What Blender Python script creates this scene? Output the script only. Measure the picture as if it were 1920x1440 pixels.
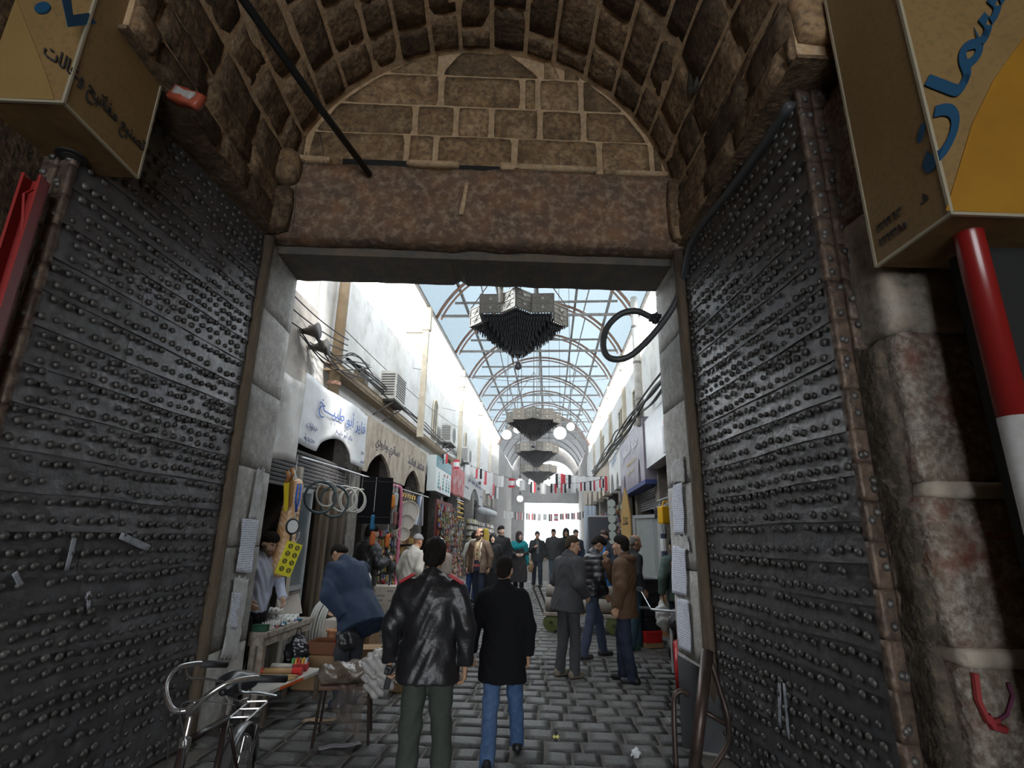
import bpy, bmesh, math, random
import numpy as np
from mathutils import Vector, Matrix, Euler

# ------------------------------------------------------------------ camera, sky, exposure
for o in list(bpy.data.objects):
    bpy.data.objects.remove(o)
SC = bpy.context.scene
COL = SC.collection
F, CX, CY = 1000.0, 960.0, 720.0          # focal length and centre, in pixels of a 1920 x 1440 frame
CAMZ, PITCH, ROLL = 1.72, math.radians(16.2), math.radians(1.03)
cam_d = bpy.data.cameras.new('camera')
cam_d.sensor_width = 36.0
cam_d.lens = 36.0 * F / 1920.0
cam_d.clip_start, cam_d.clip_end = 0.05, 300
cam = bpy.data.objects.new('camera', cam_d)
COL.objects.link(cam)
CAMROT = Matrix.Rotation(math.pi / 2 + PITCH, 4, 'X') @ Matrix.Rotation(ROLL, 4, 'Z')
cam.matrix_world = Matrix.Translation((0, 0, CAMZ)) @ CAMROT
SC.camera = cam

W = bpy.data.worlds.new('overcast_sky')
SC.world = W
W.use_nodes = True
bg = W.node_tree.nodes['Background']
bg.inputs['Color'].default_value = (0.90, 0.955, 1.0, 1)
bg.inputs['Strength'].default_value = 6.5
sun_d = bpy.data.lights.new('hazy_sun', 'SUN')
sun_d.energy, sun_d.angle, sun_d.color = 4.5, math.radians(6), (1.0, 0.95, 0.88)
sun = bpy.data.objects.new('hazy_sun', sun_d)
COL.objects.link(sun)
sun.rotation_euler = Euler((math.radians(22), math.radians(38), 0))
SC.view_settings.view_transform = 'Standard'
SC.view_settings.look = 'None'
SC.view_settings.gamma = 1.0
SC.view_settings.use_curve_mapping = False
SC.view_settings.exposure = 0.45
SC.cycles.max_bounces = 8
SC.cycles.diffuse_bounces = 5
SC.cycles.glossy_bounces = 3
SC.cycles.transmission_bounces = 5
SC.cycles.transparent_max_bounces = 8
SC.cycles.caustics_reflective = False
SC.cycles.caustics_refractive = False
SC.cycles.sample_clamp_indirect = 6.0

R = math.radians
rnd = random.Random(11)

# ------------------------------------------------------------------ the two plan directions of the place
GA = R(1.65)                       # the gate wall, turned a little against the view
SA = -math.atan(0.072)             # the market street behind it runs off a little to the right
GF = Matrix.Translation((0, 5.2, 0)) @ Matrix.Rotation(GA, 4, 'Z')
SF = Matrix.Translation((0, 5.2, 0)) @ Matrix.Rotation(SA, 4, 'Z')
RISE = 0.024
def gz(v):                         # the street climbs gently
    return max(0.0, v - 2.5) * RISE
def ray(px, py):
    return (CAMROT.to_3x3() @ Vector(((px - CX) / F, -(py - CY) / F, -1.0)))
def on_plane(px, py, n, d):        # where a sight line meets the plane n.p = d
    r = ray(px, py); o = Vector((0, 0, CAMZ))
    return o + r * ((d - n.dot(o)) / n.dot(r))
def su(px, py, u):                 # point of the street plane u = const, as (v, z)
    n = SF.to_3x3() @ Vector((1, 0, 0)); p = on_plane(px, py, n, n.dot(SF.translation) + u)
    q = SF.inverted() @ p
    return q.y, q.z
def sv(px, py, v):                 # point of the street cross-section v = const, as (u, z)
    n = SF.to_3x3() @ Vector((0, 1, 0)); p = on_plane(px, py, n, n.dot(SF.translation) + v)
    q = SF.inverted() @ p
    return q.x, q.z
def SW(u, v, z=0.0):
    return SF @ Vector((u, v, z))
def GW(x, y, z=0.0):
    return GF @ Vector((x, y, z))

# ------------------------------------------------------------------ materials
MATS = {}
def mat(name, col, rough=0.7, metal=0.0, var=0.0, noise=None, bump=0.0, bscale=20.0, spec=0.4, alpha=None, translucent=0.0, emit=None, stretch=(1, 1, 1), coat=0.0):
    """principled material; var = lightness change from piece to piece, noise = (other colour, scale, amount)"""
    if name in MATS: return MATS[name]
    m = bpy.data.materials.new(name); m.use_nodes = True
    nt = m.node_tree; N = nt.nodes; L = nt.links
    b = N['Principled BSDF']
    b.inputs['Roughness'].default_value = rough
    b.inputs['Metallic'].default_value = metal
    b.inputs['Specular IOR Level'].default_value = spec
    if coat: b.inputs['Coat Weight'].default_value = coat
    c4 = (*col, 1)
    b.inputs['Base Color'].default_value = c4
    out = None
    tc = N.new('ShaderNodeTexCoord'); mp = N.new('ShaderNodeMapping')
    L.new(tc.outputs['Object'], mp.inputs['Vector']); mp.inputs['Scale'].default_value = stretch
    oi = N.new('ShaderNodeObjectInfo')
    ad = N.new('ShaderNodeVectorMath'); ad.operation = 'ADD'
    sc_ = N.new('ShaderNodeVectorMath'); sc_.operation = 'SCALE'; sc_.inputs['Scale'].default_value = 37.0
    cmb = N.new('ShaderNodeCombineXYZ')
    for k in range(3): L.new(oi.outputs['Random'], cmb.inputs[k])
    L.new(cmb.outputs[0], sc_.inputs[0]); L.new(mp.outputs[0], ad.inputs[0]); L.new(sc_.outputs[0], ad.inputs[1])
    vec = ad.outputs[0]
    if noise:
        layers = noise if isinstance(noise, list) else [noise]
        prev = None
        for (c2, s, amt) in layers:
            t = N.new('ShaderNodeTexNoise'); t.inputs['Scale'].default_value = s; t.inputs['Detail'].default_value = 6; t.inputs['Roughness'].default_value = 0.65
            L.new(vec, t.inputs['Vector'])
            r = N.new('ShaderNodeValToRGB'); r.color_ramp.elements[0].position = 0.62 - 0.3 * amt; r.color_ramp.elements[1].position = 0.72
            r.color_ramp.elements[0].position = max(0.05, r.color_ramp.elements[0].position - 0.1)
            L.new(t.outputs['Fac'], r.inputs['Fac'])
            mx = N.new('ShaderNodeMix'); mx.data_type = 'RGBA'
            L.new(r.outputs['Color'], mx.inputs['Factor'])
            if prev is None: mx.inputs['A'].default_value = c4
            else: L.new(prev, mx.inputs['A'])
            mx.inputs['B'].default_value = (*c2, 1)
            prev = mx.outputs['Result']
        out = prev
    if var:
        h = N.new('ShaderNodeHueSaturation')
        if out: L.new(out, h.inputs['Color'])
        else: h.inputs['Color'].default_value = c4
        mr = N.new('ShaderNodeMapRange'); mr.inputs['To Min'].default_value = 1 - var; mr.inputs['To Max'].default_value = 1 + var
        L.new(oi.outputs['Random'], mr.inputs['Value']); L.new(mr.outputs[0], h.inputs['Value'])
        out = h.outputs['Color']
    if out: L.new(out, b.inputs['Base Color'])
    if bump:
        t = N.new('ShaderNodeTexNoise'); t.inputs['Scale'].default_value = bscale; t.inputs['Detail'].default_value = 5
        L.new(vec, t.inputs['Vector'])
        bp = N.new('ShaderNodeBump'); bp.inputs['Strength'].default_value = bump; bp.inputs['Distance'].default_value = 0.02
        L.new(t.outputs['Fac'], bp.inputs['Height']); L.new(bp.outputs[0], b.inputs['Normal'])
    if emit:
        b.inputs['Emission Color'].default_value = (*emit[0], 1); b.inputs['Emission Strength'].default_value = emit[1]
    if translucent:
        tr = N.new('ShaderNodeBsdfTranslucent'); mxs = N.new('ShaderNodeMixShader'); mxs.inputs[0].default_value = translucent
        if out: L.new(out, tr.inputs['Color'])
        else: tr.inputs['Color'].default_value = c4
        L.new(b.outputs[0], mxs.inputs[1]); L.new(tr.outputs[0], mxs.inputs[2]); L.new(mxs.outputs[0], N['Material Output'].inputs['Surface'])
    if alpha is not None:
        b.inputs['Alpha'].default_value = alpha
    MATS[name] = m
    return m
def vmat(name, rough=0.6, spec=0.3, bump=0.0, bscale=60):
    """material that takes its colour from the mesh attribute 'Col' (skin with lips, eyes, stubble ...)"""
    if name in MATS: return MATS[name]
    m = mat(name, (0.5, 0.4, 0.3), rough, spec=spec, bump=bump, bscale=bscale)
    nt = m.node_tree; a = nt.nodes.new('ShaderNodeAttribute'); a.attribute_name = 'Col'
    nt.links.new(a.outputs['Color'], nt.nodes['Principled BSDF'].inputs['Base Color'])
    return m
def plain(col, rough=0.6, metal=0.0, **kw):
    return mat('paint_%02x%02x%02x_%d_%d' % (*[int(255 * max(0, min(1, c))) for c in col], int(rough * 100), int(metal * 100)) + ''.join(sorted(kw)), col, rough, metal, **kw)

# ------------------------------------------------------------------ mesh helpers
def new_obj(name, me, m=None, parent=None, mw=None):
    o = bpy.data.objects.new(name, me); COL.objects.link(o)
    if m is not None:
        if len(me.materials) == 0: me.materials.append(m)
    if parent is not None: o.parent = parent
    if mw is not None:
        if parent is not None: o.matrix_local = mw
        else: o.matrix_world = mw
    return o
def tag(o, label=None, cat=None, group=None, kind=None):
    if label: o['label'] = label
    if cat: o['category'] = cat
    if group: o['group'] = group
    if kind: o['kind'] = kind
    return o
def thing(name, label, cat, mw=None, group=None, loc=None, rz=0.0):
    o = bpy.data.objects.new(name, None); COL.objects.link(o); o.empty_display_size = 0.1
    if mw is None: mw = Matrix.Translation(loc) @ Matrix.Rotation(rz, 4, 'Z')
    o.matrix_world = mw
    return tag(o, label, cat, group)
def SM(u, v, z=0.0, rz=0.0):       # matrix of a thing standing in the street
    return SF @ Matrix.Translation((u, v, z)) @ Matrix.Rotation(rz, 4, 'Z')
def GM(x, y, z=0.0, rz=0.0):
    return GF @ Matrix.Translation((x, y, z)) @ Matrix.Rotation(rz, 4, 'Z')
def copy_tree(o, parent=None, mw=None, **props):
    c = o.copy(); COL.objects.link(c); c.parent = parent
    if parent is not None: c.matrix_parent_inverse = o.matrix_parent_inverse.copy(); c.matrix_basis = o.matrix_basis.copy()
    if mw is not None: c.matrix_world = mw
    for k, val in props.items(): c[k] = val
    for ch in [x for x in bpy.data.objects if x.parent == o]: copy_tree(ch, c)
    return c
class MB:
    def __init__(s): s.v = []; s.f = []
    def add(s, vs, fs, M=None):
        n = len(s.v)
        s.v += [tuple(M @ Vector(p)) for p in vs] if M is not None else [tuple(p) for p in vs]
        s.f += [tuple(i + n for i in f) for f in fs]
        return s
    def box(s, x0, x1, y0, y1, z0, z1, M=None):
        vs = [(x, y, z) for z in (z0, z1) for y in (y0, y1) for x in (x0, x1)]
        return s.add(vs, [(0, 2, 3, 1), (4, 5, 7, 6), (0, 1, 5, 4), (2, 6, 7, 3), (0, 4, 6, 2), (1, 3, 7, 5)], M)
    def bar(s, a, b, w, h=None, up=(0, 0, 1)):          # square bar from a to b
        a, b = Vector(a), Vector(b); h = h or w; d = (b - a); ln = d.length
        if ln < 1e-6: return s
        z = d / ln; x = Vector(up).cross(z)
        if x.length < 1e-3: x = Vector((1, 0, 0)).cross(z)
        x.normalize(); y = z.cross(x)
        M = Matrix((x, y, z)).transposed().to_4x4(); M.translation = a
        return s.box(-w / 2, w / 2, -h / 2, h / 2, 0, ln, M)
    def cone(s, a, b, r0, r1=None, n=10, caps=True):
        a, b = Vector(a), Vector(b); r1 = r0 if r1 is None else r1
        z = (b - a).normalized(); x = z.orthogonal().normalized(); y = z.cross(x)
        vs = []
        for c, r in ((a, r0), (b, r1)):
            vs += [c + (x * math.cos(2 * math.pi * i / n) + y * math.sin(2 * math.pi * i / n)) * r for i in range(n)]
        fs = [(i, (i + 1) % n, n + (i + 1) % n, n + i) for i in range(n)]
        if caps: fs += [tuple(range(n - 1, -1, -1)), tuple(range(n, 2 * n))]
        return s.add(vs, fs)
    def tube(s, pts, r, n=7, closed=False):
        pts = [Vector(p) for p in pts]; k = len(pts)
        rs = r if isinstance(r, (list, tuple)) else [r] * k
        ref = None; vs = []
        for i, p in enumerate(pts):
            a = pts[i - 1] if (i or closed) else p; b = pts[(i + 1) % k] if (i < k - 1 or closed) else p
            t = (b - a).normalized()
            if ref is None: ref = t.orthogonal().normalized()
            x = (ref - t * ref.dot(t))
            x = x.normalized() if x.length > 1e-4 else t.orthogonal().normalized()
            ref = x; y = t.cross(x)
            vs += [p + (x * math.cos(2 * math.pi * j / n) + y * math.sin(2 * math.pi * j / n)) * rs[i] for j in range(n)]
        fs = []
        for i in range(k if closed else k - 1):
            i2 = (i + 1) % k
            fs += [(i * n + j, i * n + (j + 1) % n, i2 * n + (j + 1) % n, i2 * n + j) for j in range(n)]
        if not closed: fs += [tuple(range(n - 1, -1, -1)), tuple(range((k - 1) * n, k * n))]
        return s.add(vs, fs)
    def lathe(s, prof, n=16, M=None):                    # prof: (r, z)
        vs = []; fs = []
        for (r, z) in prof: vs += [(max(r, 1e-4) * math.cos(2 * math.pi * i / n), max(r, 1e-4) * math.sin(2 * math.pi * i / n), z) for i in range(n)]
        for k in range(len(prof) - 1): fs += [(k * n + i, k * n + (i + 1) % n, (k + 1) * n + (i + 1) % n, (k + 1) * n + i) for i in range(n)]
        fs += [tuple(range(n - 1, -1, -1)), tuple(range((len(prof) - 1) * n, len(prof) * n))]
        return s.add(vs, fs, M)
    def prism(s, poly, d0, d1, M=None):                  # polygon in x,z extruded along y
        n = len(poly)
        vs = [(x, d0, z) for x, z in poly] + [(x, d1, z) for x, z in poly]
        fs = [tuple(range(n)), tuple(range(2 * n - 1, n - 1, -1))] + [(i, n + i, n + (i + 1) % n, (i + 1) % n) for i in range(n)]
        return s.add(vs, fs, M)
    def ball(s, c, r, n=10, k=6, sc=(1, 1, 1)):
        M = Matrix.Translation(c) @ Matrix.Diagonal((*sc, 1))
        return s.lathe([(r * math.sin(math.pi * i / k), -r * math.cos(math.pi * i / k)) for i in range(k + 1)], n, M)
    def sheet(s, fn, nu, nv, th=0.0):                    # fn(a,b) in 0..1 -> point; th adds a back
        vs = [fn(i / nu, j / nv) for j in range(nv + 1) for i in range(nu + 1)]
        q = lambda i, j: j * (nu + 1) + i
        fs = [(q(i, j), q(i + 1, j), q(i + 1, j + 1), q(i, j + 1)) for j in range(nv) for i in range(nu)]
        return s.add(vs, fs)
    def mesh(s, smooth=False):
        me = bpy.data.meshes.new('m'); me.from_pydata(s.v, [], s.f)
        if smooth: me.polygons.foreach_set('use_smooth', [True] * len(me.polygons))
        me.update(); return me
    def build(s, name, m, parent=None, smooth=False, mw=None, fix=True, bevel=0.0, solid=0.0):
        me = s.mesh(smooth)
        if fix or bevel:
            bm = bmesh.new(); bm.from_mesh(me)
            if bevel:
                bmesh.ops.bevel(bm, geom=bm.edges[:], offset=bevel, segments=2, affect='EDGES', profile=0.6)
            if fix: bmesh.ops.recalc_face_normals(bm, faces=bm.faces[:])
            bm.to_mesh(me); bm.free()
        me.name = name
        o = new_obj(name, me, m, parent, mw)
        if solid:
            md = o.modifiers.new('thickness', 'SOLIDIFY'); md.thickness = solid; md.offset = 0
        return o
def one(fn, *a, **k):
    b = MB(); getattr(b, fn)(*a, **k); return b
def curve_pts(pts, n=8):                                 # smooth line through points
    P = [Vector(p) for p in pts]; out = []
    for i in range(len(P) - 1):
        p0 = P[max(i - 1, 0)]; p1 = P[i]; p2 = P[i + 1]; p3 = P[min(i + 2, len(P) - 1)]
        for k in range(n):
            t = k / n
            out.append(0.5 * ((2 * p1) + (p2 - p0) * t + (2 * p0 - 5 * p1 + 4 * p2 - p3) * t * t + (3 * p1 - p0 - 3 * p2 + p3) * t ** 3))
    out.append(P[-1]); return out
def sag(a, b, drop, n=14):
    a, b = Vector(a), Vector(b)
    return [a.lerp(b, i / n) - Vector((0, 0, drop * 4 * (i / n) * (1 - i / n))) for i in range(n + 1)]

# ------------------------------------------------------------------ smooth bodies: distance fields turned into meshes
def surfnet(f, lo, hi, h):
    lo = np.array(lo, float) - 2 * h; hi = np.array(hi, float) + 2 * h
    B = 6
    nb = np.maximum(1, np.ceil((hi - lo) / h / B).astype(int)); n = nb * B
    cs = [lo[k] + (np.arange(nb[k]) + 0.5) * B * h for k in range(3)]
    C = np.stack(np.meshgrid(*cs, indexing='ij'), -1).reshape(-1, 3)
    cv = f(C).reshape(nb)
    act = np.abs(cv) < B * h * 1.35
    V = np.repeat(np.repeat(np.repeat(cv, B, 0), B, 1), B, 2)
    V = np.pad(V, ((0, 1),) * 3, mode='edge')
    A = np.pad(np.repeat(np.repeat(np.repeat(act, B, 0), B, 1), B, 2), ((0, 1),) * 3, mode='edge')
    A2 = A.copy()
    for ax in range(3):
        sl = [slice(None)] * 3; sr = [slice(None)] * 3; sl[ax] = slice(1, None); sr[ax] = slice(None, -1)
        A2[tuple(sl)] |= A[tuple(sr)]; A2[tuple(sr)] |= A[tuple(sl)]
        A = A2.copy()
    idx = np.argwhere(A2)
    V[A2] = f(lo + idx * h)
    S = V < 0
    cell = np.zeros(np.array(V.shape) - 1, int)
    for dx in (0, 1):
        for dy in (0, 1):
            for dz in (0, 1): cell += S[dx:dx + cell.shape[0], dy:dy + cell.shape[1], dz:dz + cell.shape[2]]
    mixed = (cell > 0) & (cell < 8)
    ci = np.argwhere(mixed); vid = -np.ones(cell.shape, int); vid[mixed] = np.arange(len(ci))
    acc = np.zeros((len(ci), 3)); cnt = np.zeros(len(ci))
    cor = [np.array((a, b, c)) for a in (0, 1) for b in (0, 1) for c in (0, 1)]
    for a in cor:
        for ax in range(3):
            if a[ax]: continue
            b = a.copy(); b[ax] = 1
            va = V[tuple((ci + a).T)]; vb = V[tuple((ci + b).T)]
            m = (va < 0) != (vb < 0); t = np.where(m, va / np.where(m, va - vb, 1), 0)
            p = a + (b - a) * t[:, None]
            acc[m] += p[m]; cnt[m] += 1
    P = lo + (ci + acc / np.maximum(cnt, 1)[:, None]) * h
    faces = []
    for ax in range(3):
        o1, o2 = [(1, 2), (2, 0), (0, 1)][ax]
        sl = [slice(None)] * 3; sl[ax] = slice(1, None); s2 = [slice(None)] * 3; s2[ax] = slice(None, -1)
        ch = S[tuple(sl)] != S[tuple(s2)]
        e = np.argwhere(ch)
        e = e[(e[:, o1] > 0) & (e[:, o2] > 0) & (e[:, o1] < cell.shape[o1]) & (e[:, o2] < cell.shape[o2])]
        d1 = np.zeros(3, int); d1[o1] = 1; d2 = np.zeros(3, int); d2[o2] = 1
        q = np.stack([vid[tuple(x.T)] for x in (e - d1 - d2, e - d2, e, e - d1)], 1)
        flip = ~S[tuple(e.T)]
        q[flip] = q[flip][:, ::-1]
        faces.append(q[(q >= 0).all(1)])
    return P, np.concatenate(faces)
def np_mesh(P, Q, smooth=True, col=None):
    me = bpy.data.meshes.new('m')
    me.vertices.add(len(P)); me.vertices.foreach_set('co', P.astype(np.float32).ravel())
    me.loops.add(Q.size); me.loops.foreach_set('vertex_index', Q.astype(np.int32).ravel())
    me.polygons.add(len(Q)); me.polygons.foreach_set('loop_start', np.arange(0, Q.size, 4, dtype=np.int32))
    me.polygons.foreach_set('loop_total', np.full(len(Q), 4, np.int32)) if hasattr(bpy.types.MeshPolygon, 'loop_total') and False else None
    me.update(calc_edges=True); me.validate()
    me.polygons.foreach_set('use_smooth', [smooth] * len(me.polygons))
    if col is not None:
        at = me.attributes.new('Col', 'FLOAT_COLOR', 'POINT')
        at.data.foreach_set('color', np.concatenate([col, np.ones((len(P), 1))], 1).astype(np.float32).ravel())
    return me
def d_cap(P, a, b, r0, r1=None, sy=None):
    a = np.array(a, float); b = np.array(b, float); r1 = r0 if r1 is None else r1
    ab = b - a; t = np.clip(((P - a) @ ab) / max(ab @ ab, 1e-9), 0, 1)
    return np.linalg.norm(P - a - t[:, None] * ab, axis=1) - (r0 + (r1 - r0) * t)
def d_ell(P, c, r):
    r = np.array(r, float); q = (P - np.array(c, float)) / r
    k = np.linalg.norm(q, axis=1); k2 = np.linalg.norm(q / r, axis=1)
    return k * (k - 1) / np.maximum(k2, 1e-6)
def smin(a, b, k):
    h = np.clip(0.5 + 0.5 * (b - a) / k, 0, 1)
    return b + (a - b) * h - k * h * (1 - h)
def smax(a, b, k): return -smin(-a, -b, k)

# ------------------------------------------------------------------ writing
AR = {'ا': ('\ufe8d', '\ufe8e'), 'أ': ('\ufe83', '\ufe84'), 'ب': 0xfe8f, 'ت': 0xfe95, 'ة': ('\ufe93', '\ufe94'), 'ث': 0xfe99, 'ج': 0xfe9d, 'ح': 0xfea1, 'خ': 0xfea5,
      'د': ('\ufea9', '\ufeaa'), 'ذ': ('\ufeab', '\ufeac'), 'ر': ('\ufead', '\ufeae'), 'ز': ('\ufeaf', '\ufeb0'), 'س': 0xfeb1, 'ش': 0xfeb5, 'ص': 0xfeb9, 'ض': 0xfebd,
      'ط': 0xfec1, 'ع': 0xfec9, 'غ': 0xfecd, 'ف': 0xfed1, 'ق': 0xfed5, 'ك': 0xfed9, 'ل': 0xfedd, 'م': 0xfee1, 'ن': 0xfee5, 'ه': 0xfee9, 'و': ('\ufeed', '\ufeee'), 'ي': 0xfef1, 'ء': ('\ufe80',), 'ـ': None}
def arabic(s):
    """letters joined as they stand in Arabic writing, given back in left-to-right order"""
    out = []
    joins_after = lambda c: c in AR and c != 'ء' and not isinstance(AR[c], tuple)
    joins_before = lambda c: c in AR and c != 'ء'
    for i, c in enumerate(s):
        if c not in AR: out.append(c); continue
        if c == 'ـ': out.append(c); continue
        pv = i > 0 and joins_after(s[i - 1]); nx = i < len(s) - 1 and joins_before(s[i + 1])
        a = AR[c]
        if isinstance(a, tuple): out.append(a[1] if (pv and len(a) > 1) else a[0])
        else: out.append(chr(a + (3 if pv and nx else 1 if pv else 2 if nx else 0)))
    r = ''.join(reversed(out))
    import re
    return re.sub(r'[0-9\u0660-\u0669]+', lambda m: m.group(0)[::-1], r)
def lettering(s, width, m, parent, mw, name='lettering', height=None, rtl=True, bold=0.0, thick=0.004):
    """flat raised writing, centred, in the local x-z plane facing -y"""
    cu = bpy.data.curves.new('t', 'FONT'); cu.body = arabic(s) if rtl else s
    cu.align_x = 'CENTER'; cu.align_y = 'CENTER'; cu.resolution_u = 3; cu.extrude = 0.002; cu.offset = bold
    o = bpy.data.objects.new('t', cu); COL.objects.link(o)
    dg = bpy.context.evaluated_depsgraph_get(); dg.update()
    me = bpy.data.meshes.new_from_object(o.evaluated_get(dg))
    bpy.data.objects.remove(o)
    vs = np.array([v.co[:] for v in me.vertices]) if len(me.vertices) else np.zeros((1, 3))
    lo, hi = vs.min(0), vs.max(0)
    sx = width / max(hi[0] - lo[0], 1e-3); sz = (height / max(hi[1] - lo[1], 1e-3)) if height else sx
    for v in me.vertices:
        v.co = ((v.co.x - (lo[0] + hi[0]) / 2) * sx, -thick * (1 if v.co.z > 0 else 0.0), (v.co.y - (lo[1] + hi[1]) / 2) * sz)
    me.materials.clear()
    return new_obj(name, me, m, parent, mw)
# ================================================================== materials of the place
from mathutils import noise as MN
def nz(p, s=1.0, o=0.0):
    return MN.noise(Vector(p) * s + Vector((o, o * 1.7, -o)))
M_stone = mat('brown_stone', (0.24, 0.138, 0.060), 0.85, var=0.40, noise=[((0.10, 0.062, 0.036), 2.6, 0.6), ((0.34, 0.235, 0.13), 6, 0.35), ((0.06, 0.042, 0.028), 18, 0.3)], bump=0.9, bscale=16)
M_vstone = mat('dark_vault_stone', (0.155, 0.088, 0.042), 0.85, var=0.5, noise=[((0.06, 0.036, 0.02), 2.8, 0.65), ((0.27, 0.185, 0.105), 7, 0.35), ((0.03, 0.022, 0.015), 20, 0.35)], bump=1.3, bscale=18)  # darker throughout than the brown stone of the tympanum
M_mortar = mat('sandy_mortar', (0.44, 0.285, 0.15), 0.9, noise=[((0.27, 0.19, 0.12), 7, 0.5), ((0.5, 0.38, 0.25), 20, 0.3)], bump=0.7, bscale=45)
M_lintel = mat('reddish_lintel_stone', (0.135, 0.088, 0.058), 0.85, noise=[((0.23, 0.105, 0.045), 2.4, 0.5), ((0.06, 0.045, 0.037), 3.2, 0.5), ((0.30, 0.21, 0.14), 11, 0.2)], bump=0.9, bscale=12)
M_beam = mat('dark_grey_beam_stone', (0.075, 0.07, 0.065), 0.8, noise=[((0.14, 0.10, 0.065), 5, 0.35)], bump=0.6)
M_jamb = mat('grey_jamb_stone', (0.36, 0.345, 0.32), 0.8, var=0.3, noise=[((0.22, 0.205, 0.18), 2.5, 0.5), ((0.46, 0.44, 0.41), 12, 0.25)], bump=0.6, bscale=30)
M_plasterdirt = mat('flaking_whitewash', (0.20, 0.16, 0.12), 0.9, var=0.12, noise=[((0.085, 0.065, 0.048), 3, 0.55), ((0.40, 0.36, 0.31), 22, 0.3), ((0.15, 0.045, 0.03), 4, 0.08)], bump=0.9, bscale=30)
M_peel = mat('peeling_white_plaster', (0.36, 0.32, 0.27), 0.9, noise=[((0.20, 0.155, 0.11), 4, 0.5), ((0.09, 0.075, 0.06), 9, 0.2)], bump=0.5, bscale=12)
M_band = mat('pale_lime_mortar', (0.44, 0.385, 0.31), 0.9, noise=((0.33, 0.28, 0.22), 6, .4), bump=.6, bscale=20)
M_roughedge = mat('rough_dark_stone_edge', (0.05, 0.04, 0.03), 0.95, noise=[((0.15, 0.12, 0.085), 12, 0.35)], bump=1.5, bscale=25)
M_iron = mat('dark_iron_plate', (0.125, 0.125, 0.132), 0.40, 0.5, var=0.14, noise=[((0.065, 0.055, 0.046), 3, 0.5), ((0.19, 0.19, 0.2), 6, 0.25)], bump=0.35, bscale=20)
M_rust = mat('brown_iron_edge_plate', (0.105, 0.07, 0.052), 0.55, 0.35, var=0.22, noise=[((0.055, 0.04, 0.035), 7, 0.5), ((0.2, 0.14, 0.10), 16, 0.25)], bump=0.6, bscale=20)
M_stud = mat('iron_stud', (0.09, 0.085, 0.08), 0.5, 0.45, var=0.3)
M_paver = mat('worn_basalt_paver', (0.10, 0.098, 0.096), 0.5, var=0.35, noise=[((0.17, 0.16, 0.145), 9, 0.35), ((0.055, 0.053, 0.052), 20, 0.35)], bump=0.6, bscale=30, spec=0.5)
M_dirt = mat('trodden_joint_dirt', (0.13, 0.115, 0.098), 0.9, noise=[((0.07, 0.062, 0.055), 5, 0.5)], bump=0.4)
M_wood = mat('old_brown_post', (0.12, 0.088, 0.058), 0.8, noise=[((0.06, 0.045, 0.032), 8, 0.5)], bump=0.6, stretch=(4, 4, 0.6))
M_white = mat('limewashed_wall', (0.72, 0.72, 0.70), 0.85, noise=[((0.60, 0.60, 0.59), 1.2, 0.5), ((0.48, 0.47, 0.45), 2.2, 0.12)], bump=0.2)
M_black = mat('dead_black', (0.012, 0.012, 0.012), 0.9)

def rough_box(sx, sy, sz, amp=0.012, seed=0, nx=4, ny=2, nz_=4, rnd_r=0.03, freq=6.0):
    """block with worn edges and an uneven skin, centred"""
    bm = bmesh.new(); bmesh.ops.create_cube(bm, size=1)
    def cuts(axis, n):
        for i in range(1, n):
            c = -0.5 + i / n
            bmesh.ops.bisect_plane(bm, geom=bm.verts[:] + bm.edges[:] + bm.faces[:], plane_co=[c if k == axis else 0 for k in range(3)], plane_no=[1 if k == axis else 0 for k in range(3)])
    cuts(0, nx); cuts(1, ny); cuts(2, nz_)
    S = Vector((sx, sy, sz)); r = min(rnd_r, sx / 3, sy / 3, sz / 3)
    for v in bm.verts:
        p = Vector([v.co[k] * S[k] for k in range(3)])
        inner = Vector([max(-S[k] / 2 + r, min(S[k] / 2 - r, p[k])) for k in range(3)])
        d = p - inner
        if d.length > 1e-6: p = inner + d.normalized() * min(d.length, r)
        n = p.normalized()
        v.co = p + n * amp * nz(p, freq, seed * 3.1) + n * amp * 0.6 * nz(p, freq * 2.7, seed * 1.3 + 5)
    me = bpy.data.meshes.new('stone'); bm.to_mesh(me); bm.free()
    me.polygons.foreach_set('use_smooth', [True] * len(me.polygons))
    return me
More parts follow.
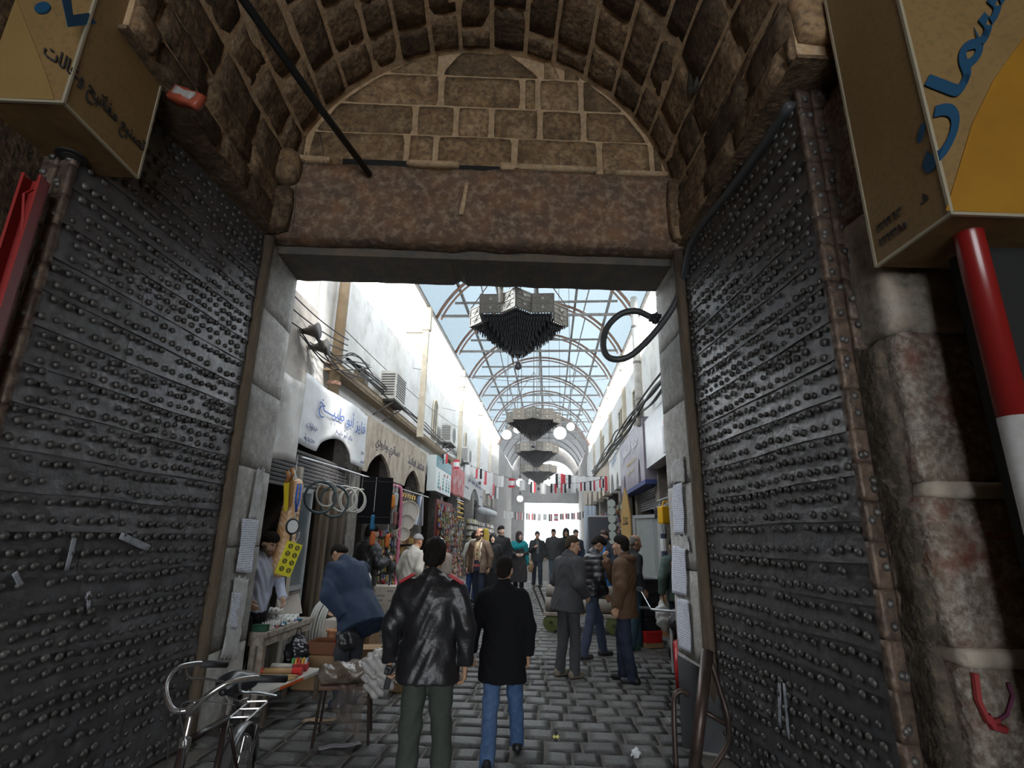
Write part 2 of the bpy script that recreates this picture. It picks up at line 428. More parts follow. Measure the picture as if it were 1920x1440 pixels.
def stone_from_corners(c8, name, m, parent, amp=0.012, seed=0, n=4, inset=0.0):
    """a stone given by its eight corners (front four then back four); the front is gridded and uneven"""
    f = [Vector(p) for p in c8[:4]]; b = [Vector(p) for p in c8[4:]]
    cen = sum(f, Vector()) / 4
    nrm = (f[1] - f[0]).cross(f[3] - f[0]).normalized()
    if nrm.dot(cen - sum(b, Vector()) / 4) < 0: nrm = -nrm
    mb = MB(); vs = []
    for j in range(n + 1):
        for i in range(n + 1):
            a, c = i / n, j / n
            p = f[0].lerp(f[1], a).lerp(f[3].lerp(f[2], a), c)
            e = min(a, 1 - a, c, 1 - c)
            corner = (abs(a - .5) == .5) and (abs(c - .5) == .5)
            p = p + nrm * (amp * nz(p, 7, seed) + amp * nz(p, 17, seed + 9) - (0.010 if e == 0 else 0))
            if e == 0: p = p.lerp(cen, 0.045 if corner else 0.008 + 0.03 * abs(nz(p, 9, seed + 2)))
            vs.append(p - cen)
    q = lambda i, j: j * (n + 1) + i
    fs = [(q(i, j), q(i + 1, j), q(i + 1, j + 1), q(i, j + 1)) for j in range(n) for i in range(n)]
    rim = [q(i, 0) for i in range(n)] + [q(n, j) for j in range(n)] + [q(i, n) for i in range(n, 0, -1)] + [q(0, j) for j in range(n, 0, -1)]
    k = len(vs); bc = []
    for idx in rim:
        bc.append(vs[idx] - nrm * 0.09); 
    vs += bc
    fs += [(rim[i], k + i, k + (i + 1) % len(rim), rim[(i + 1) % len(rim)]) for i in range(len(rim))]
    mb.add(vs, fs)
    return mb.build(name, m, parent, smooth=True, mw=Matrix.Translation(cen))

# ================================================================== ground
def floor_slab():
    mb = MB(); xs = [-14, 14]; ys = [-14, 2.5, 46]
    zz = lambda v: gz(v) - 0.016
    vs = [(x, y, zz(y)) for y in ys for x in xs] + [(x, y, zz(y) - 0.3) for y in ys for x in xs]
    fs = [(0, 1, 3, 2), (2, 3, 5, 4), (6, 8, 9, 7), (8, 10, 11, 9), (0, 6, 7, 1), (4, 5, 11, 10), (0, 2, 8, 6), (2, 4, 10, 8), (1, 7, 9, 3), (3, 9, 11, 5)]
    mb.add(vs, fs)
    o = mb.build('floor', M_dirt, mw=SF)
    return tag(o, 'worn grey stone paving of the market street', None, None, 'structure')
floor = floor_slab()
paver_meshes = []
for k in range(8):
    me = rough_box(1, 1, 0.09, 0.01, k, 4, 4, 1, 0.06, 3.0); me.materials.append(M_paver); paver_meshes.append(me)
def lay_pavers():
    cand = []
    v = -1.5; row = 0
    while v < 15:
        d = 0.25 + 0.03 * rnd.random(); u = -3.4 + (row % 2) * 0.14 + rnd.uniform(-.04, .04)
        while u < 3.2:
            w = rnd.uniform(0.22, 0.36)
            if -3.3 < u < 3.1: cand.append((u + w / 2, v + d / 2, w - 0.022, d - 0.022))
            u += w
        v += d; row += 1
    def seen(c):
        p = SW(c[0], c[1], 0); q = CAMROT.to_3x3().transposed() @ (p - Vector((0, 0, CAMZ)))
        x = CX + F * q.x / -q.z; y = CY - F * q.y / -q.z
        return 380 < x < 1330 and y < 1465
    vis = [c for c in cand if seen(c)]
    vis.sort(key=lambda c: c[1])
    near, far = vis[:300], vis[300:]
    hid = []
    for (u, v, w, d) in near:
        o = bpy.data.objects.new('paver', rnd.choice(paver_meshes)); COL.objects.link(o); o.parent = floor
        o.matrix_local = Matrix.Translation((u, v, gz(v) - 0.043 + rnd.uniform(-.006, .006))) @ Euler((rnd.uniform(-.02, .02), rnd.uniform(-.02, .02), rnd.uniform(-.03, .03))).to_matrix().to_4x4() @ Matrix.Diagonal((w, d, 1, 1))
    mb = MB()
    for (u, v, w, d) in far:
        z = gz(v) + rnd.uniform(-.006, .004); b = 0.015
        mb.add([(u - w/2, v - d/2, z - .03), (u + w/2, v - d/2, z - .03), (u + w/2, v + d/2, z - .03), (u - w/2, v + d/2, z - .03),
                (u - w/2 + b, v - d/2 + b, z), (u + w/2 - b, v - d/2 + b, z), (u + w/2 - b, v + d/2 - b, z), (u - w/2 + b, v + d/2 - b, z)],
               [(4, 5, 6, 7), (0, 1, 5, 4), (1, 2, 6, 5), (2, 3, 7, 6), (3, 0, 4, 7)])
    tag(mb.build('paver_field', M_paver, floor), kind='stuff')
lay_pavers()

# ================================================================== gate wall, vault and tympanum (gate frame: x along the wall, -y towards the viewer)
GX0, GX1, GD = -2.64, 1.80, 0.85            # opening between the jambs, depth of the gateway
VX, VA, VS, VR = -0.40, 2.22, 5.42, 2.11     # vault centre, half width, springing height, rise
def jamb(side):
    s = -1 if side == 'left' else 1; x = GX0 if s < 0 else GX1
    core = one('box', *(sorted((x + s * 0.05, x + s * 3.6))), 0.06, GD - 0.03, -0.05, 8.2).build('wall_' + side + '_of_gate', M_mortar, mw=GF)
    tag(core, 'grey stone ' + side + ' jamb of the gateway', None, None, 'structure')
    z = -0.05; k = 0
    while z < 4.8:
        h = rnd.uniform(0.62, 0.95); z1 = min(z + h, 4.82)
        x1 = x + s * 0.5
        me = rough_box(0.5, GD, z1 - z - 0.004, 0.006, k + 40 * s, 2, 6, 6, 0.010, 4)
        new_obj('jamb_stone', me, M_jamb, core, Matrix.Translation((x + s * 0.25, GD / 2, (z + z1) / 2)))
        z = z1; k += 1
    return core
wl = jamb('left'); wr = jamb('right')
# hinge posts
for s, x in ((-1, GX0), (1, GX1)):
    pts = [(x + s * 0.02 + 0.012 * nz((0, 0, z * 0.9), 1, s), 0.0, z) for z in [0.0, .8, 1.6, 2.4, 3.2, 4.0, 4.81]]
    o = one('tube', pts, [0.062, .06, .057, .06, .058, .06, .06], 9).build('trim_%d' % (1 if s < 0 else 2), M_wood, smooth=True, mw=GF)
    tag(o, 'brown round hinge post on the ' + ('left' if s < 0 else 'right') + ' jamb', None, None, 'structure')
# lintel: worn front stone, plain beam behind it
lint = tag(new_obj('lintel', rough_box(4.72, 0.34, 0.94, 0.05, 3, 30, 3, 9, 0.06, 1.6), M_lintel, mw=GF @ Matrix.Translation((-0.36, 0.10, 5.29))),
           'long reddish brown stone lintel above the gateway', None, None, 'structure')
mb = MB()
xs = np.linspace(GX0 - .3, GX1 + .3, 60)
bot = [4.735 + 0.012 * nz((x, 0, 0), 5) for x in xs]
bot = [b + (0.075 * max(0, 1 - abs(x + 0.62) / 0.05) if True else 0) for x, b in zip(xs, bot)]
poly = [(x, b) for x, b in zip(xs, bot)] + [(GX1 + .3, 5.2), (GX0 - .3, 5.2)]
vs = []; n = len(poly)
vs = [(x, 0.2, z if i >= len(xs) else 4.735) for i, (x, z) in enumerate(poly)] + [(x, GD, z) for x, z in poly]
fs = [tuple(range(n)), tuple(range(2 * n - 1, n - 1, -1))] + [(i, n + i, n + (i + 1) % n, (i + 1) % n) for i in range(n)]
mb.add(vs, fs); mb.build('beam', M_beam, lint, mw=Matrix.Translation((0.36, -0.10, -5.29)))
o = new_obj('mortar_patch', rough_box(0.055, 0.03, 0.42, 0.02, 8, 3, 1, 8, 0.02, 9), M_mortar, lint, Matrix.Translation((-0.21, -0.185, 0.03)) @ Matrix.Rotation(0.12, 4, 'Y'))

def arc(t):                                   # vault line, t 0..1 from left springing over the crown
    a = math.pi * (1 - t)
    c, s_ = math.cos(a), math.sin(a)
    return VX + VA * c, VS + VR * (s_ ** 1.06)
# tympanum
ty = MB()
tp = [arc(t) for t in np.linspace(0, 1, 41)]
ty.prism([(x * 1.0 + (0.12 if x > VX else -0.12), z + 0.1 * (i not in (0, 40))) for i, (x, z) in enumerate(tp)], 0.05, 0.5)
ty.box(VX - 2.4, VX + 2.4, 0.05, 0.5, 5.2, VS + .05)
tymp = tag(ty.build('wall_tympanum', M_mortar, mw=GF), 'stone filling of the arch above the lintel', None, None, 'structure')
def half(z):
    if z <= VS: return VA
    q = ((z - VS) / VR)
    return VA * math.sqrt(max(0.0, 1 - min(1, q ** (1 / 1.06)) ** 2)) if q < 1 else 0
rows = [(5.80, 6.24, [-2.62, -2.42, -1.27, -0.94, -0.02, 0.98, 1.60, 2.2]), (6.27, 6.66, [-2.6, -1.20, -0.72, -0.30, 0.28, 0.80, 2.2]), (6.70, 7.12, [-2.6, -0.92, 0.07, 0.25, 0.78, 2.2]), (7.16, 7.50, [-2.6, -0.95, 0.3, 0.55, 2.2])]
k = 0
for (z0, z1, xs) in rows:
    for i in range(len(xs) - 1):
        zt = z1; xa, xb = xs[i] + 0.03, xs[i + 1] - 0.03
        hb, ht = half(z0) - 0.06, half(z1) - 0.06
        a0, b0 = max(xa, VX - hb), min(xb, VX + hb); a1, b1 = max(xa, VX - ht), min(xb, VX + ht)
        if b0 - a0 < 0.06: continue
        if b1 - a1 < 0.04:
            a1 = max(a0, min(b0 - .05, VX - ht if xb < VX else VX + ht - .05)); b1 = a1 + 0.05
        c8 = [(a0, 0.015, z0), (b0, 0.015, z0), (b1, 0.015, z1), (a1, 0.015, z1), (a0, .12, z0), (b0, .12, z0), (b1, .12, z1), (a1, .12, z1)]
        stone_from_corners(c8, 'stone', M_stone, tymp, 0.010, k * 2.3, 5); k += 1
# little pale mortar lumps and black slabs painting shaded gaps on the lintel top
for (x, z, w, h) in ((-2.35, 5.80, .5, .07), (-.95, 5.80, .6, .055), (0.45, 5.80, .95, .06), (-0.09, 5.79, .18, .10), (1.45, 5.77, .6, .05)):
    new_obj('mortar_lump', rough_box(w, .12, h, .012, x, 6, 2, 3, .025, 7), M_mortar, tymp, Matrix.Translation((x, -.02, z)))
one('box', -1.98, -1.25, 0.0, 0.06, 5.77, 5.86).build('gap_shade', M_black, tymp)
one('box', -0.66, -0.1, 0.012, 0.06, 5.78, 5.84).build('gap_shade', M_black, tymp)
# vault shell (mortar) and its stones
Y0 = -2.42
sh = MB(); N = 60
prof = [(VX - VA, 4.86)] + [arc(t) for t in np.linspace(0, 1, N + 1)] + [(VX + VA, 4.86)]
inn = [(x, z) for x, z in prof]
outp = [(x + (0.5 if x > VX else -0.5), z + (0.6 if z > 4.9 else 0)) for x, z in prof]
vs = []
for y in (Y0, 0.45):
    vs += [(x, y, z) for x, z in inn] + [(x, y, z) for x, z in outp]
n = len(prof); fs = []
for i in range(n - 1):
    fs += [(i, i + 1, 2 * n + i + 1, 2 * n + i), (n + i, 3 * n + i, 3 * n + i + 1, n + i + 1), (i, n + i, n + i + 1, i + 1), (2 * n + i, 2 * n + i + 1, 3 * n + i + 1, 3 * n + i)]
fs += [(0, 2 * n, 3 * n, n), (n - 1, 2 * n - 1, 4 * n - 1, 3 * n - 1)]
vault = tag(sh.add(vs, fs).build('ceiling_vault', M_mortar, mw=GF), 'barrel vault of dark rough stones over the gate', None, None, 'structure')
# arc-length table
tt = np.linspace(0, 1, 801); pp = np.array([arc(t) for t in tt]); sl = np.concatenate([[0], np.cumsum(np.hypot(*np.diff(pp, axis=0).T))])
def at_s(s):
    t = float(np.interp(s, sl, tt)); x, z = arc(t); x2, z2 = arc(min(1, t + 1e-3)); x1, z1 = arc(max(0, t - 1e-3))
    d = Vector((x2 - x1, 0, z2 - z1)).normalized(); nrm = Vector((d.z, 0, -d.x))   # inward normal
    return Vector((x, 0, z)), nrm
s = 0.0; k = 0; total = sl[-1]
while s < total - 0.1:
    w = rnd.uniform(0.30, 0.46); s1 = min(s + w, total)
    y = -0.02; first = True
    while y > Y0 + 0.05:
        ln = rnd.uniform(0.42, 0.95) if not first else rnd.uniform(0.25, 0.7); first = False
        y1 = max(y - ln, Y0)
        pa, na = at_s(s + 0.022); pb, nb = at_s(s1 - 0.022)
        pr = rnd.uniform(0.006, 0.03)
        f = [pa + na * pr, pb + nb * pr]
        c8 = [f[0] + Vector((0, y1 + .022, 0)), f[1] + Vector((0, y1 + .022, 0)), f[1] + Vector((0, y - .022, 0)), f[0] + Vector((0, y - .022, 0))]
        bk = [pa - na * .08, pb - nb * .08]
        c8 += [bk[0] + Vector((0, y1, 0)), bk[1] + Vector((0, y1, 0)), bk[1] + Vector((0, y, 0)), bk[0] + Vector((0, y, 0))]
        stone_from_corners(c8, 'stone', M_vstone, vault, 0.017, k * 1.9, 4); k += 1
        y = y1
    s = s1
# upright courses between door top and springing, both sides
for s_ in (-1, 1):
    x = VX + s_ * VA
    for (z0, z1) in ((4.87, 5.12), (5.12, VS)):
        y = -0.02
        while y > Y0 + 0.05:
            y1 = max(y - rnd.uniform(.5, .95), Y0)
            xf = x - s_ * rnd.uniform(.03, .06)
            c8 = [(xf, y1 + .02, z0 + .02), (xf, y - .02, z0 + .02), (xf, y - .02, z1 - .02), (xf, y1 + .02, z1 - .02)] + [(x + s_ * .1, yy, zz) for yy, zz in ((y1, z0), (y, z0), (y, z1), (y1, z1))]
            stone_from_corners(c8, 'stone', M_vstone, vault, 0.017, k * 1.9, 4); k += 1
            y = y1
for s_ in (-1, 1): one('box', *sorted((VX + s_ * (VA - .02), VX + s_ * (VA + .55))), Y0 - .03, 0.0, 4.84, 4.87).build('bed_course', M_vstone, vault)
# corner boss left of the lintel, block end over the right pier
new_obj('boss_stone', rough_box(.26, .26, .4, .03, 4, 4, 4, 4, .09, 5), M_stone, vault, Matrix.Translation((VX - VA + .1, -.12, 5.62)))
new_obj('boss_stone', rough_box(.3, .2, .55, .04, 14, 4, 4, 5, .09, 5), M_vstone, vault, Matrix.Translation((VX - VA + .05, -.10, 5.1)))
new_obj('boss_stone', rough_box(.2, .2, .8, .04, 24, 4, 4, 5, .07, 5), M_vstone, vault, Matrix.Translation((VX + VA - .02, -.10, 5.25)))
new_obj('end_stone', rough_box(.9, .16, .44, .025, 6, 8, 2, 5, .05, 5), M_stone, vault, Matrix.Translation((VX + VA + .45, Y0 - .02, 5.2)))
new_obj('end_stone', rough_box(1.0, .2, .5, .025, 16, 8, 2, 5, .05, 5), M_stone, vault, Matrix.Translation((VX + VA + .55, Y0 - .02, 5.68)))

# dark hollow on the right haunch with rubbish in it
p_, n_ = at_s(total * 0.80)
hol = MB(); hol.ball((0, 0, 0), 0.16, 10, 8, (1, 1.3, .5))
# side walls behind the leaves, right pier, and unseen walls and cover added to dim the foreground
def wall_box(name, label, x0, x1, y0, y1, z0, z1, m):
    return tag(one('box', x0, x1, y0, y1, z0, z1).build(name, m, mw=GF), label, None, None, 'structure')
wall_box('wall_left', 'dark wall behind the left gate leaf', -4.2, -3.12, -14.0, 0.06, -.05, 8.2, M_vstone)  # lengthened out of view past the viewer to hold back front light
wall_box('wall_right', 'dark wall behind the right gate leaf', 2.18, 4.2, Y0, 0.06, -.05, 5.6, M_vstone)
wall_box('wall_right_light_block', 'unseen wall added on the right to keep light off the foreground', 3.0, 4.2, -14.0, Y0, -.05, 8.2, M_vstone)
wall_box('ceiling_light_block', 'unseen roof added in front of the gate to darken the foreground', -4.2, 4.2, -14.0, Y0 - .12, 8.1, 8.3, M_vstone)  # out of view, added to keep sky light off the gate front
wall_box('wall_back', 'unseen wall added behind the viewer to cut the front light', -4.2, 4.2, -14.0, -13.7, 4.9, 8.2, M_vstone)  # out of view, added to cut the light from the open end
pier = wall_box('wall_right_pier', 'right gate pier of whitewashed rubble', 2.14, 3.1, Y0 + .02, Y0 + .6, -.05, 4.75, M_mortar)
for i, (z0, z1, m, dx) in enumerate(((-.05, .30, M_roughedge, .05), (.33, 1.18, M_plasterdirt, .02), (1.24, 1.97, M_plasterdirt, .0), (2.04, 2.88, M_plasterdirt, .015), (2.885, 3.7, M_peel, .0), (3.7, 4.7, M_plasterdirt, .02))):
    me = rough_box(1.0, .5, z1 - z0, .02, i + 3, 18, 8, 16, .03, 3.5)
    new_obj('pier_stone', me, m, pier, Matrix.Translation((2.07 + dx + .5, Y0 + .20, (z0 + z1) / 2)))
for zb in (1.21, 2.005): new_obj('mortar_band', rough_box(.98, .5, .10, .014, zb, 18, 6, 3, .03, 6), M_band, pier, Matrix.Translation((2.60, Y0 + .185, zb)))
new_obj('pier_edge', rough_box(.09, .5, 2.75, .075, 77, 3, 10, 60, .03, 9), M_roughedge, pier, Matrix.Translation((2.07, Y0 + .30, 1.5)))
# ================================================================== the two iron-clad gate leaves
def stud_mesh(r=0.026):
    m = MB(); m.lathe([(r, 0), (r * .95, .006), (r * .7, .014), (r * .32, .0185), (0.0005, .02)], 8)
    me = m.mesh(True); me.materials.append(M_stud); return me
STUD = stud_mesh(0.025)
def leaf(name, label, hx, theta, sg, seed):
    """sg = +1: face to +y (left leaf); -1: face to -y (right leaf). x runs from the hinge to the meeting edge."""
    rl = random.Random(seed)
    L, HT, TH = 2.16, 4.80, 0.20
    if sg > 0: X = Vector((-math.sin(theta), -math.cos(theta), 0)); Yv = Vector((math.cos(theta), -math.sin(theta), 0))
    else: X = Vector((math.sin(theta), -math.cos(theta), 0)); Yv = Vector((math.cos(theta), math.sin(theta), 0))
    base = GW(hx, -0.03, 0)
    M = Matrix(((X.x, Yv.x, 0, base.x), (X.y, Yv.y, 0, base.y), (0, 0, 1, 0.03), (0, 0, 0, 1)))
    root = thing(name, label, 'gate leaf', M)
    one('box', 0.02, L - .01, *sorted((-sg * 0.0 - sg * .012, -sg * TH)), 0.0, HT).build('wooden_core', M_wood, root)
    # plates, row by row, each lapped over the one below
    z = 0.0; row = 0; studs = []
    def zl(x, z): return z + 0.012 * nz((x * 1.6, z * 3, seed)) + 0.02 * (x / L - .5) * nz((0, z * 5, seed + 3))
    while z < HT - 0.05:
        h = rl.uniform(0.21, 0.27); z1 = min(z + h, HT)
        cut = sorted([0.03] + [rl.uniform(.4, 1.0), rl.uniform(1.15, 1.75)] + [L - 0.01])
        if rl.random() < .5: cut.pop(rl.choice((1, 2)))
        for a, b in zip(cut[:-1], cut[1:]):
            mb = MB(); nx = max(3, int((b - a) / .12)); nzv = 3
            fr = []
            for j in range(nzv + 1):
                for i in range(nx + 1):
                    x = a + (b - a - .004) * i / nx
                    zz = zl(x, z) - .012 + (zl(x, z1) - zl(x, z) + .012) * j / nzv
                    y = sg * (0.002 + 0.012 * (1 - j / nzv) ** 2 + 0.008 * nz((x, z * 2, zz), 5, seed))
                    fr.append((x, y, zz))
            nb = len(fr); q = lambda i, j: j * (nx + 1) + i
            fs = [(q(i, j), q(i + 1, j), q(i + 1, j + 1), q(i, j + 1)) for j in range(nzv) for i in range(nx)]
            rim = [q(i, 0) for i in range(nx)] + [q(nx, j) for j in range(nzv)] + [q(i, nzv) for i in range(nx, 0, -1)] + [q(0, j) for j in range(nzv, 0, -1)]
            bk = [(fr[i][0], -sg * .012, fr[i][2]) for i in rim]
            fs += [(rim[i], nb + i, nb + (i + 1) % len(rim), rim[(i + 1) % len(rim)]) for i in range(len(rim))]
            mb.add(fr + bk, fs); mb.build('plate', M_iron, root, smooth=False)
        rows = 3 if h > .235 else 2
        for r_ in range(rows):
            zs = z + h * (r_ + .5 + rl.uniform(-.12, .12)) / rows
            x = 0.08 + rl.random() * .06
            while x < L - .06:
                if rl.random() < .93: studs.append((x, zl(x, zs) + rl.uniform(-.012, .012), rl.random()))
                x += rl.uniform(.075, .115)
        z = z1; row += 1
    # plates wrapped round the meeting edge
    z = 0.0; k = 0
    while z < HT - .05:
        z1 = min(z + rl.uniform(.19, .27), HT)
        for (ya, yb, xo, tilt) in ((0.012, -.095, .0, .028), (-.095, -.21, .018, -.02)):
            me = rough_box(.05, abs(yb - ya) + .01, z1 - z + .01, .009, k + seed, 1, 5, 6, .012, 9)
            new_obj('edge_plate', me, M_rust, root, Matrix.Translation((L - .012 + xo, sg * (ya + yb) / 2, (z + z1) / 2)) @ Matrix.Rotation(sg * -tilt * 6, 4, 'Z'))
            for _ in range(2):
                o = bpy.data.objects.new('stud', STUD); COL.objects.link(o); o.parent = root
                o.matrix_local = Matrix.Translation((L + .012 + xo, sg * ((ya + yb) / 2 + rl.uniform(-.03, .03)), rl.uniform(z + .04, z1 - .04))) @ Matrix.Rotation(math.pi / 2, 4, 'Y')
            k += 1
        z = z1
    # studs: the 240 largest to the eye one by one, the rest as one field
    R0 = Matrix.Rotation(-sg * math.pi / 2, 4, 'X')
    eye = Vector((0, 0, CAMZ))
    def score(s_):
        p = M @ Vector((s_[0], 0, s_[1])); q = CAMROT.to_3x3().transposed() @ (p - eye)
        if q.z > -.1: return 1e9
        px, py = CX + F * q.x / -q.z, CY - F * q.y / -q.z
        if not (-5 < px < 1925 and -5 < py < 1445): return 1e9
        return (p - eye).length
    studs.sort(key=score)
    mb = MB(); sv_ = [v.co.copy() for v in STUD.vertices]; sf_ = [tuple(p.vertices) for p in STUD.polygons]
    for i, (x, z, q) in enumerate(studs):
        Ms = Matrix.Translation((x, sg * .012, z)) @ R0 @ Matrix.Diagonal((.82 + .36 * q, .82 + .36 * q, .8 + .5 * q, 1))
        if i < 240:
            o = bpy.data.objects.new('stud', STUD); COL.objects.link(o); o.parent = root; o.matrix_local = Ms
        else: mb.add(sv_, sf_, Ms)
    tag(mb.build('stud_field', M_stud, root, smooth=True, fix=False), kind='stuff')
    return root
M_scrape = mat('pale_scrape', (0.34, 0.36, 0.4), 0.8, noise=((0.15, 0.15, 0.16), 14, .5))
leafL = leaf('gate_leaf', 'tall left gate leaf clad in studded dark iron plates', GX0 - .04, R(5.2), 1, 5)
leafR = leaf('gate_leaf', 'tall right gate leaf clad in studded iron plates beside the whitewashed pier', GX1 + .06, R(3.6), -1, 23)
for (x, z, w, h, a) in ((1.0, 1.62, .32, .05, -.3), (1.52, 1.55, .035, .2, 0), (1.83, 1.42, .1, .035, -.9), (1.3, 1.25, .03, .12, .3)):
    me = rough_box(w, .004, h, .004, x, 6, 1, 4, .02, 12)
    new_obj('paint_smear', me, M_scrape, leafL, Matrix.Translation((x, .026, z)) @ Matrix.Rotation(a, 4, 'Y'))
for (x, z, w, h, a) in ((1.05, .62, .035, .3, .2), (1.13, .60, .03, .34, .05)):
    me = rough_box(w, .004, h, .004, x, 4, 1, 6, .02, 12)
    new_obj('paint_smear', me, M_scrape, leafR, Matrix.Translation((x, -.026, z)) @ Matrix.Rotation(a, 4, 'Y'))
# ================================================================== the market street (street frame: u across, v along, z up)
M_sheet = mat("milky_roof_sheet", (0.092, 0.112, 0.124), 0.5, translucent=0.8, var=0.06)
M_darksheet = mat('dark_corrugated_roof', (0.13, 0.135, 0.14), 0.6, var=0.15)
M_rib = mat('red_primed_steel', (0.30, 0.17, 0.12), 0.6, noise=((0.2, .13, .1), 6, .4))
M_steel = mat('grey_steel', (0.22, 0.21, 0.20), 0.5, 0.4, noise=((0.14, .12, .10), 5, .4))
M_cream = mat('cream_steel_tube', (0.62, 0.55, 0.43), 0.6, noise=((0.45, .38, .28), 4, .4))
M_tan = mat('stained_tan_pole', (0.33, 0.25, 0.16), 0.7, noise=((0.2, .15, .1), 4, .5))
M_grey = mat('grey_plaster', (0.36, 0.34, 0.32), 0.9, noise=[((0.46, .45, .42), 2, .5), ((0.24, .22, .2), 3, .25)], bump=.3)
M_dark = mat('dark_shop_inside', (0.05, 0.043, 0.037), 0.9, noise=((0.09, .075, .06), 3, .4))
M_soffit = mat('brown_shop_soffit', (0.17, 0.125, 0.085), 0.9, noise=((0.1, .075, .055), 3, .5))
M_pier = mat('grimy_shop_pier', (0.19, 0.175, 0.155), 0.85, noise=[((0.10, .09, .08), 4, .5), ((0.28, .265, .24), 9, .25)], bump=.4)
M_shutter = mat('roller_shutter_steel', (0.20, 0.20, 0.205), 0.45, 0.5)
M_cable = mat('black_cable', (0.022, 0.022, 0.025), 0.55)
M_acwhite = mat('off_white_appliance', (0.62, 0.61, 0.57), 0.5, noise=((0.42, .4, .36), 5, .35))
M_acdark = mat('dark_grille', (0.07, 0.07, 0.075), 0.6)
M_glass = mat('dim_glass', (0.10, 0.12, 0.13), 0.12, spec=.6)

def struct(name, label, mb, m, mw=SF, **kw):
    return tag(mb.build(name, m, mw=mw, **kw), label, None, None, 'structure')
VEND = 29.0
# ---- left side
lw = MB()
LP = [(4.15, 4.6), (6.85, 7.2), (9.3, 9.75), (12.2, 12.6), (15.4, 16.2), (19.5, 20.1), (23.4, 24.0), (27.2, VEND)]
for a, b in LP: lw.box(-3.5, -3.12, a, b, -.05, 3.6 + gz(b))
wsl = struct('wall_street_left', 'grimy piers and back walls of the shops on the left', lw, M_pier)
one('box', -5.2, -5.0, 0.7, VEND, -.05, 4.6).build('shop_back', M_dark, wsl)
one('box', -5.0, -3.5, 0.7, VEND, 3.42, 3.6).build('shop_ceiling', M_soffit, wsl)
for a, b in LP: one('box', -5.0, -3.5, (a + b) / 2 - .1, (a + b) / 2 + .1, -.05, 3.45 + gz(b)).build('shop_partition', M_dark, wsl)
one('box', -5.2, -3.3, 0.7, 0.86, -.05, 5.0).build('shop_end', M_pier, wsl)
struct('wall_upper_left_grey', 'low grey plaster wall above the first shop on the left', one('box', -3.6, -3.3, .86, 2.45, 3.55, 5.15), M_grey)
mbw = MB()
vs = [(u, v, z + (gz(v) if z > 5 else 0)) for v in (2.45, VEND) for (u, z) in ((-3.65, 3.55), (-3.32, 3.55), (-3.32, 6.3), (-3.65, 6.3))]
mbw.add(vs, [(0, 1, 2, 3), (4, 7, 6, 5), (0, 4, 5, 1), (1, 5, 6, 2), (2, 6, 7, 3), (3, 7, 4, 0)])
wul = struct('wall_upper_left', 'white upper wall over the shops on the left', mbw, M_white)
one('box', -3.34, -3.28, 2.45, 2.62, 3.55, 6.28).build('pilaster', M_white, wul)
def arched_window(v, z, w, h, u=-3.30, sg=1):
    poly = [(-w / 2, 0), (w / 2, 0)] + [(w / 2 * math.cos(a), h - w / 2 + w / 2 * math.sin(a)) for a in np.linspace(0, math.pi, 9)]
    root = tag(thing('window_%d' % rnd.randint(1, 99), 'narrow arched window in the white wall', None, SM(u, v, z, math.pi / 2 * sg)), kind='structure')
    one('prism', poly, -.01, .04).build('pane', M_glass, root)
    pts = [(x, -.015, zz) for x, zz in poly]
    one('tube', pts, .03, 5, closed=True).build('window_frame', M_cream, root)
    one('box', -.015, .015, -.03, 0, 0, h - .05).build('mullion', M_cream, root)
arched_window(11.4, 4.75, .62, 1.25)
arched_window(17.8, 5.0, .62, 1.2)
# steel ledge along the wall
led = MB(); led.box(-3.3, -3.06, 2.9, 15.0, 4.32, 4.36); led.box(-3.09, -3.06, 2.9, 15.0, 4.30, 4.46); led.box(-3.3, -3.06, 2.9, 15., 4.43, 4.46)
tag(led.build('steel_channel', M_tan, mw=SF), 'rusty tan steel channel running along the left wall above the signs', 'steel beam')
# ---- right side
rw = MB()
RP = [(.9, 1.3), (4.0, 4.35), (6.6, 7.0), (9.6, 10.1), (12.9, 13.5), (16.5, 17.1), (20.2, 20.8), (24, 24.6), (27.4, VEND)]
for a, b in RP: rw.box(2.72, 3.1, a, b, -.05, 4.3 + gz(b))
wsr = struct('wall_street_right', 'grimy piers and back walls of the shops on the right', rw, M_pier)
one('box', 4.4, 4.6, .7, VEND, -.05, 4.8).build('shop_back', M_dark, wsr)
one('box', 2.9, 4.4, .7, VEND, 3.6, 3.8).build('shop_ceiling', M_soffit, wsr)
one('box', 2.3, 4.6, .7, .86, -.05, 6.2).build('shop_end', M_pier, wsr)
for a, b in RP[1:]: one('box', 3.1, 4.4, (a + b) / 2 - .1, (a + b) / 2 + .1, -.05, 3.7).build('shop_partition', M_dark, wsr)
mbw = MB()
vs = [(u, v, z + (gz(v) if z > 5 else 0)) for v in (.86, VEND) for (u, z) in ((2.78, 3.7), (3.1, 3.7), (3.1, 6.2), (2.78, 6.2))]
mbw.add(vs, [(0, 1, 2, 3), (4, 7, 6, 5), (0, 4, 5, 1), (1, 5, 6, 2), (2, 6, 7, 3), (3, 7, 4, 0)])
wur = struct('wall_upper_right', 'white upper wall over the shops on the right', mbw, M_white)
for v, z in ((9.2, 4.75), (12.4, 4.9), (15.5, 5.0), (18.6, 5.1)):
    root = tag(thing('window_%d' % rnd.randint(100, 199), 'shuttered window in the upper right wall', None, SM(2.77, v, z, -math.pi / 2)), kind='structure')
    one('box', -.45, .45, 0, .04, 0, 1.0).build('pane', M_glass, root)
    f = MB(); f.box(-.5, -.44, -.03, .05, -.05, 1.05); f.box(.44, .5, -.03, .05, -.05, 1.05); f.box(-.03, .03, -.03, .05, 0, 1.); f.box(-.5, .5, -.03, .05, 1., 1.06); f.box(-.5, .5, -.03, .05, -.05, 0)
    f.build('window_frame', M_cream, root)

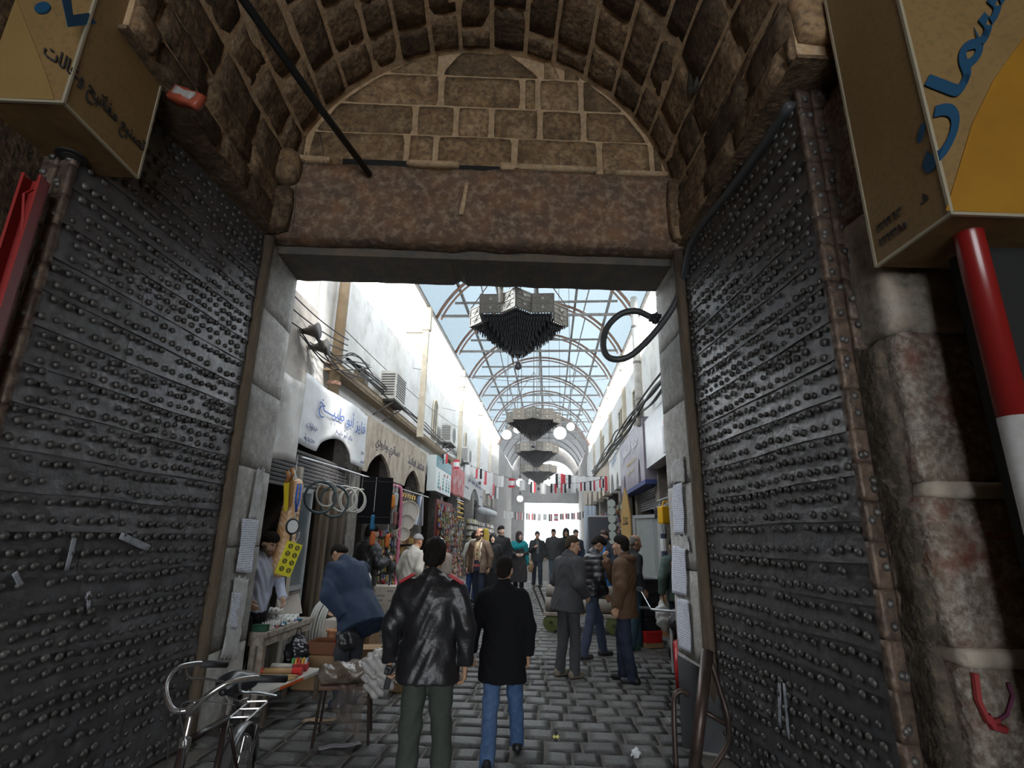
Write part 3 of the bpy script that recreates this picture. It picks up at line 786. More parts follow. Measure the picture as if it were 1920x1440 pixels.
# ---- roof: arched ribs, ties, purlins, sheets
EZ, RR, RH, RU = 7.25, 2.65, 1.76, 0.02
def rpt(a, off=0.0, v=0.0, w=RR, h=RH, ez=EZ):      # a in -1..1 across
    R_ = (w * w + h * h) / (2 * h); am = math.asin(w / R_); t = a * am
    return Vector((RU + (R_ + off) * math.sin(t), v, ez + gz(v) + h - R_ + (R_ + off) * math.cos(t)))
ribs = [1.9 + 3.0 * i for i in range(10)]
roof = tag(bpy.data.objects.new('roof', None), 'arched milky sheet roof over the street', None, None, 'structure')
COL.objects.link(roof); roof.matrix_world = SF
for v in ribs:
    m = MB(); pts = [rpt(a, 0, v) for a in np.linspace(-1, 1, 25)]; m.tube(pts, .045, 6)
    pts = [rpt(a, -.13, v) for a in np.linspace(-1, 1, 25)]; m.tube(pts, .03, 5)
    m.build('rib', M_rib, roof, smooth=True)
    a, b = rpt(-.97, -.1, v), rpt(.97, -.1, v)
    t = MB(); t.bar(a, b, .06); t.bar(a + Vector((.35, 0, .38)), b + Vector((-.35, 0, .38)), .05); t.build('tie_bar', M_steel, roof)
    c = rpt(0, -.1, v); t = MB(); t.bar(c, (c.x, v, a.z), .04)
    t.bar(rpt(-.5, -.1, v), (a.x * .5 + .0, v, a.z), .035); t.bar(rpt(.5, -.1, v), (b.x * .5, v, a.z), .035)
    t.build('strut', M_steel, roof)
AS = [-1, -.68, -.36, 0, .36, .68, 1]
for a in AS:
    m = MB(); m.bar(rpt(a, .05, -1.0 + 1.9), rpt(a, .05, 2.5), .07); m.bar(rpt(a, .05, 2.5), rpt(a, .05, VEND), .07); m.build('purlin', M_steel, roof)
vv = [1.0] + ribs[1:]
for v0, v1 in zip(vv[:-1], vv[1:]):
    for a0, a1 in zip(AS[:-1], AS[1:]):
        m = MB(); nv = int((v1 - v0) / .05)
        m.sheet(lambda p, q, a0=a0, a1=a1, v0=v0, v1=v1: rpt(a0 + (a1 - a0) * p, .10 + .012 * math.sin(q * nv * math.pi / 2 * 1.0), v0 + (v1 - v0) * q), 6, nv)
        m.build('roof_sheet', M_sheet, roof, smooth=False, fix=False)
# posts carrying the roof, gallows shaped
def gallows(side, v, z0, z1, m, w=.12, label='', rnd_pole=False):
    s = -1 if side == 'left' else 1; u = s * 2.72 + .02
    r = thing('roof_post', label, 'post', SM(u, v, z0), 'posts carrying the arched roof')
    (one('cone', (0, 0, 0), (0, 0, z1 - z0), .085, .085, 12) if rnd_pole else one('box', -w / 2, w / 2, -w / 2, w / 2, 0, z1 - z0)).build('post', m, r, smooth=rnd_pole)
    ln = .62
    t = MB(); t.bar((-s * .02, 0, z1 - z0), (s * ln, 0, z1 - z0), w * .85); t.build('arm', m, r)
    t = MB(); t.bar((0, 0, z1 - z0 - .6), (s * ln * .95, 0, z1 - z0 - .05), w * .7); t.build('brace', m, r)
    t = MB(); t.box(-.1, .1, -.1, .1, z1 - z0, z1 - z0 + max(.05, EZ + gz(v) - z1)); t.build('head', m, r)
    return r
for i, v in enumerate((7.2, 12.9, 18.0, 22.5)):
    gallows('left', v, 3.9 + gz(v), 6.62 + gz(v), M_cream, .13, ['nearest cream roof post with bracket on the left wall beside the first air conditioner', 'cream roof post on the left wall behind the second air conditioner', 'cream roof post on the left wall above the white arched sign', 'farthest cream roof post on the left wall'][i])
for i, v in enumerate((4.9, 8.3, 11.3, 15.2, 19.0, 23.0)):
    gallows('right', v, 4.25 + gz(v), 6.75 + gz(v), M_cream, .13, ['cream roof post above the purple sign partly behind the hanging hose', 'second cream roof post along the right wall', 'third cream roof post along the right wall', 'fourth cream roof post along the right wall', 'fifth cream roof post along the right wall', 'farthest cream roof post along the right wall'][i])
r = thing('wooden_pole', 'thick stained tan pole standing behind the white cloth banner', 'pole', SM(-3.17, 3.05, 3.80))
one('cone', (0, 0, 0), (0, 0, 3.5), .095, .085, 12).build('pole', M_tan, r, smooth=True)
one('lathe', [(.115, .3), (.115, .36)], 12).build('collar', M_rib, r)
r = thing('drain_pipe', 'tall grey drain pipe on the upper right wall', 'pipe', SM(2.45, 6.95, 4.25))
one('cone', (0, 0, 0), (0, 0, 3.2), .085, .085, 14).build('pipe', M_acwhite, r, smooth=True)
for z in (.6, 1.5, 2.4): one('lathe', [(.1, z), (.1, z + .05)], 14).build('clamp', M_steel, r)

# ---- far end: dark roofed stretch and the end wall with its two openings
d = MB()
DR = lambda a, v, o=0: rpt(a, o, v, 2.9, 2.0, 6.9)
nv = 36
d.sheet(lambda p, q: DR(-1.0 + 2 * p, VEND - .2 + 13 * q, .02 * math.sin(q * nv * math.pi / 2)), 24, nv)
dr = struct('roof_far', 'dark corrugated arched roof at the far end of the street', d, M_darksheet)
one('tube', [DR(a, VEND - .25, .05) for a in np.linspace(-1, 1, 21)], .09, 6).build('rim', M_rib, dr, smooth=True)
for v in (32, 35, 38, 41): one('tube', [DR(a, v, -.06) for a in np.linspace(-1, 1, 17)], .05, 5).build('rib', M_steel, dr)
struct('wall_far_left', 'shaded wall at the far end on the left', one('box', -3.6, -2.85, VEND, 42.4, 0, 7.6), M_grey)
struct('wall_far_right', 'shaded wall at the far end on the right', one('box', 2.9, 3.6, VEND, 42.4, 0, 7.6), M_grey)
e = MB(); cx, cz, rr = .62, 6.35, 2.05; z9 = gz(42)
poly_o = [(-3.4, 4.65 + z9 * 0), (3.5, 4.65), (3.5, 9.9), (-3.4, 9.9)]
ang = np.linspace(0, math.pi, 21)
hole = [(cx + rr * math.cos(a), cz + rr * math.sin(a)) for a in ang]
outer = [(3.5, cz), (3.5, 9.9)] ; 
for y, fl in ((42.0, 0), (42.3, 1)): pass
top = [(-3.4 + 6.9 * (1 - i / 20), 9.9) for i in range(21)]
vs = [(x, y, z) for y in (42.0, 42.3) for (x, z) in hole + top]
n = 42; fs = []
for i in range(20): fs += [(i, i + 1, 21 + i + 1, 21 + i), (n + i, n + 21 + i, n + 22 + i, n + i + 1), (i, n + i, n + i + 1, i + 1)]
e.add(vs, fs)
e.box(-3.4, 3.5, 42.0, 42.3, 4.75, 6.36); e.box(-3.4, cx - rr, 42.0, 42.3, 6.3, 9.9); e.box(cx + rr, 3.5, 42.0, 42.3, 6.3, 9.9)
e.box(-3.4, -1.75, 42.0, 42.3, 0, 4.8); e.box(3.0, 3.5, 42.0, 42.3, 0, 4.8)
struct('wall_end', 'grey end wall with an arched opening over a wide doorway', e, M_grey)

# ================================================================== star lanterns
M_lat = mat('pierced_tin', (0.42, 0.40, 0.36), 0.4, 0.5, noise=[((0.16, .15, .14), 60, .5)])
M_latd = mat('tin_edge', (0.30, 0.285, 0.26), 0.4, 0.6)
M_bead = mat('dark_glass_beads', (0.03, 0.032, 0.035), 0.3, spec=.6)
M_lamp = mat('white_lamp_globe', (0.85, 0.85, 0.82), 0.3, emit=((1, .98, .92), 2.5))
def star(R_, k=16):
    return [Vector(((R_ if i % 2 == 0 else R_ * .765) * math.sin(2 * math.pi * i / k), -(R_ if i % 2 == 0 else R_ * .765) * math.cos(2 * math.pi * i / k), 0)) for i in range(k)]
def lantern():
    root = thing('star_lantern', 'nearest star-shaped pierced tin lantern with dark bead skirt', 'lantern', Matrix())
    R_, H = .66, .26; S = star(R_)
    for i in range(16):
        a, b = S[i], S[(i + 1) % 16]; d = (b - a); w = d.length; x = d.normalized(); nrm = Vector((x.y, -x.x, 0))
        M = Matrix(((x.x, -nrm.x, 0, a.x), (x.y, -nrm.y, 0, a.y), (0, 0, 1, 0), (0, 0, 0, 1)))
        m = MB(); m.box(.004, w - .004, 0, .008, 0, H)
        p = m.build('panel', M_lat, root, mw=M)
        fr = MB()
        for z in (0, H / 2 - .008, H - .016): fr.box(0, w, -.008, .0, z, z + .016)
        fr.box(0, .014, -.008, 0, 0, H); fr.box(w - .014, w, -.008, 0, 0, H)
        for z0 in (H * .27, H * .73):
            for q in range(6):
                t = q * math.pi / 3; fr.bar((w / 2 + .02 * math.cos(t), -.004, z0 + .02 * math.sin(t)), (w / 2 + .085 * math.cos(t), -.004, z0 + .045 * math.sin(t)), .006)
        fr.build('lattice', M_latd, p)
        for z0 in (H * .27, H * .73): one('lathe', [(.02, 0), (.02, .012)], 8, Matrix.Translation((w / 2, -.002, z0)) @ Matrix.Rotation(math.pi / 2, 4, 'X')).build('rosette', M_acwhite, p)
    # bead skirt: rings of hanging rods, stepping down to a point
    sk = MB(); steps = 9
    for k in range(steps):
        f0 = 1 - k / steps; z0 = -.43 * (k / steps) ** .9 + .03; S0 = star(R_ * (.05 + .95 * f0) * .95)
        for i in range(16):
            a, b = S0[i], S0[(i + 1) % 16]; nseg = max(2, int((b - a).length / .035))
            for j in range(nseg):
                p = a.lerp(b, (j + .5) / nseg)
                sk.cone((p.x, p.y, z0 + .01), (p.x, p.y, z0 - .06), .012, .009, 4)
    so = sk.build('bead_skirt', M_bead, root, fix=False); so['kind'] = 'stuff'
    inn = MB(); S1 = star(R_ * .93); inn.add([tuple(p) for p in S1] + [(0, 0, -.40)], [tuple(range(15, -1, -1))] + [(i, (i + 1) % 16, 16) for i in range(16)]); inn.build('skirt_body', M_bead, root)
    one('ball', (0, 0, -.55), .055, 12, 8).build('ball_finial', mat('grey_ball', (.12, .12, .14), .2, spec=.7), root, smooth=True)
    one('cone', (0, 0, -.40), (0, 0, -.52), .012).build('stem', M_latd, root)
    ch = MB()
    for i in (0, 4, 8, 12): ch.bar(tuple(S[i] + Vector((0, 0, H))), (0, 0, 1.3), .012)
    ch.bar((0, 0, 1.25), (0, 0, 4.85), .018); ch.build('hanger', M_steel, root)
    return root
LN = lantern(); LN.matrix_world = SM(-.03, 1.45, 4.45, R(0)); LN['group'] = 'star lanterns hung along the street'
for i, (v, z) in enumerate(((7.5, 4.42), (10.9, 4.22), (14.0, 4.0))):
    copy_tree(LN, mw=SM(0.0, v, z, 0), label=['second star-shaped lantern hung along the street axis', 'third star-shaped lantern hung above the flag line', 'fourth star-shaped lantern against the bright far arch'][i])
r = thing('hanging_tube', 'white tube hanging just in front of the nearest star lantern', 'lamp', SM(-.24, .95, 4.57))
one('cone', (0, 0, 0), (0, 0, .8), .02, .02, 8).build('tube', M_acwhite, r); one('cone', (.028, 0, .02), (.028, 0, .8), .012, .012, 6).build('rod', M_cream, r)
for i, (px, py, v, rr_) in enumerate(((1050, 812, 9, .17), (950, 815, 9, .13), (970, 805, 9.4, .11), (975, 905, 13, .13), (1030, 905, 13, .10), (975, 935, 14, .11), (1070, 800, 8, .10))):
    u, z = sv(px, py, v)
    r = thing('lamp_globe', ['large white lamp globe right of the second lantern', 'white lamp globe left of the second lantern', 'small white lamp globe beside the left roof posts', 'white square lamp left of the fourth lantern', 'white lamp right of the fourth lantern', 'white lamp hung low left of the flags', 'small white lamp near the right roof posts'][i], 'lamp', SM(u, v, z))
    one('ball', (0, 0, 0), rr_, 14, 8).build('globe', M_lamp, r, smooth=True); one('cone', (0, 0, rr_ * .9), (0, 0, rr_ + .12), .04).build('cap', M_steel, r); one('cone', (0, 0, rr_ + .1), (0, 0, rpt(max(-1, min(1, (u - RU) / RR)) * .9, 0, v).z - z + .12), .008, n=4).build('cord', M_cable, r)

# thin scattering haze volume filling the far part of the street
hm = bpy.data.materials.new('thin_haze'); hm.use_nodes = True
hm.node_tree.nodes.remove(hm.node_tree.nodes['Principled BSDF'])
vs_ = hm.node_tree.nodes.new('ShaderNodeVolumeScatter'); vs_.inputs['Density'].default_value = 0.014; vs_.inputs['Color'].default_value = (.95, .97, 1, 1); vs_.inputs['Anisotropy'].default_value = .35
hm.node_tree.links.new(vs_.outputs[0], hm.node_tree.nodes['Material Output'].inputs['Volume'])
tag(one('box', -2.98, 2.44, 9.0, 41.5, 0.3, 6.9).build('haze', hm, mw=SF), 'thin bright haze in the far part of the street', 'haze', None, 'stuff')
# ================================================================== signs, banners, air conditioners, cables
M_banner = mat('white_banner_cloth', (0.72, 0.74, 0.76), 0.7, noise=[((0.58, .59, .6), 3, .4)])
M_blue = plain((0.10, 0.17, 0.45), .6); M_navy = plain((0.05, 0.07, 0.2), .6); M_ink = plain((0.02, 0.02, 0.022), .6)
M_board = mat('weathered_tan_board', (0.46, 0.39, 0.30), 0.75, noise=[((0.27, .21, .15), 3.5, .55), ((0.6, .54, .45), 8, .3)], stretch=(1, 1, .5))
M_dirtycloth = mat('stained_white_tarpaulin', (0.60, 0.58, 0.55), 0.7, noise=[((0.17, .14, .11), 3, .55), ((0.7, .7, .7), 6, .3)])
def arch_poly(w, h, arches, pointed=True, z0=0):
    pts = [(-w / 2, z0)]
    for (c, hw, ah) in arches:
        for t in np.linspace(-1, 1, 15):
            zz = ah * ((1 - abs(t) ** 1.7) ** .62 if not pointed else (1 - abs(t) ** 1.3) ** .62)
            pts.append((c + hw * t, z0 + zz))
    pts += [(w / 2, z0), (w / 2, h), (-w / 2, h)]
    return pts
def sign(name, label, side, u, v0, v1, z0, z1, m, arches=(), th=.05, pointed=False, cloth=0.0, cat='sign', group=None):
    s = 1 if side == 'left' else -1
    vc = (v0 + v1) / 2; w = v1 - v0
    r = thing(name, label, cat, SM(u, vc, z0, s * math.pi / 2), group)
    ar = sorted([((a - vc) * s, hw, ah) for a, hw, ah in arches])
    poly = arch_poly(w, z1 - z0, ar, pointed)
    if not cloth:
        one('prism', poly, 0, th).build('board', m, r)
    else:
        # cloth: columns from the scalloped lower edge to the top, with soft folds
        mb = MB(); nx, nzv = 48, 10
        lowx = [p[0] for p in poly[:-2]]; lowz = [p[1] for p in poly[:-2]]
        def fn(p, q):
            x = -w / 2 + w * p; zb = float(np.interp(x, lowx, lowz)); z = zb + (z1 - z0 - zb) * q
            return (x, -cloth * (.5 + math.sin(x * 7 + z * 3.5) * .35 + nz((x, z, 1), 3.5) * .9), z + .02 * math.sin(x * 3))
        mb.sheet(fn, nx, nzv)
        mb.build('cloth', m, r, smooth=True, fix=False, solid=.006)
    return r
def T(x, z, y=-.012, rot=0.0): return Matrix.Translation((x, y, z)) @ Matrix.Rotation(rot, 4, 'Y')

b = sign('cloth_banner', 'white cloth banner with blue Arabic lettering and arched lower edge', 'left', -3.0, 1.68, 4.33, 2.90, 3.88, M_banner, [(3.0, .72, .30)], cloth=.022, cat='banner')
lettering('فايز أبو طبيـــخ', 2.0, M_blue, b, T(.12, .66, -.05), height=.36)
lettering('علاء أبو طبيخ', .75, M_navy, b, T(.18, .39, -.05), height=.13)
lettering('خرداوات', .36, M_navy, b, T(-1.02, .28, -.05), height=.11)
lettering('حديدية', .34, M_navy, b, T(-1.06, .10, -.05), height=.11)
lettering('بيع', .14, M_navy, b, T(1.1, .24, -.05), height=.06); lettering('مفرق', .2, M_navy, b, T(1.12, .09, -.05), height=.07)
b = sign('tarpaulin', 'brown-stained white tarpaulin hanging left of the cloth banner', 'left', -2.99, .92, 1.66, 2.62, 3.70, M_dirtycloth, [], cloth=.035, cat='tarpaulin')
for v0, v1, nm, a, txt in ((4.37, 7.05, 'weathered tan board sign with faded writing above the first pointed arch', 5.45, 'صناتري وبارودي'), (7.07, 9.45, 'weathered tan board sign above the second pointed arch', 8.15, 'محمد سعيد')):
    b = sign('board_sign', nm, 'left', -3.03, v0, v1, 2.88, 3.88 + gz(v1) * .4, M_board, [(a, .80, .46)], th=.06, pointed=True, group='weathered board signs')
    lettering(txt, 1.7, plain((.10, .09, .11)), b, T(.15 if v0 < 5 else .1, .62, -.006), height=.3)
b = sign('light_box_sign', 'teal and white projecting box sign with printed fittings', 'left', -2.80, 9.75, 12.1, 2.98, 3.98, plain((.72, .78, .78), .4), th=.25)
one('box', -1.175, 1.175, -.012, .0, .68, 1.0).build('teal_band', plain((.06, .26, .32), .4), b)
lettering('الشام', .55, M_banner, b, T(-.75, .84, -.014), height=.2)
lettering('معدات ثقيلة', .9, M_banner, b, T(.45, .82, -.014), height=.1)
M_teal = plain((.05, .30, .30), .5)
for i, x in enumerate((-.75, -.1, .45, .85)):
    m = MB(); 
    for k in range(5): m.box(x - .10 + .03 * k, x + .08 - .015 * k, -.012, 0, .10 + .1 * k, .17 + .1 * k)
    m.build('printed_fitting', M_teal, b)
for x, z in ((-.5, .12), (.1, .55), (.6, .58)): one('lathe', [(.05, 0), (.05, .012)], 10, Matrix.Translation((x, .0, z)) @ Matrix.Rotation(math.pi / 2, 4, 'X')).build('red_dot', plain((.6, .12, .1)), b)
M_redb = mat('faded_red_banner', (0.42, 0.07, 0.08), .6, noise=((.55, .25, .25), 6, .35))
b = sign('red_banner', 'faded red banner printed with pale figures beside the teal sign', 'left', -2.86, 12.3, 15.2, 3.12, 4.12, M_redb, cloth=.03, cat='banner')
for i in range(7): one('box', -1.1 + .32 * i, -1.02 + .32 * i, -.06, -.055, .3 + .1 * (i % 3), .5 + .1 * (i % 3)).build('printed_figure', M_banner, b)
b = sign('board_sign', 'white arched board sign with navy Arabic lettering under the large air conditioner', 'left', -3.02, 16.2, 22.6, 3.28, 4.5, mat('pale_grey_board', (.55, .55, .55), .6, noise=((.4, .4, .4), 3, .4)), [(19.6, 1.5, .62)], th=.06, group='weathered board signs')
lettering('محمود سنان محمود بشير', 4.6, M_navy, b, T(0.1, .86, -.008), height=.36)
lettering('تجارة عامة', 1.0, M_navy, b, T(-2.4, .45, -.008), height=.14); lettering('قطع تبديل', 1.0, M_navy, b, T(2.4, .42, -.008), height=.14)
b = sign('board_sign', 'far tan board sign with faded writing and two small arches', 'left', -3.02, 22.7, 28.6, 3.5, 4.75, M_board, [(24.3, .9, .7), (27.0, .9, .7)], th=.06, pointed=True, group='weathered board signs')
lettering('مفروشات', 2.4, plain((.16, .13, .1)), b, T(-.8, 1.0, -.008), height=.25)
# right side signs
M_gloss = mat('white_glossy_print', (.66, .68, .70), .25, noise=((.5, .53, .57), 2, .4))
b = sign('light_box_sign', 'white printed sign with a small red figure nearest the right jamb', 'right', 2.50, 3.5, 6.68, 3.24, 4.28, M_gloss, th=.28)
for (x, z, w, h, c) in ((.55, .12, .1, .42, (.3, .3, .32)), (.35, .05, .08, .5, (.45, .45, .48)), (.9, .2, .12, .38, (.6, .08, .09)), (.92, .62, .08, .08, (.4, .25, .2)), (.5, .55, .09, .1, (.5, .1, .1)), (1.3, .1, .06, .5, (.5, .52, .55))):
    one('box', x - w, x + w, -.012, 0, z, z + h).build('printed_figure', plain(c), b, bevel=.0)
lettering('فاخر', .5, plain((.7, .12, .12)), b, T(.9, .85, -.014), height=.12)
M_purple = mat('dusty_purple_sign', (.20, .18, .235), .4, noise=((.3, .28, .33), 2.5, .45))
b = sign('light_box_sign', 'dusty purple sign with white Arabic letters and two slot arches', 'right', 2.46, 6.72, 10.7, 3.02, 4.42, M_purple, [(7.4, .18, .55), (9.9, .18, .45)], th=.30)
lettering('منير السمان', 2.7, M_banner, b, T(-.1, 1.0, -.014), height=.42)
lettering('عدد صناعية كهربائية', 1.6, plain((.6, .5, .2)), b, T(.2, .62, -.014), height=.13)
lettering('ادوات يدوية', 1.2, plain((.6, .5, .2)), b, T(.0, .40, -.014), height=.11)
one('box', -1.99, 1.99, .0, .3, -.10, 0).build('blue_edge', plain((.04, .06, .2)), b)
b = sign('board_sign', 'white board sign with pale blue writing after the purple sign', 'right', 2.50, 11.0, 14.1, 3.3, 4.66, mat('white_board', (.66, .66, .64), .6, noise=((.5, .5, .48), 3, .4)), [(11.8, .3, .5), (13.2, .45, .6)], th=.3, pointed=True, group='board signs on the right')
lettering('الخير', 1.2, plain((.16, .28, .5)), b, T(.1, .95, -.014), height=.35)
b = sign('board_sign', 'cream stone-coloured sign with three pointed arches further along the right side', 'right', 2.50, 14.3, 20.0, 3.4, 4.7, M_board, [(15.4, .55, .7), (17.2, .55, .7), (18.9, .55, .7)], th=.3, pointed=True, group='board signs on the right')
b = sign('board_sign', 'far cream sign with pointed arches near the end of the right side', 'right', 2.50, 20.2, 28.5, 3.5, 4.75, M_board, [(22, .8, .8), (25, .8, .8)], th=.3, pointed=True, group='board signs on the right')

def air_con(v, z, w, label, fan=True):
    r = thing('air_conditioner', label, 'air conditioner', SM(-3.28, v, z, math.pi / 2), 'air conditioners on the left wall')
    d = .34; h = .62
    one('box', -w / 2, w / 2, -.12 - d, -.12, 0, h).build('casing', M_acwhite, r, bevel=.012)
    g = MB()
    for k in range(9): g.box(-w / 2 - .006, -w / 2, -.12 - d + .03, -.15, .08 + .055 * k, .105 + .055 * k)
    g.build('side_grille', M_acdark, r)
    if fan:
        f = MB(); c = (w * .12, -.125 - d, h / 2)
        for q in range(1, 5):
            pts = [(c[0] + .06 * q * math.cos(a), c[1], c[2] + .06 * q * math.sin(a)) for a in np.linspace(0, 2 * math.pi, 18, endpoint=False)]
            f.tube(pts, .006, 4, closed=True)
        f.build('fan_guard', M_acdark, r)
        one('lathe', [(.25, 0), (.25, .01)], 18, Matrix.Translation((c[0], c[1] + .004, c[2])) @ Matrix.Rotation(math.pi / 2, 4, 'X')).build('fan_opening', plain((.16, .16, .165)), r)
    else:
        g = MB()
        for k in range(10): g.box(-w / 2 + .06, w / 2 - .06, -.128 - d, -.12 - d, .06 + .052 * k, .085 + .052 * k)
        g.build('front_grille', M_acdark, r)
    t = MB()
    for x in (-w / 2 + .06, w / 2 - .06): t.bar((x, 0, -.03), (x, -.12 - d, -.03), .035); t.bar((x, 0, -.33), (x, -.1 - d, -.04), .025)
    t.build('bracket', M_steel, r); one('box', -w / 2 - .05, w / 2 + .05, -.14 - d, -.08, -.05, -.03).build('drip_tray', plain((.1, .1, .1)), r)
air_con(5.75, 4.48, .8, 'nearest air conditioner on the left wall with slatted grille', False)
air_con(12.3, 4.72, .9, 'second air conditioner on the left wall by the arched window')
air_con(16.2, 4.60, 1.0, 'large white air conditioner above the white arched sign')

def cables(name, label, lines, r=.012, mw=SF):
    mb = MB()
    for ln in lines: mb.tube(ln, r if not isinstance(r, list) else r[0], 5)
    return tag(mb.build(name, M_cable, smooth=True, mw=mw), label, 'cable')
rc = random.Random(4)
ls = []
for k in range(7):
    z = 4.42 + .05 * k + rc.uniform(-.03, .03)
    pts = [(2.42 + rc.uniform(-.06, .06), 3.2 + i * 1.9, z + .02 * i + rc.uniform(-.12, .06)) for i in range(10)]
    ls.append(curve_pts(pts, 5))
cables('cable_bundle', 'thick tangle of black cables running along the top of the right signs', ls, .022)
ls = []
for k in range(5):
    z = 4.5 + .04 * k
    pts = [(-3.02 + rc.uniform(-.05, .05), 3.2 + i * 1.9, z + .012 * i + rc.uniform(-.06, .05)) for i in range(8)]
    ls.append(curve_pts(pts, 5))
cables('cable_bundle', 'dark cables lying along the tan steel channel on the left', ls, .014)
ls = []
for k in range(9):
    a = (-3.26 + .02 * k, 2.0 + rc.uniform(-.2, .3), 4.55 + rc.uniform(-.15, .2)); b_ = (-2.9, 3.1, 4.45 + rc.uniform(-.25, .3)); c = (-2.95, 4.1 + rc.uniform(-.3, .3), 4.6 + rc.uniform(-.15, .2))
    ls.append(curve_pts([a, Vector(a).lerp(Vector(b_), .5) - Vector((0, 0, rc.uniform(.05, .3))), b_, c], 6))
for k in range(3): ls.append(sag((-3.25, 1.5, 5.0 - .2 * k), (-3.0, 3.05, 4.9 - .1 * k), .05))
cables('cable_tangle', 'messy knot of wires around the tan pole above the banner', ls, .010)
r = thing('junction_box', 'small grey junction box behind the tan pole', 'junction box', SM(-3.2, 4.35, 4.62)); one('box', -.1, .1, -.12, .12, -.13, .13).build('box', M_tan, r); one('box', .1, .108, -.1, .1, -.11, .11).build('lid', M_steel, r)
for i, (v, z) in enumerate(((1.9, 4.6), (2.25, 4.48))):
    r = thing('loud_hailer', ['dark round horn fixed on the grey wall', 'second dark round horn beside the first on the grey wall'][i], 'loudspeaker', SF @ Matrix.Translation((-3.28, v, z)) @ Matrix.Rotation(math.pi / 2, 4, 'Y'))
    one('lathe', [(.03, 0), (.05, .1), (.11, .26), (.13, .28)], 14).build('horn', plain((.06, .055, .05), .5), r, smooth=True); one('box', -.03, .03, -.03, .03, -.01, .05).build('bracket', M_steel, r)
for k, (a, b_, d_) in enumerate((((-3.2, 8, 6.0), (2.5, 9.5, 6.2), .25), ((-3.2, 3.3, 5.2), (-2.9, 14, 5.6), .15), ((-3.2, 12, 5.9), (2.6, 14, 6.1), .3))):
    tag(one('tube', sag(a, b_, d_), .007, 4).build('wire', M_cable, mw=SF), ['thin wire sagging across the street under the roof', 'thin wire along the left wall past the first air conditioner', 'thin wire crossing the street further back'][k], 'wire')

# flag lines
def flags(name, label, a, b_, drop, n, size, seed):
    rf = random.Random(seed); pts = sag(a, b_, drop, n)
    base = SF.inverted() @ Vector((0, 0, 0))
    r = thing(name, label, 'bunting', SF)
    one('tube', pts, .008, 4).build('string', M_cable, r)
    mats3 = [plain((.62, .05, .07), .7), plain((.80, .80, .80), .7), plain((.02, .02, .025), .7), plain((.05, .3, .1), .7)]
    for i in range(n):
        p = Vector(pts[i]).lerp(Vector(pts[i + 1]), .5); h = size * rf.uniform(.9, 1.15); w = size * rf.uniform(.55, .68); ty = rf.random()
        mb = MB(); nn = 6
        fs = []
        def fn(x, z): return (p.x + (x - .5) * w, p.y + .04 * math.sin(x * 6 + i) * (1 - z) + rf.uniform(-.0, .0), p.z - h + h * z + .0)
        mb.sheet(fn, nn, 4); me = mb.mesh()
        for mm in mats3: me.materials.append(mm)
        order = (0, 1, 2) if i % 2 else (2, 1, 0)
        for pi, pl in enumerate(me.polygons):
            c = pi % nn; pl.material_index = order[c // 2] if ty < .62 else (1 if ty < .9 or 1 <= pi // nn <= 2 else 0)
        o = new_obj('flag', me, None, r)
        o.modifiers.new('thickness', 'SOLIDIFY').thickness = .004
        if ty < .62:
            st = MB()
            for zz in (.38, .66): st.lathe([(w * .07, -.012), (w * .07, .012)], 5, Matrix.Translation((p.x, p.y, p.z - h + h * zz)) @ Matrix.Rotation(math.pi / 2, 4, 'X'))
            st.build('star', mats3[3], o)
    return r
flags('flag_line', 'line of red white and black flags sagging across the middle of the street', (-2.9, 10.5, 4.2), (2.3, 13.2, 3.75), .5, 16, .30, 3)
flags('flag_line', 'upper right line of larger red white and black flags', (.6, 13.5, 3.95), (2.4, 14, 3.9), .05, 7, .48, 9)
flags('flag_line', 'flags hanging along the left wall beside the white sign', (-2.8, 18.0, 5.0), (-2.7, 26, 4.5), .1, 9, .6, 5)
flags('flag_line', 'far line of flags across the bright end doorway', (-2.6, 30.0, 3.5), (2.8, 30, 3.5), .2, 15, .42, 15)
# ================================================================== people
M_skin = vmat('skin', .55, .35)
M_hairm = mat('black_hair', (0.010, 0.008, 0.007), 0.75, spec=.1, noise=((.018, .015, .013), 60, .4), bump=.6, bscale=90)
M_hairg = mat('grey_hair', (0.10, 0.095, 0.09), 0.6, bump=.6, bscale=90)
M_hairs = mat('cropped_dark_hair', (0.016, 0.012, 0.010), 0.8, spec=.1, bump=.5, bscale=120)
M_shoe = plain((.018, .018, .02), .4)
def rotm(yaw, pitch, roll=0.0):
    return np.array((Matrix.Rotation(yaw, 3, 'Z') @ Matrix.Rotation(pitch, 3, 'X') @ Matrix.Rotation(roll, 3, 'Y')))
def hand_sdf(w, d, side, curl, palm):
    """w wrist, d direction of the hand, side towards the thumb, palm = where the palm looks"""
    d = np.array(d, float); d /= np.linalg.norm(d); palm = np.array(palm, float); palm -= d * (palm @ d); palm /= np.linalg.norm(palm)
    side = np.cross(d, palm) * side
    segs = []
    kn = []
    for i, o in enumerate((.028, .010, -.009, -.027)):
        k = w + d * (.085 - .006 * abs(i - 1)) + side * o
        segs.append((w + side * o * .55, k, .017, .0125)); kn.append(k)
        L1, L2 = ((.036, .034), (.040, .038), (.038, .035), (.030, .028))[i]
        c1 = curl * .9; d1 = d * math.cos(c1) + palm * math.sin(c1); c2 = curl * 2.1; d2 = d * math.cos(c2) + palm * math.sin(c2)
        m = k + d1 * L1; segs.append((k, m, .0105, .0095)); segs.append((m, m + d2 * L2, .0095, .008))
    t0 = w + d * .025 + side * .026; t1 = t0 + d * .032 + side * .026 + palm * .012; t2 = t1 + d * .030 + palm * .018 * (.4 + curl)
    segs.append((t0, t1, .0135, .0115)); segs.append((t1, t2, .0115, .009))
    return segs
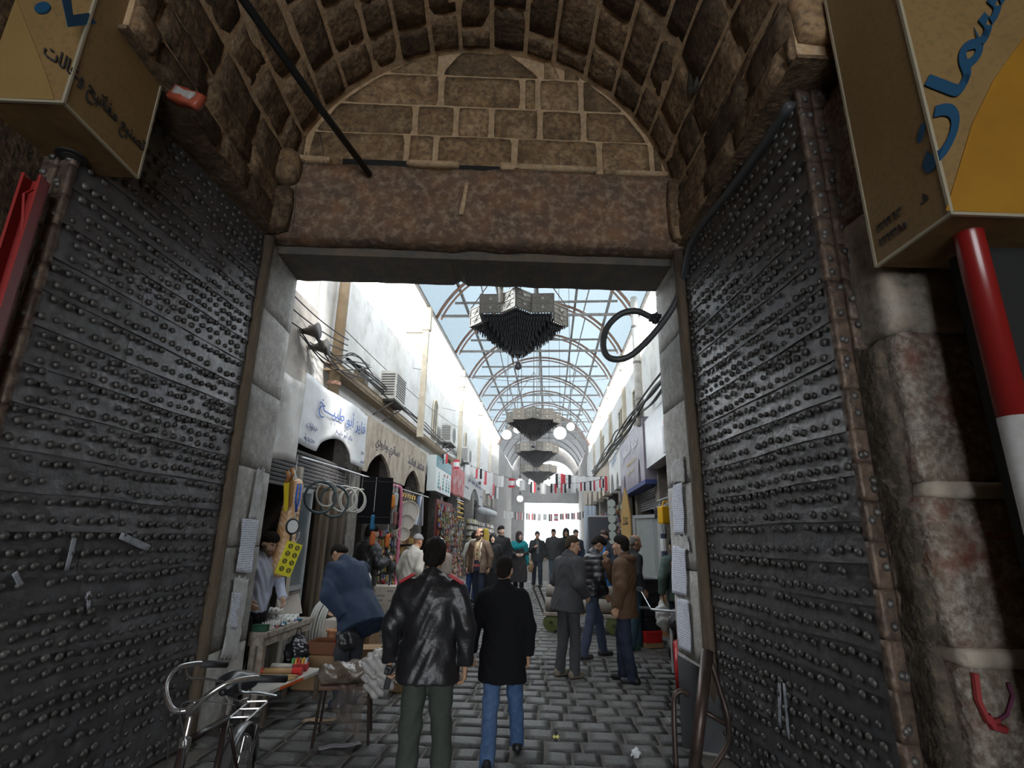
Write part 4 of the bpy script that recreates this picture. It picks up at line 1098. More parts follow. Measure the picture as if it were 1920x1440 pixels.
def person(label, u, v, rz, h=1.75, z=None, lean=0, sway=0, head=(0, 0), armL=None, armR=None, footL=(.11, 0, 0), footR=(-.11, 0, 0), kneeL=None, kneeR=None,
           top=None, pants=None, shoes=M_shoe, hair=('short', M_hairm), skin=(.42, .25, .16), beard=0.0, vox=.010, inner=None, bulk=0.0, hem=.80, opening=None, extras=None,
           handL=None, handR=None, curl=(.5, .5), wr=.005, collar=True, smooth_k=.03, shw=1.0, seed=0, flare=0.0, pelvis_y=0.0, long_coat=False, puffy=False, zscale=1.0):
    k = h / 1.75
    z0 = gz(v) if z is None else z
    root_m = SM(u, v, z0, rz) @ Matrix.Scale(k, 4)
    A = np.array
    pel = A((0., pelvis_y, .95)); T3 = rotm(0, R(lean)) if True else None       # lean > 0 bends forward (towards -y)
    T3 = np.array(Matrix.Rotation(R(lean), 3, 'X')) ; T3 = T3 @ np.array(Matrix.Rotation(R(sway), 3, 'Y'))
    up = lambda p: pel + T3 @ (A(p, float) - A((0, 0, .95)))
    shL, shR = up((.170 * shw, .01, 1.398)), up((-.170 * shw, .01, 1.398))
    n0, n1 = up((0, .02, 1.44)), up((0, -.005, 1.545))
    hc = up((0, -.02, 1.635))
    RH3 = T3 @ rotm(R(head[0]), R(head[1]))
    def arm(a, sh, s):
        if a is None: a = ((.235 * s, .03, 1.15), (.245 * s, -.06, .90))
        return A(a[0], float), A(a[1], float)
    eL, wL = arm(armL, shL, 1); eR, wR = arm(armR, shR, -1)
    hipL, hipR = pel + A((.085, 0, -.03)), pel + A((-.085, 0, -.03))
    def leg(hip, f, kn, s):
        an = A((f[0], f[1] + .03, .085 + f[2]))
        if kn is None: kn = (hip + an) / 2 + A((.0, -.035, .02))
        return A(kn, float), an
    kL, aL = leg(hipL, footL, kneeL, 1); kR, aR = leg(hipR, footR, kneeR, -1)
    hs = .97
    segsL = hand_sdf(wL, *(handL or ((wL - eL), -1, curl[0], (-1, 0, 0)))) if True else []
    segsR = hand_sdf(wR, *(handR or ((wR - eR), 1, curl[1], (1, 0, 0))))
    def toe(f, ank):
        return None
    def headl(P): return ((P - hc) @ RH3) / hs
    def d_head(P):
        q = headl(P)
        d = d_ell(q, (0, .012, .043), (.080, .097, .094))
        d = smin(d, d_ell(q, (0, -.032, -.030), (.061, .068, .088)), .03)
        d = smin(d, d_cap(q, (-.016, -.072, -.100), (.016, -.072, -.100), .024), .025)
        d = smin(d, d_cap(q, (-.036, -.086, .026), (.036, -.086, .026), .011), .012)
        d = smin(d, d_cap(q, (0, -.096, .014), (0, -.116, -.026), .008, .0145), .012)
        d = smin(d, d_cap(q, (-.03, -.075, -.02), (-.045, -.06, -.02), .02), .02); d = smin(d, d_cap(q, (.03, -.075, -.02), (.045, -.06, -.02), .02), .02)
        for s in (-1, 1):
            d = smax(d, -d_ell(q, (.032 * s, -.102, .010), (.017, .016, .012)), .008)
            d = np.minimum(d, d_ell(q, (.032 * s, -.078, .010), (.014, .013, .013)))
            d = smin(d, d_ell(q, (.080 * s, .008, -.004), (.010, .026, .034)), .008)
        d = smax(d, -d_cap(q, (-.020, -.108, -.064), (.020, -.108, -.064), .004), .006)
        d = smin(d, d_cap(q, (-.016, -.094, -.073), (.016, -.094, -.073), .009), .008)
        return d * hs
    def d_body(P):
        d = d_head(P)
        d = smin(d, d_cap(P, n0, n1, .062, .054), .03)
        d = smin(d, d_cap(P, up((0, .01, 1.28)), up((0, .015, 1.38)), .075, .06), .05); d = smin(d, d_cap(P, shL, shR, .045), .04)
        d = smin(d, d_cap(P, pel, up((0, .01, 1.28)), .085, .085), .05)
        for sh, e, w in ((shL, eL, wL), (shR, eR, wR)):
            d = smin(d, d_cap(P, sh, e, .046, .038), .03); d = smin(d, d_cap(P, e, w, .037, .025), .015)
        for hp, kn, an in ((hipL, kL, aL), (hipR, kR, aR)):
            d = smin(d, d_cap(P, hp, kn, .075, .045), .04); d = smin(d, d_cap(P, kn, an, .044, .03), .02)
            d = smin(d, d_cap(P, an - A((0, 0, .045)), an + A((0, -.11, -.05)), .03, .022), .02)
        for segs in (segsL, segsR):
            dh = None
            for (a, b, r0, r1) in segs:
                x = d_cap(P, a, b, r0, r1); dh = x if dh is None else smin(dh, x, .006)
            d = smin(d, dh, .012)
        return d
    J = np.array([shL, shR, eL, wL, eR, wR, kL, aL, kR, aR, hc, pel] + [s[1] for s in segsL + segsR])
    lo, hi = J.min(0) - .16, J.max(0) + .16; lo[2] = min(lo[2], -.02)
    P, Q = surfnet(d_body, lo, hi, vox)
    q = headl(P); inh = np.linalg.norm(q, axis=1) < .17
    col = np.tile(A(skin), (len(P), 1))
    blush = inh & (np.linalg.norm(q - A((0, -.11, -.02)), axis=1) < .03); col[blush] *= A((1.12, .92, .9))
    lip = inh & (np.abs(q[:, 0]) < .024) & (np.abs(q[:, 2] + .068) < .011) & (q[:, 1] < -.085); col[lip] = A(skin) * A((.95, .62, .6))
    for s in (-1, 1):
        e = np.linalg.norm(q - A((.032 * s, -.092, .010)), axis=1)
        col[inh & (e < .013)] = A((.55, .52, .48)); col[inh & (np.linalg.norm(q - A((.032 * s, -.093, .010)), axis=1) < .0065)] = A((.03, .02, .015))
        br = inh & (np.abs(q[:, 0] - .033 * s) < .020) & (np.abs(q[:, 2] - .032) < .006) & (q[:, 1] < -.07); col[br] = A((.02, .016, .013))
    if beard:
        m = inh & (q[:, 2] < -.045) & (q[:, 1] < .03) & ~lip & (q[:, 2] > -.16)
        m |= inh & (np.abs(q[:, 0]) < .028) & (np.abs(q[:, 2] + .050) < .007) & (q[:, 1] < -.09)
        m |= inh & (np.abs(q[:, 0]) > .055) & (q[:, 2] < -.005) & (q[:, 2] > -.1) & (q[:, 1] < .0) & (q[:, 1] > -.05)
        col[m] = col[m] * (1 - beard) + A((.025, .02, .018)) * beard
    body = new_obj('person', np_mesh(P, Q, True, col), M_skin, None, root_m)
    tag(body, label, 'person', 'people in the market street')
    def part(name, f, m, l, hh, vx=None):
        P, Q = surfnet(f, l, hh, vx or vox * 1.15)
        if len(P) == 0: return None
        return new_obj(name, np_mesh(P, Q), m, body)
    rs = np.random.RandomState(seed + 3); ph = rs.uniform(0, 6.28, 8)
    def wrink(P, s=1.0):
        x, y, zz = P[:, 0], P[:, 1], P[:, 2]
        return wr * s * (np.sin(zz * 38 + 9 * x + 6 * np.sin(x * 13 + ph[0]) + ph[1]) * .5 + np.sin(zz * 17 - x * 26 + ph[2]) * .5 + np.sin(x * 44 + zz * 12 + ph[3] + y * 20) * .35)
    toloc = lambda P: (P - pel) @ T3 + A((0, 0, .95))
    def torso(P, off, hm, fl):
        q = toloc(P); zz = q[:, 2]
        Z = [hm, .86, .95, 1.08, 1.25, 1.36, 1.43, 1.475, 1.52]
        aw = [.185 + fl, .182 + fl * .8, .178 + fl * .5, .168 + fl * .2, .185, .190 * shw, .158 * shw, .098, .062]
        bw = [.135 + fl * .7, .130 + fl * .6, .122 + fl * .4, .112, .120, .112, .090, .068, .058]
        if hm > .86: Z = [hm] + [x for x in Z[1:] if x > hm]; aw = aw[-len(Z):]; bw = bw[-len(Z):]
        a = np.interp(zz, Z, aw) + off; b = np.interp(zz, Z, bw) + off
        yy = q[:, 1] - np.interp(zz, [.9, 1.25, 1.45], [0, .012, .018])
        r = np.sqrt((q[:, 0] / a) ** 2 + (yy / b) ** 2)
        d = (r - 1) * np.minimum(a, b) * .9
        return smax(smax(d, hm - zz, .012), zz - 1.515, .015)
    if top is not None:
        hm = hem
        def d_top(P):
            d = torso(P, .012 + bulk, hm, flare)
            for sh, e, w in ((shL, eL, wL), (shR, eR, wR)):
                end = e + (w - e) * .94
                d = smin(d, d_cap(P, sh, e, .072 + bulk, .058 + bulk * .8), .045)
                ax = (w - e) / np.linalg.norm(w - e)
                arm_d = smax(d_cap(P, e, end + ax * .04, .058 + bulk * .8, .047 + bulk * .5), (P - (e + (w - e) * .95)) @ ax, .008)   # cuffs cut square
                d = smin(d, arm_d, .02)
            if collar: d = smin(d, d_cap(P, up((0, .025, 1.47)), up((0, .02, 1.515)), .075 + bulk * .5, .070 + bulk * .4), .02)
            d = d + wrink(P)
            if puffy: d = d - .008 * np.abs(np.sin(P[:, 2] * 34 + 2 * P[:, 0])) + .004
            if opening:
                q = toloc(P); wdt = np.interp(q[:, 2], [hm, 1.2, 1.45], [opening[0], opening[1], opening[2]])
                d = smax(d, -np.maximum(np.maximum(np.abs(q[:, 0] - opening[3]) - wdt, q[:, 1] + .03), -(q[:, 2] * 0 + 1)), .012)
            q = toloc(P)
            d = np.maximum(d, -(d_cap(P, up((0, .012, 1.46)), up((0, .0, 1.62)), .060)))
            return d
        JJ = np.array([shL, shR, eL, wL, eR, wR, up((0, 0, hm)), up((.2, .15, 1.5)), up((-.2, -.15, 1.5)), up((.25 + flare, .2 + flare, hm)), up((-.25 - flare, -.2 - flare, hm))])
        part('jacket' if not long_coat else 'coat', d_top, top, JJ.min(0) - .13, JJ.max(0) + .13)
        if inner is not None:
            part('shirt', lambda P: smin(torso(P, -.012, max(hm, .88), 0), d_cap(P, up((0, .02, 1.46)), up((0, .01, 1.53)), .068, .064), .02), inner, JJ.min(0) - .1, JJ.max(0) + .1)
    if pants is not None:
        def d_p(P):
            d = smax(torso(P, -.002, .80, 0), toloc(P)[:, 2] - 1.05, .01)
            d = smin(d, d_cap(P, hipL, hipR, .10), .04)
            for hp, kn, an in ((hipL, kL, aL), (hipR, kR, aR)):
                lg = smin(d_cap(P, hp, kn, .098, .075), d_cap(P, kn, an - A((0, 0, .035)), .074, .066), .03)
                d = smin(d, lg, .025)
            d = d + wrink(P, 1.2)
            lowz = np.where(np.linalg.norm(P[:, :2] - aL[:2], axis=1) < np.linalg.norm(P[:, :2] - aR[:2], axis=1), aL[2], aR[2]) - .055
            return smax(d, lowz - P[:, 2], .008)
        JJ = np.array([kL, aL, kR, aR, pel + A((.22, .18, .1)), pel - A((.22, .18, 0))]); part('trousers', d_p, pants, JJ.min(0) - .12, JJ.max(0) + .12)
    for f, an in ((footL, aL), (footR, aR)):
        def d_s(P, an=an):
            b = an - A((0, 0, .05)); d = smin(d_cap(P, b + A((0, .05, 0)), b + A((0, -.12, -.006)), .046, .042), d_cap(P, b + A((0, .03, .02)), b + A((0, .02, .05)), .045, .044), .02)
            return smax(d, (an[2] - .085 + .002) - P[:, 2], .006)
        if shoes: part('shoe', d_s, shoes, an - A((.08, .24, .12)), an + A((.08, .14, .08)), vox)
    st, hm_ = hair
    if st in ('short', 'bald', 'crop', 'cap', 'beanie', 'scarf', 'hood'):
        th = {'short': .010, 'crop': .004, 'bald': .004, 'cap': .014, 'beanie': .016, 'scarf': .022, 'hood': .03}[st]
        def d_h(P):
            q = headl(P)
            d = d_ell(q, (0, .014, .046), (.080 + th, .097 + th, .094 + th * 1.2))
            d = smin(d, d_ell(q, (0, .055, -.02), (.066 + th, .05 + th, .07)), .03)
            if st == 'scarf' or st == 'hood':
                d = smin(d, d_ell(q, (0, .01, -.06), (.082 + th, .085 + th, .13)), .05)
                d = smin(d, d_cap(P, up((0, .01, 1.46)), up((0, .0, 1.50)), .10, .09), .05)
                d = smax(d, -d_ell(q, (0, -.12, -.02), (.060, .10, .088)), .01)
                return d * hs
            cut = .70 * q[:, 1] + .71 * q[:, 2] + .014 - .012 * np.abs(q[:, 0]) / .08
            if st == 'cap' or st == 'beanie': cut = .35 * q[:, 1] + .94 * q[:, 2] - (.045 if st == 'cap' else .03)
            d = smax(d, -cut, .03 if st in ('crop', 'short', 'bald') else .012)
            if st == 'short': d = smin(d, smax(d_ell(q, (0, -.02, .085), (.07 + .006, .075, .065)), .035 - q[:, 2] + 0 * q[:, 1], .01), .02); d = d + .003 * np.sin(q[:, 0] * 160 + q[:, 2] * 60) 
            if st == 'bald': d = smax(d, q[:, 2] - .075 - .25 * q[:, 1], .01)
            d = smax(d, -(np.abs(q[:, 0]) - .07 + 10 * np.maximum(0, q[:, 2] + .0) - (q[:, 1] > -.03) * 10), .004) if False else d
            return d * hs
        part({'cap': 'cap', 'beanie': 'cap', 'scarf': 'headscarf', 'hood': 'hood'}.get(st, 'hair'), d_h, hm_, hc - .24, hc + .24, vox * .9)
    info = dict(root=body, M=root_m, wL=wL, wR=wR, eL=eL, eR=eR, up=up, hc=hc, k=k, pel=pel, shL=shL, shR=shR)
    return info
def on_body(info, mb, name, m, **kw): return mb.build(name, m, info['root'], **kw)
M_leather = mat('black_leather', (0.014, 0.014, 0.016), 0.40, noise=((.022, .022, .025), 12, .4), spec=.5, bump=.25, bscale=30)
M_olive = mat('olive_drill', (0.045, 0.055, 0.045), 0.85, noise=((.06, .07, .056), 30, .4))
M_wool = mat('black_wool', (0.010, 0.010, 0.012), 0.95, spec=.15)
M_jean = mat('blue_denim', (0.055, 0.11, 0.23), 0.85, noise=[((.13, .2, .34), 3, .35), ((.04, .08, .18), 20, .4)])
M_jeand = mat('dark_denim', (0.025, 0.035, 0.065), 0.85, noise=((.04, .055, .09), 4, .4))
M_jeang = mat('grey_denim', (0.04, 0.045, 0.055), 0.85, noise=((.065, .07, .085), 5, .4))
M_navyj = mat('navy_parka', (0.009, 0.021, 0.050), 0.8, noise=((.012, .027, .06), 10, .4))
M_shirtb = mat('pale_blue_shirt', (0.42, 0.45, 0.56), 0.8, noise=((.36, .39, .5), 8, .4))
M_greyc = mat('charcoal_fleece', (0.038, 0.038, 0.042), 0.9, noise=((.05, .05, .055), 14, .4))
M_puff = mat('black_puffer', (0.012, 0.012, 0.015), 0.42, spec=.45)
M_brownj = mat('brown_canvas', (0.075, 0.038, 0.018), 0.75, noise=((.095, .05, .026), 12, .4))
M_lilac = plain((.20, .19, .32), .8); M_greyt = plain((.045, .045, .05), .85); M_blk = plain((.012, .012, .014), .85); M_navyt = plain((.016, .022, .045), .8)
pi = math.pi
# the man in the leather jacket, walking away (rz = pi turns the back to the viewer)
P1 = person('man in black leather jacket with red shoulder straps and olive trousers seen from behind', -.465, -1.15, pi + .02, 1.695, 0, lean=1, head=(4, 2), vox=.0070, top=M_leather, pants=M_olive, hem=.80, bulk=.012,
            armL=((.275, .04, 1.16), (.285, -.03, .90)), armR=((-.275, .06, 1.16), (-.27, .02, .905)), footL=(.10, .10, 0), footR=(-.12, -.12, 0), curl=(1.1, .7), wr=.006, flare=.03, shw=1.08, seed=1)
for s in (1, -1):
    m = MB(); a = P1['up']((.13 * s, .035, 1.515)); b = P1['up']((.235 * s, .03, 1.455))
    m.bar(tuple(a), tuple(b), .075, .022); on_body(P1, m, 'shoulder_strap', plain((.35, .012, .02), .5), bevel=.006)
P2 = person('man in black wool coat and faded blue jeans seen from behind', -.02, -.26, pi - .03, 1.555, 0, lean=0, head=(-6, 4), vox=.0074, top=M_wool, pants=M_jean, hem=.66, bulk=.008, shw=1.02,
            armL=((.27, .03, 1.15), (.30, -.02, .885)), armR=((-.255, .04, 1.14), (-.245, -.01, .88)), footL=(.09, .22, .0), footR=(-.13, -.30, .02), curl=(.9, 1.0), hair=('crop', M_hairs), wr=.004, flare=.025, seed=2)
P3 = person('man in navy parka bending over the boxes with a bag held behind his back', -1.82, 1.05, -(pi / 2 + .62), 1.78, lean=37, head=(8, 34), vox=.0085, top=M_navyj, pants=M_jeang, hem=.70, bulk=.035, pelvis_y=.12,
            armR=((-.30, -.34, 1.02), (-.18, -.46, .88)), armL=((.31, .02, 1.08), (.22, .22, .88)), footL=(.10, .06, 0), footR=(-.10, -.03, 0), hair=('crop', M_hairs), flare=.04, wr=.006, shoes=plain((.03, .04, .07), .6), seed=3, kneeL=(.1, .05, .5), kneeR=(-.1, .0, .5))
P4 = person('shopkeeper in a pale blue shirt standing behind the table', -3.06, 1.28, 1.15, 1.74, lean=8, head=(8, 20), vox=.0085, top=M_shirtb, pants=M_blk, hem=.88, beard=.75, wr=.008,
            armL=((.29, -.05, 1.15), (.20, -.24, .99)), armR=((-.30, -.02, 1.15), (-.25, -.22, 1.0)), skin=(.46, .29, .20), seed=4)
P5 = person('man in charcoal jacket and dark trousers turned towards the shops', .62, 2.62, pi * .72, 1.77, lean=7, head=(-38, 12), vox=.0085, top=M_greyc, pants=M_greyt, hem=.78, bulk=.022, hair=('crop', mat('thin_brown_hair', (.045, .032, .024), .8, spec=.1)), flare=.05,
            armL=((.27, -.02, 1.15), (.16, -.20, 1.02)), armR=((-.27, .02, 1.14), (-.2, -.16, .98)), shoes=plain((.16, .13, .10), .6), footL=(.10, .03, 0), footR=(-.10, -.05, 0), seed=5)
P6 = person('man in shiny black quilted jacket and skinny dark jeans looking down', 1.02, 3.75, pi / 2 + .3, 1.76, lean=10, head=(-8, 38), vox=.0085, top=M_puff, pants=M_jeand, hem=.86, bulk=.03, puffy=True, wr=.003, beard=.35, inner=plain((.5, .46, .4)), opening=(.02, .03, .06, 0),
            armL=((.27, -.08, 1.13), (.20, -.26, .98)), armR=((-.29, -.02, 1.13), (-.27, -.14, .90)), footL=(.10, -.25, 0), footR=(-.12, .16, 0), shoes=plain((.02, .015, .015), .5), seed=6)
P7 = person('man in brown hooded jacket holding a hand to his mouth', 1.36, 2.46, -pi / 2 - .32, 1.77, lean=0, head=(-10, -2), vox=.0084, top=M_brownj, pants=M_navyt, hem=.76, bulk=.026, inner=M_lilac, opening=(.07, .06, .07, 0), wr=.006, beard=.25,
            armR=((-.25, -.16, 1.18), (-.07, -.25, 1.46)), handR=((.5, -.1, 1.0), 1, 1.1, (.3, .9, .2)), armL=((.27, .03, 1.14), (.24, -.05, .88)), footL=(.09, .06, 0), footR=(-.10, -.10, 0), shw=1.04, seed=7)
m = MB(); m.tube([tuple(P7['up'](p)) for p in ((-.12, .02, 1.50), (-.10, .10, 1.49), (0, .135, 1.47), (.10, .10, 1.49), (.12, .02, 1.50))], [.03, .045, .055, .045, .03], 8); on_body(P7, m, 'hood', M_brownj, smooth=True)
P8 = person('bald man in dark clothes standing just behind the brown jacket', 1.78, 4.45, pi / 2 + .35, 1.76, lean=4, head=(-10, 10), vox=.010, top=M_blk, pants=plain((.02, .05, .07), .8), hem=.84, beard=.5, hair=('bald', M_hairg), skin=(.30, .16, .10), footL=(.1, -.14, 0), footR=(-.1, .1, 0), shoes=plain((.02, .05, .05), .6), seed=8)
P9 = person('man in navy jacket open over a bright blue shirt and blue jeans', 1.62, 7.4, -.55, 1.80, head=(-15, 0), vox=.011, top=plain((.012, .016, .03), .7), inner=plain((.02, .16, .45), .7), opening=(.06, .055, .05, 0), pants=plain((.03, .15, .38), .8), hair=('short', mat('brown_hair', (.05, .03, .02), .6)), bulk=.02,
            armL=((.26, -.05, 1.14), (.10, -.24, 1.06)), armR=((-.26, -.05, 1.14), (-.12, -.24, 1.02)), beard=.3, skin=(.5, .33, .25), seed=9)
P10 = person('man in grey-green jacket half hidden by the right jamb carrying a white bag', 2.40, 3.85, pi + .2, 1.74, lean=6, vox=.0095, top=mat('grey_green_jacket', (.045, .075, .065), .75, noise=((.06, .09, .08), 8, .4)), pants=M_navyt, hem=.80, bulk=.02, armL=((.28, .03, 1.14), (.29, .0, .90)), hair=('short', M_hairm), seed=10)
P11 = person('bearded balding man in brown leather coat over a patterned cream sweater', -1.33, 8.4, -.28, 1.80, head=(-30, 6), vox=.0095, top=mat('brown_leather', (.085, .055, .038), .55, noise=((.12, .08, .055), 8, .4)), inner=mat('cream_sweater', (.52, .42, .27), .9), opening=(.085, .08, .06, 0), hem=.76, bulk=.022, pants=M_navyt,
            hair=('bald', M_hairm), beard=.92, skin=(.40, .23, .15), armL=((.29, .02, 1.12), (.27, -.03, .86)), armR=((-.29, .02, 1.12), (-.28, -.04, .86)), footL=(.1, -.1, 0), footR=(-.1, .12, 0), seed=11, flare=.03)
for i, zz in enumerate((1.27, 1.17, 1.07)):
    q = P11['up']((.0, -.125 + .01 * abs(i - 1), zz)); m = MB(); s = .038
    m.add([(q[0] - s * .8, q[1] - .012, q[2]), (q[0], q[1] - .02, q[2] - s), (q[0] + s * .8, q[1] - .012, q[2]), (q[0], q[1] - .02, q[2] + s), (q[0], q[1] + .01, q[2])], [(0, 1, 2, 3), (0, 4, 1), (1, 4, 2), (2, 4, 3), (3, 4, 0)]); on_body(P11, m, 'diamond', plain((.26, .09, .05) if i != 1 else (.14, .11, .05)))
m = MB(); m.box(-.13, .13, -.128, -.10, .90, .955); on_body(P11, m, 'waistband', plain((.30, .06, .06)))
m = MB(); m.tube([tuple(P11['up'](p)) for p in ((.05, -.10, 1.0), (.075, -.125, 1.2), (.085, -.10, 1.42), (.06, .05, 1.52), (-.05, .06, 1.52), (-.085, -.08, 1.42))], .018, 6); on_body(P11, m, 'scarf', plain((.6, .55, .45), .9), smooth=True)
P12 = person('person in pale grey jacket and blue trousers half behind the bearded man', -1.62, 9.3, pi - .5, 1.72, vox=.012, top=plain((.42, .42, .38), .8), pants=plain((.03, .07, .2), .8), lean=6, bulk=.02, seed=12)
P13 = person('tall man in black sweater looking sideways', -.98, 10.4, .1, 1.86, head=(35, 0), vox=.011, top=M_blk, pants=M_blk, beard=.3, bulk=.012, seed=13, skin=(.5, .34, .25))
P14 = person('woman in dark headscarf and turquoise shawl over a long dark coat', -.52, 11.3, .2, 1.70, head=(25, 0), vox=.011, top=plain((.035, .032, .034), .9), hem=.32, flare=.07, pants=M_blk, hair=('scarf', plain((.045, .032, .03), .9)), long_coat=True,
             armL=((.24, -.06, 1.16), (.08, -.22, 1.10)), armR=((-.24, -.08, 1.16), (-.10, -.24, 1.10)), footL=(.08, -.12, 0), footR=(-.08, .1, 0), skin=(.6, .42, .33), seed=14)
def shawl(info, m, seed=0):
    up = info['up']
    def f(P):
        q = np.array([0, 0, 0.]); 
        d = d_cap(P, up((-.16, .02, 1.40)), up((.16, .02, 1.40)), .105, .105)
        d = smin(d, d_cap(P, up((-.12, -.04, 1.30)), up((.17, -.05, 1.36)), .10, .09), .05)
        d = smin(d, d_cap(P, up((.20, -.03, 1.34)), up((.25, -.06, .86)), .085, .06), .05)
        d = smin(d, d_cap(P, up((-.22, .0, 1.30)), up((-.24, -.03, 1.16)), .075, .06), .04)
        return d + .008 * np.sin(P[:, 2] * 50 + P[:, 0] * 60)
    P, Q = surfnet(f, (-.45, -.35, .7), (.45, .35, 1.6), .012); new_obj('shawl', np_mesh(P, Q), m, info['root'])
shawl(P14, plain((.0, .22, .24), .8))
P15 = person('man in flat cap and dark jacket with a brown plastic bag, further back', -.02, 13.2, .15, 1.70, vox=.012, top=M_blk, inner=plain((.10, .11, .12)), opening=(.06, .05, .04, 0), pants=M_navyt, hair=('beanie', plain((.03, .03, .035), .9)), bulk=.02, footL=(.1, -.12, 0), footR=(-.1, .12, 0), seed=15,
             armR=((-.24, -.06, 1.14), (-.12, -.2, 1.25)))
P16 = person('man in dark jacket and light blue jeans walking towards the viewer', .52, 13.6, -.1, 1.78, vox=.012, top=plain((.03, .032, .032), .85), pants=plain((.18, .23, .30), .85), bulk=.03, hair=('short', M_hairs), footL=(.1, -.15, 0), footR=(-.1, .12, 0), seed=16)
P17 = person('old man in a grey knitted cap and pale jacket among the shop goods', -2.05, 4.5, pi / 2 + 1.1, 1.72, lean=12, head=(0, 18), vox=.0095, top=plain((.34, .33, .30), .85), pants=M_blk, hair=('cap', plain((.22, .22, .23), .9)), skin=(.38, .20, .12), bulk=.02, seed=17)
P18 = person('person with a white knitted cap and brown cloak beyond the leather-jacket man', -1.62, 4.6, pi - .3, 1.64, lean=8, head=(0, 10), vox=.0095, top=mat('grey_brown_cloak', (.10, .085, .075), .9), pants=M_blk, hair=('beanie', plain((.52, .52, .52), .9)), bulk=.05, flare=.05, seed=18, shw=1.05)
P19 = person('woman veiled in black walking behind the bearded man', -1.12, 9.5, .1, 1.66, vox=.013, top=M_blk, hem=.12, flare=.10, pants=M_blk, hair=('scarf', M_blk), long_coat=True, bulk=.03, skin=(.5, .36, .28), seed=19)
P20 = person('person in black leather jacket under the hanging black panel', -2.70, 4.05, pi * .80, 1.86, lean=4, head=(0, 10), vox=.0095, top=M_leather, pants=M_blk, hem=.80, bulk=.03, armR=((-.28, -.06, 1.16), (-.2, -.30, 1.22)), armL=((.27, .0, 1.12), (.26, -.05, .86)), seed=20)
P21 = person('distant man in dark cap beside the pale curtains', 1.22, 12.6, .3, 1.78, vox=.013, top=M_navyj, pants=M_blk, hair=('beanie', M_blk), seed=21)
P22 = person('distant man in black coat right of the street axis', .92, 12.9, .0, 1.80, vox=.013, top=M_blk, pants=M_blk, hair=('hood', M_blk), bulk=.03, seed=22)
# things in their hands
def in_hand(info, which, off=(0, 0, 0)):
    w = info['w' + which]; e = info['e' + which]; d = (w - e) / np.linalg.norm(w - e)
    return info['M'] @ Vector(w + d * .075 + np.array(off))
r = thing('handheld_device', 'black handheld device with a short grip in the left hand of the leather-jacket man', 'device', Matrix.Translation(in_hand(P1, 'L')) @ Matrix.Rotation(.2, 4, 'Y'))
one('box', -.025, .025, -.10, .10, .01, .065).build('body', M_leather, r, bevel=.012); one('box', -.02, .02, .02, .065, -.11, .02).build('grip', M_ink, r, bevel=.01)
one('cone', (0, -.10, .045), (0, -.17, .05), .013).build('nozzle', M_ink, r); one('tube', [(0, .08, .06), (.03, .12, .1), (.02, .10, .2), (0, .05, .24)], .006, 5).build('strap', M_ink, r)
def bag(name, label, pos, size, m, seed=0, handles=True):
    r = thing(name, label, 'bag', Matrix.Translation(pos)); sx, sy, sz = size
    def f(P):
        d = d_ell(P, (0, 0, -sz * .55), (sx, sy, sz * .48)); d = smin(d, d_cap(P, (0, 0, -sz * .2), (0, 0, 0), sx * .35, sx * .10), .05)
        return d + .010 * np.sin(P[:, 0] * 50 + P[:, 2] * 22 + seed) + .006 * np.sin(P[:, 2] * 60 + P[:, 1] * 40)
    P, Q = surfnet(f, (-sx * 1.3, -sy * 1.4, -sz * 1.15), (sx * 1.3, sy * 1.4, .05), .011); new_obj('bag_body', np_mesh(P, Q), m, r)
    if handles: one('tube', [(-.03, 0, -.02), (-.02, 0, .05), (.02, 0, .05), (.03, 0, -.02)], .008, 5).build('handle', m, r)
    return r
M_plw = mat('white_carrier_plastic', (.62, .62, .62), .4, translucent=.25); M_plb = mat('black_carrier_plastic', (.015, .016, .02), .25, spec=.7)
bag('carrier_bag', 'white carrier bag in the hand of the grey-green jacket man', in_hand(P10, 'L'), (.12, .10, .42), M_plw)
bag('carrier_bag', 'brown plastic bag carried by the man in the flat cap', SW(-.22, 13.05, .80 + gz(13)), (.10, .08, .34), plain((.30, .19, .10), .5), 3)
bag('shoulder_bag', 'black bag held behind the navy parka', in_hand(P3, 'L'), (.13, .08, .26), M_leather, 5)
r = thing('cigarette', 'cigarette between the fingers of the brown-jacket man', 'cigarette', Matrix.Translation(P7['M'] @ Vector(P7['wR'] + np.array((.03, -.06, .07)))) @ Matrix.Rotation(1.2, 4, 'X')); one('cone', (0, 0, 0), (0, 0, .07), .004, n=6).build('paper', M_banner, r); one('cone', (0, 0, .07), (0, 0, .075), .004, n=6).build('tip', plain((.4, .1, .02)), r)
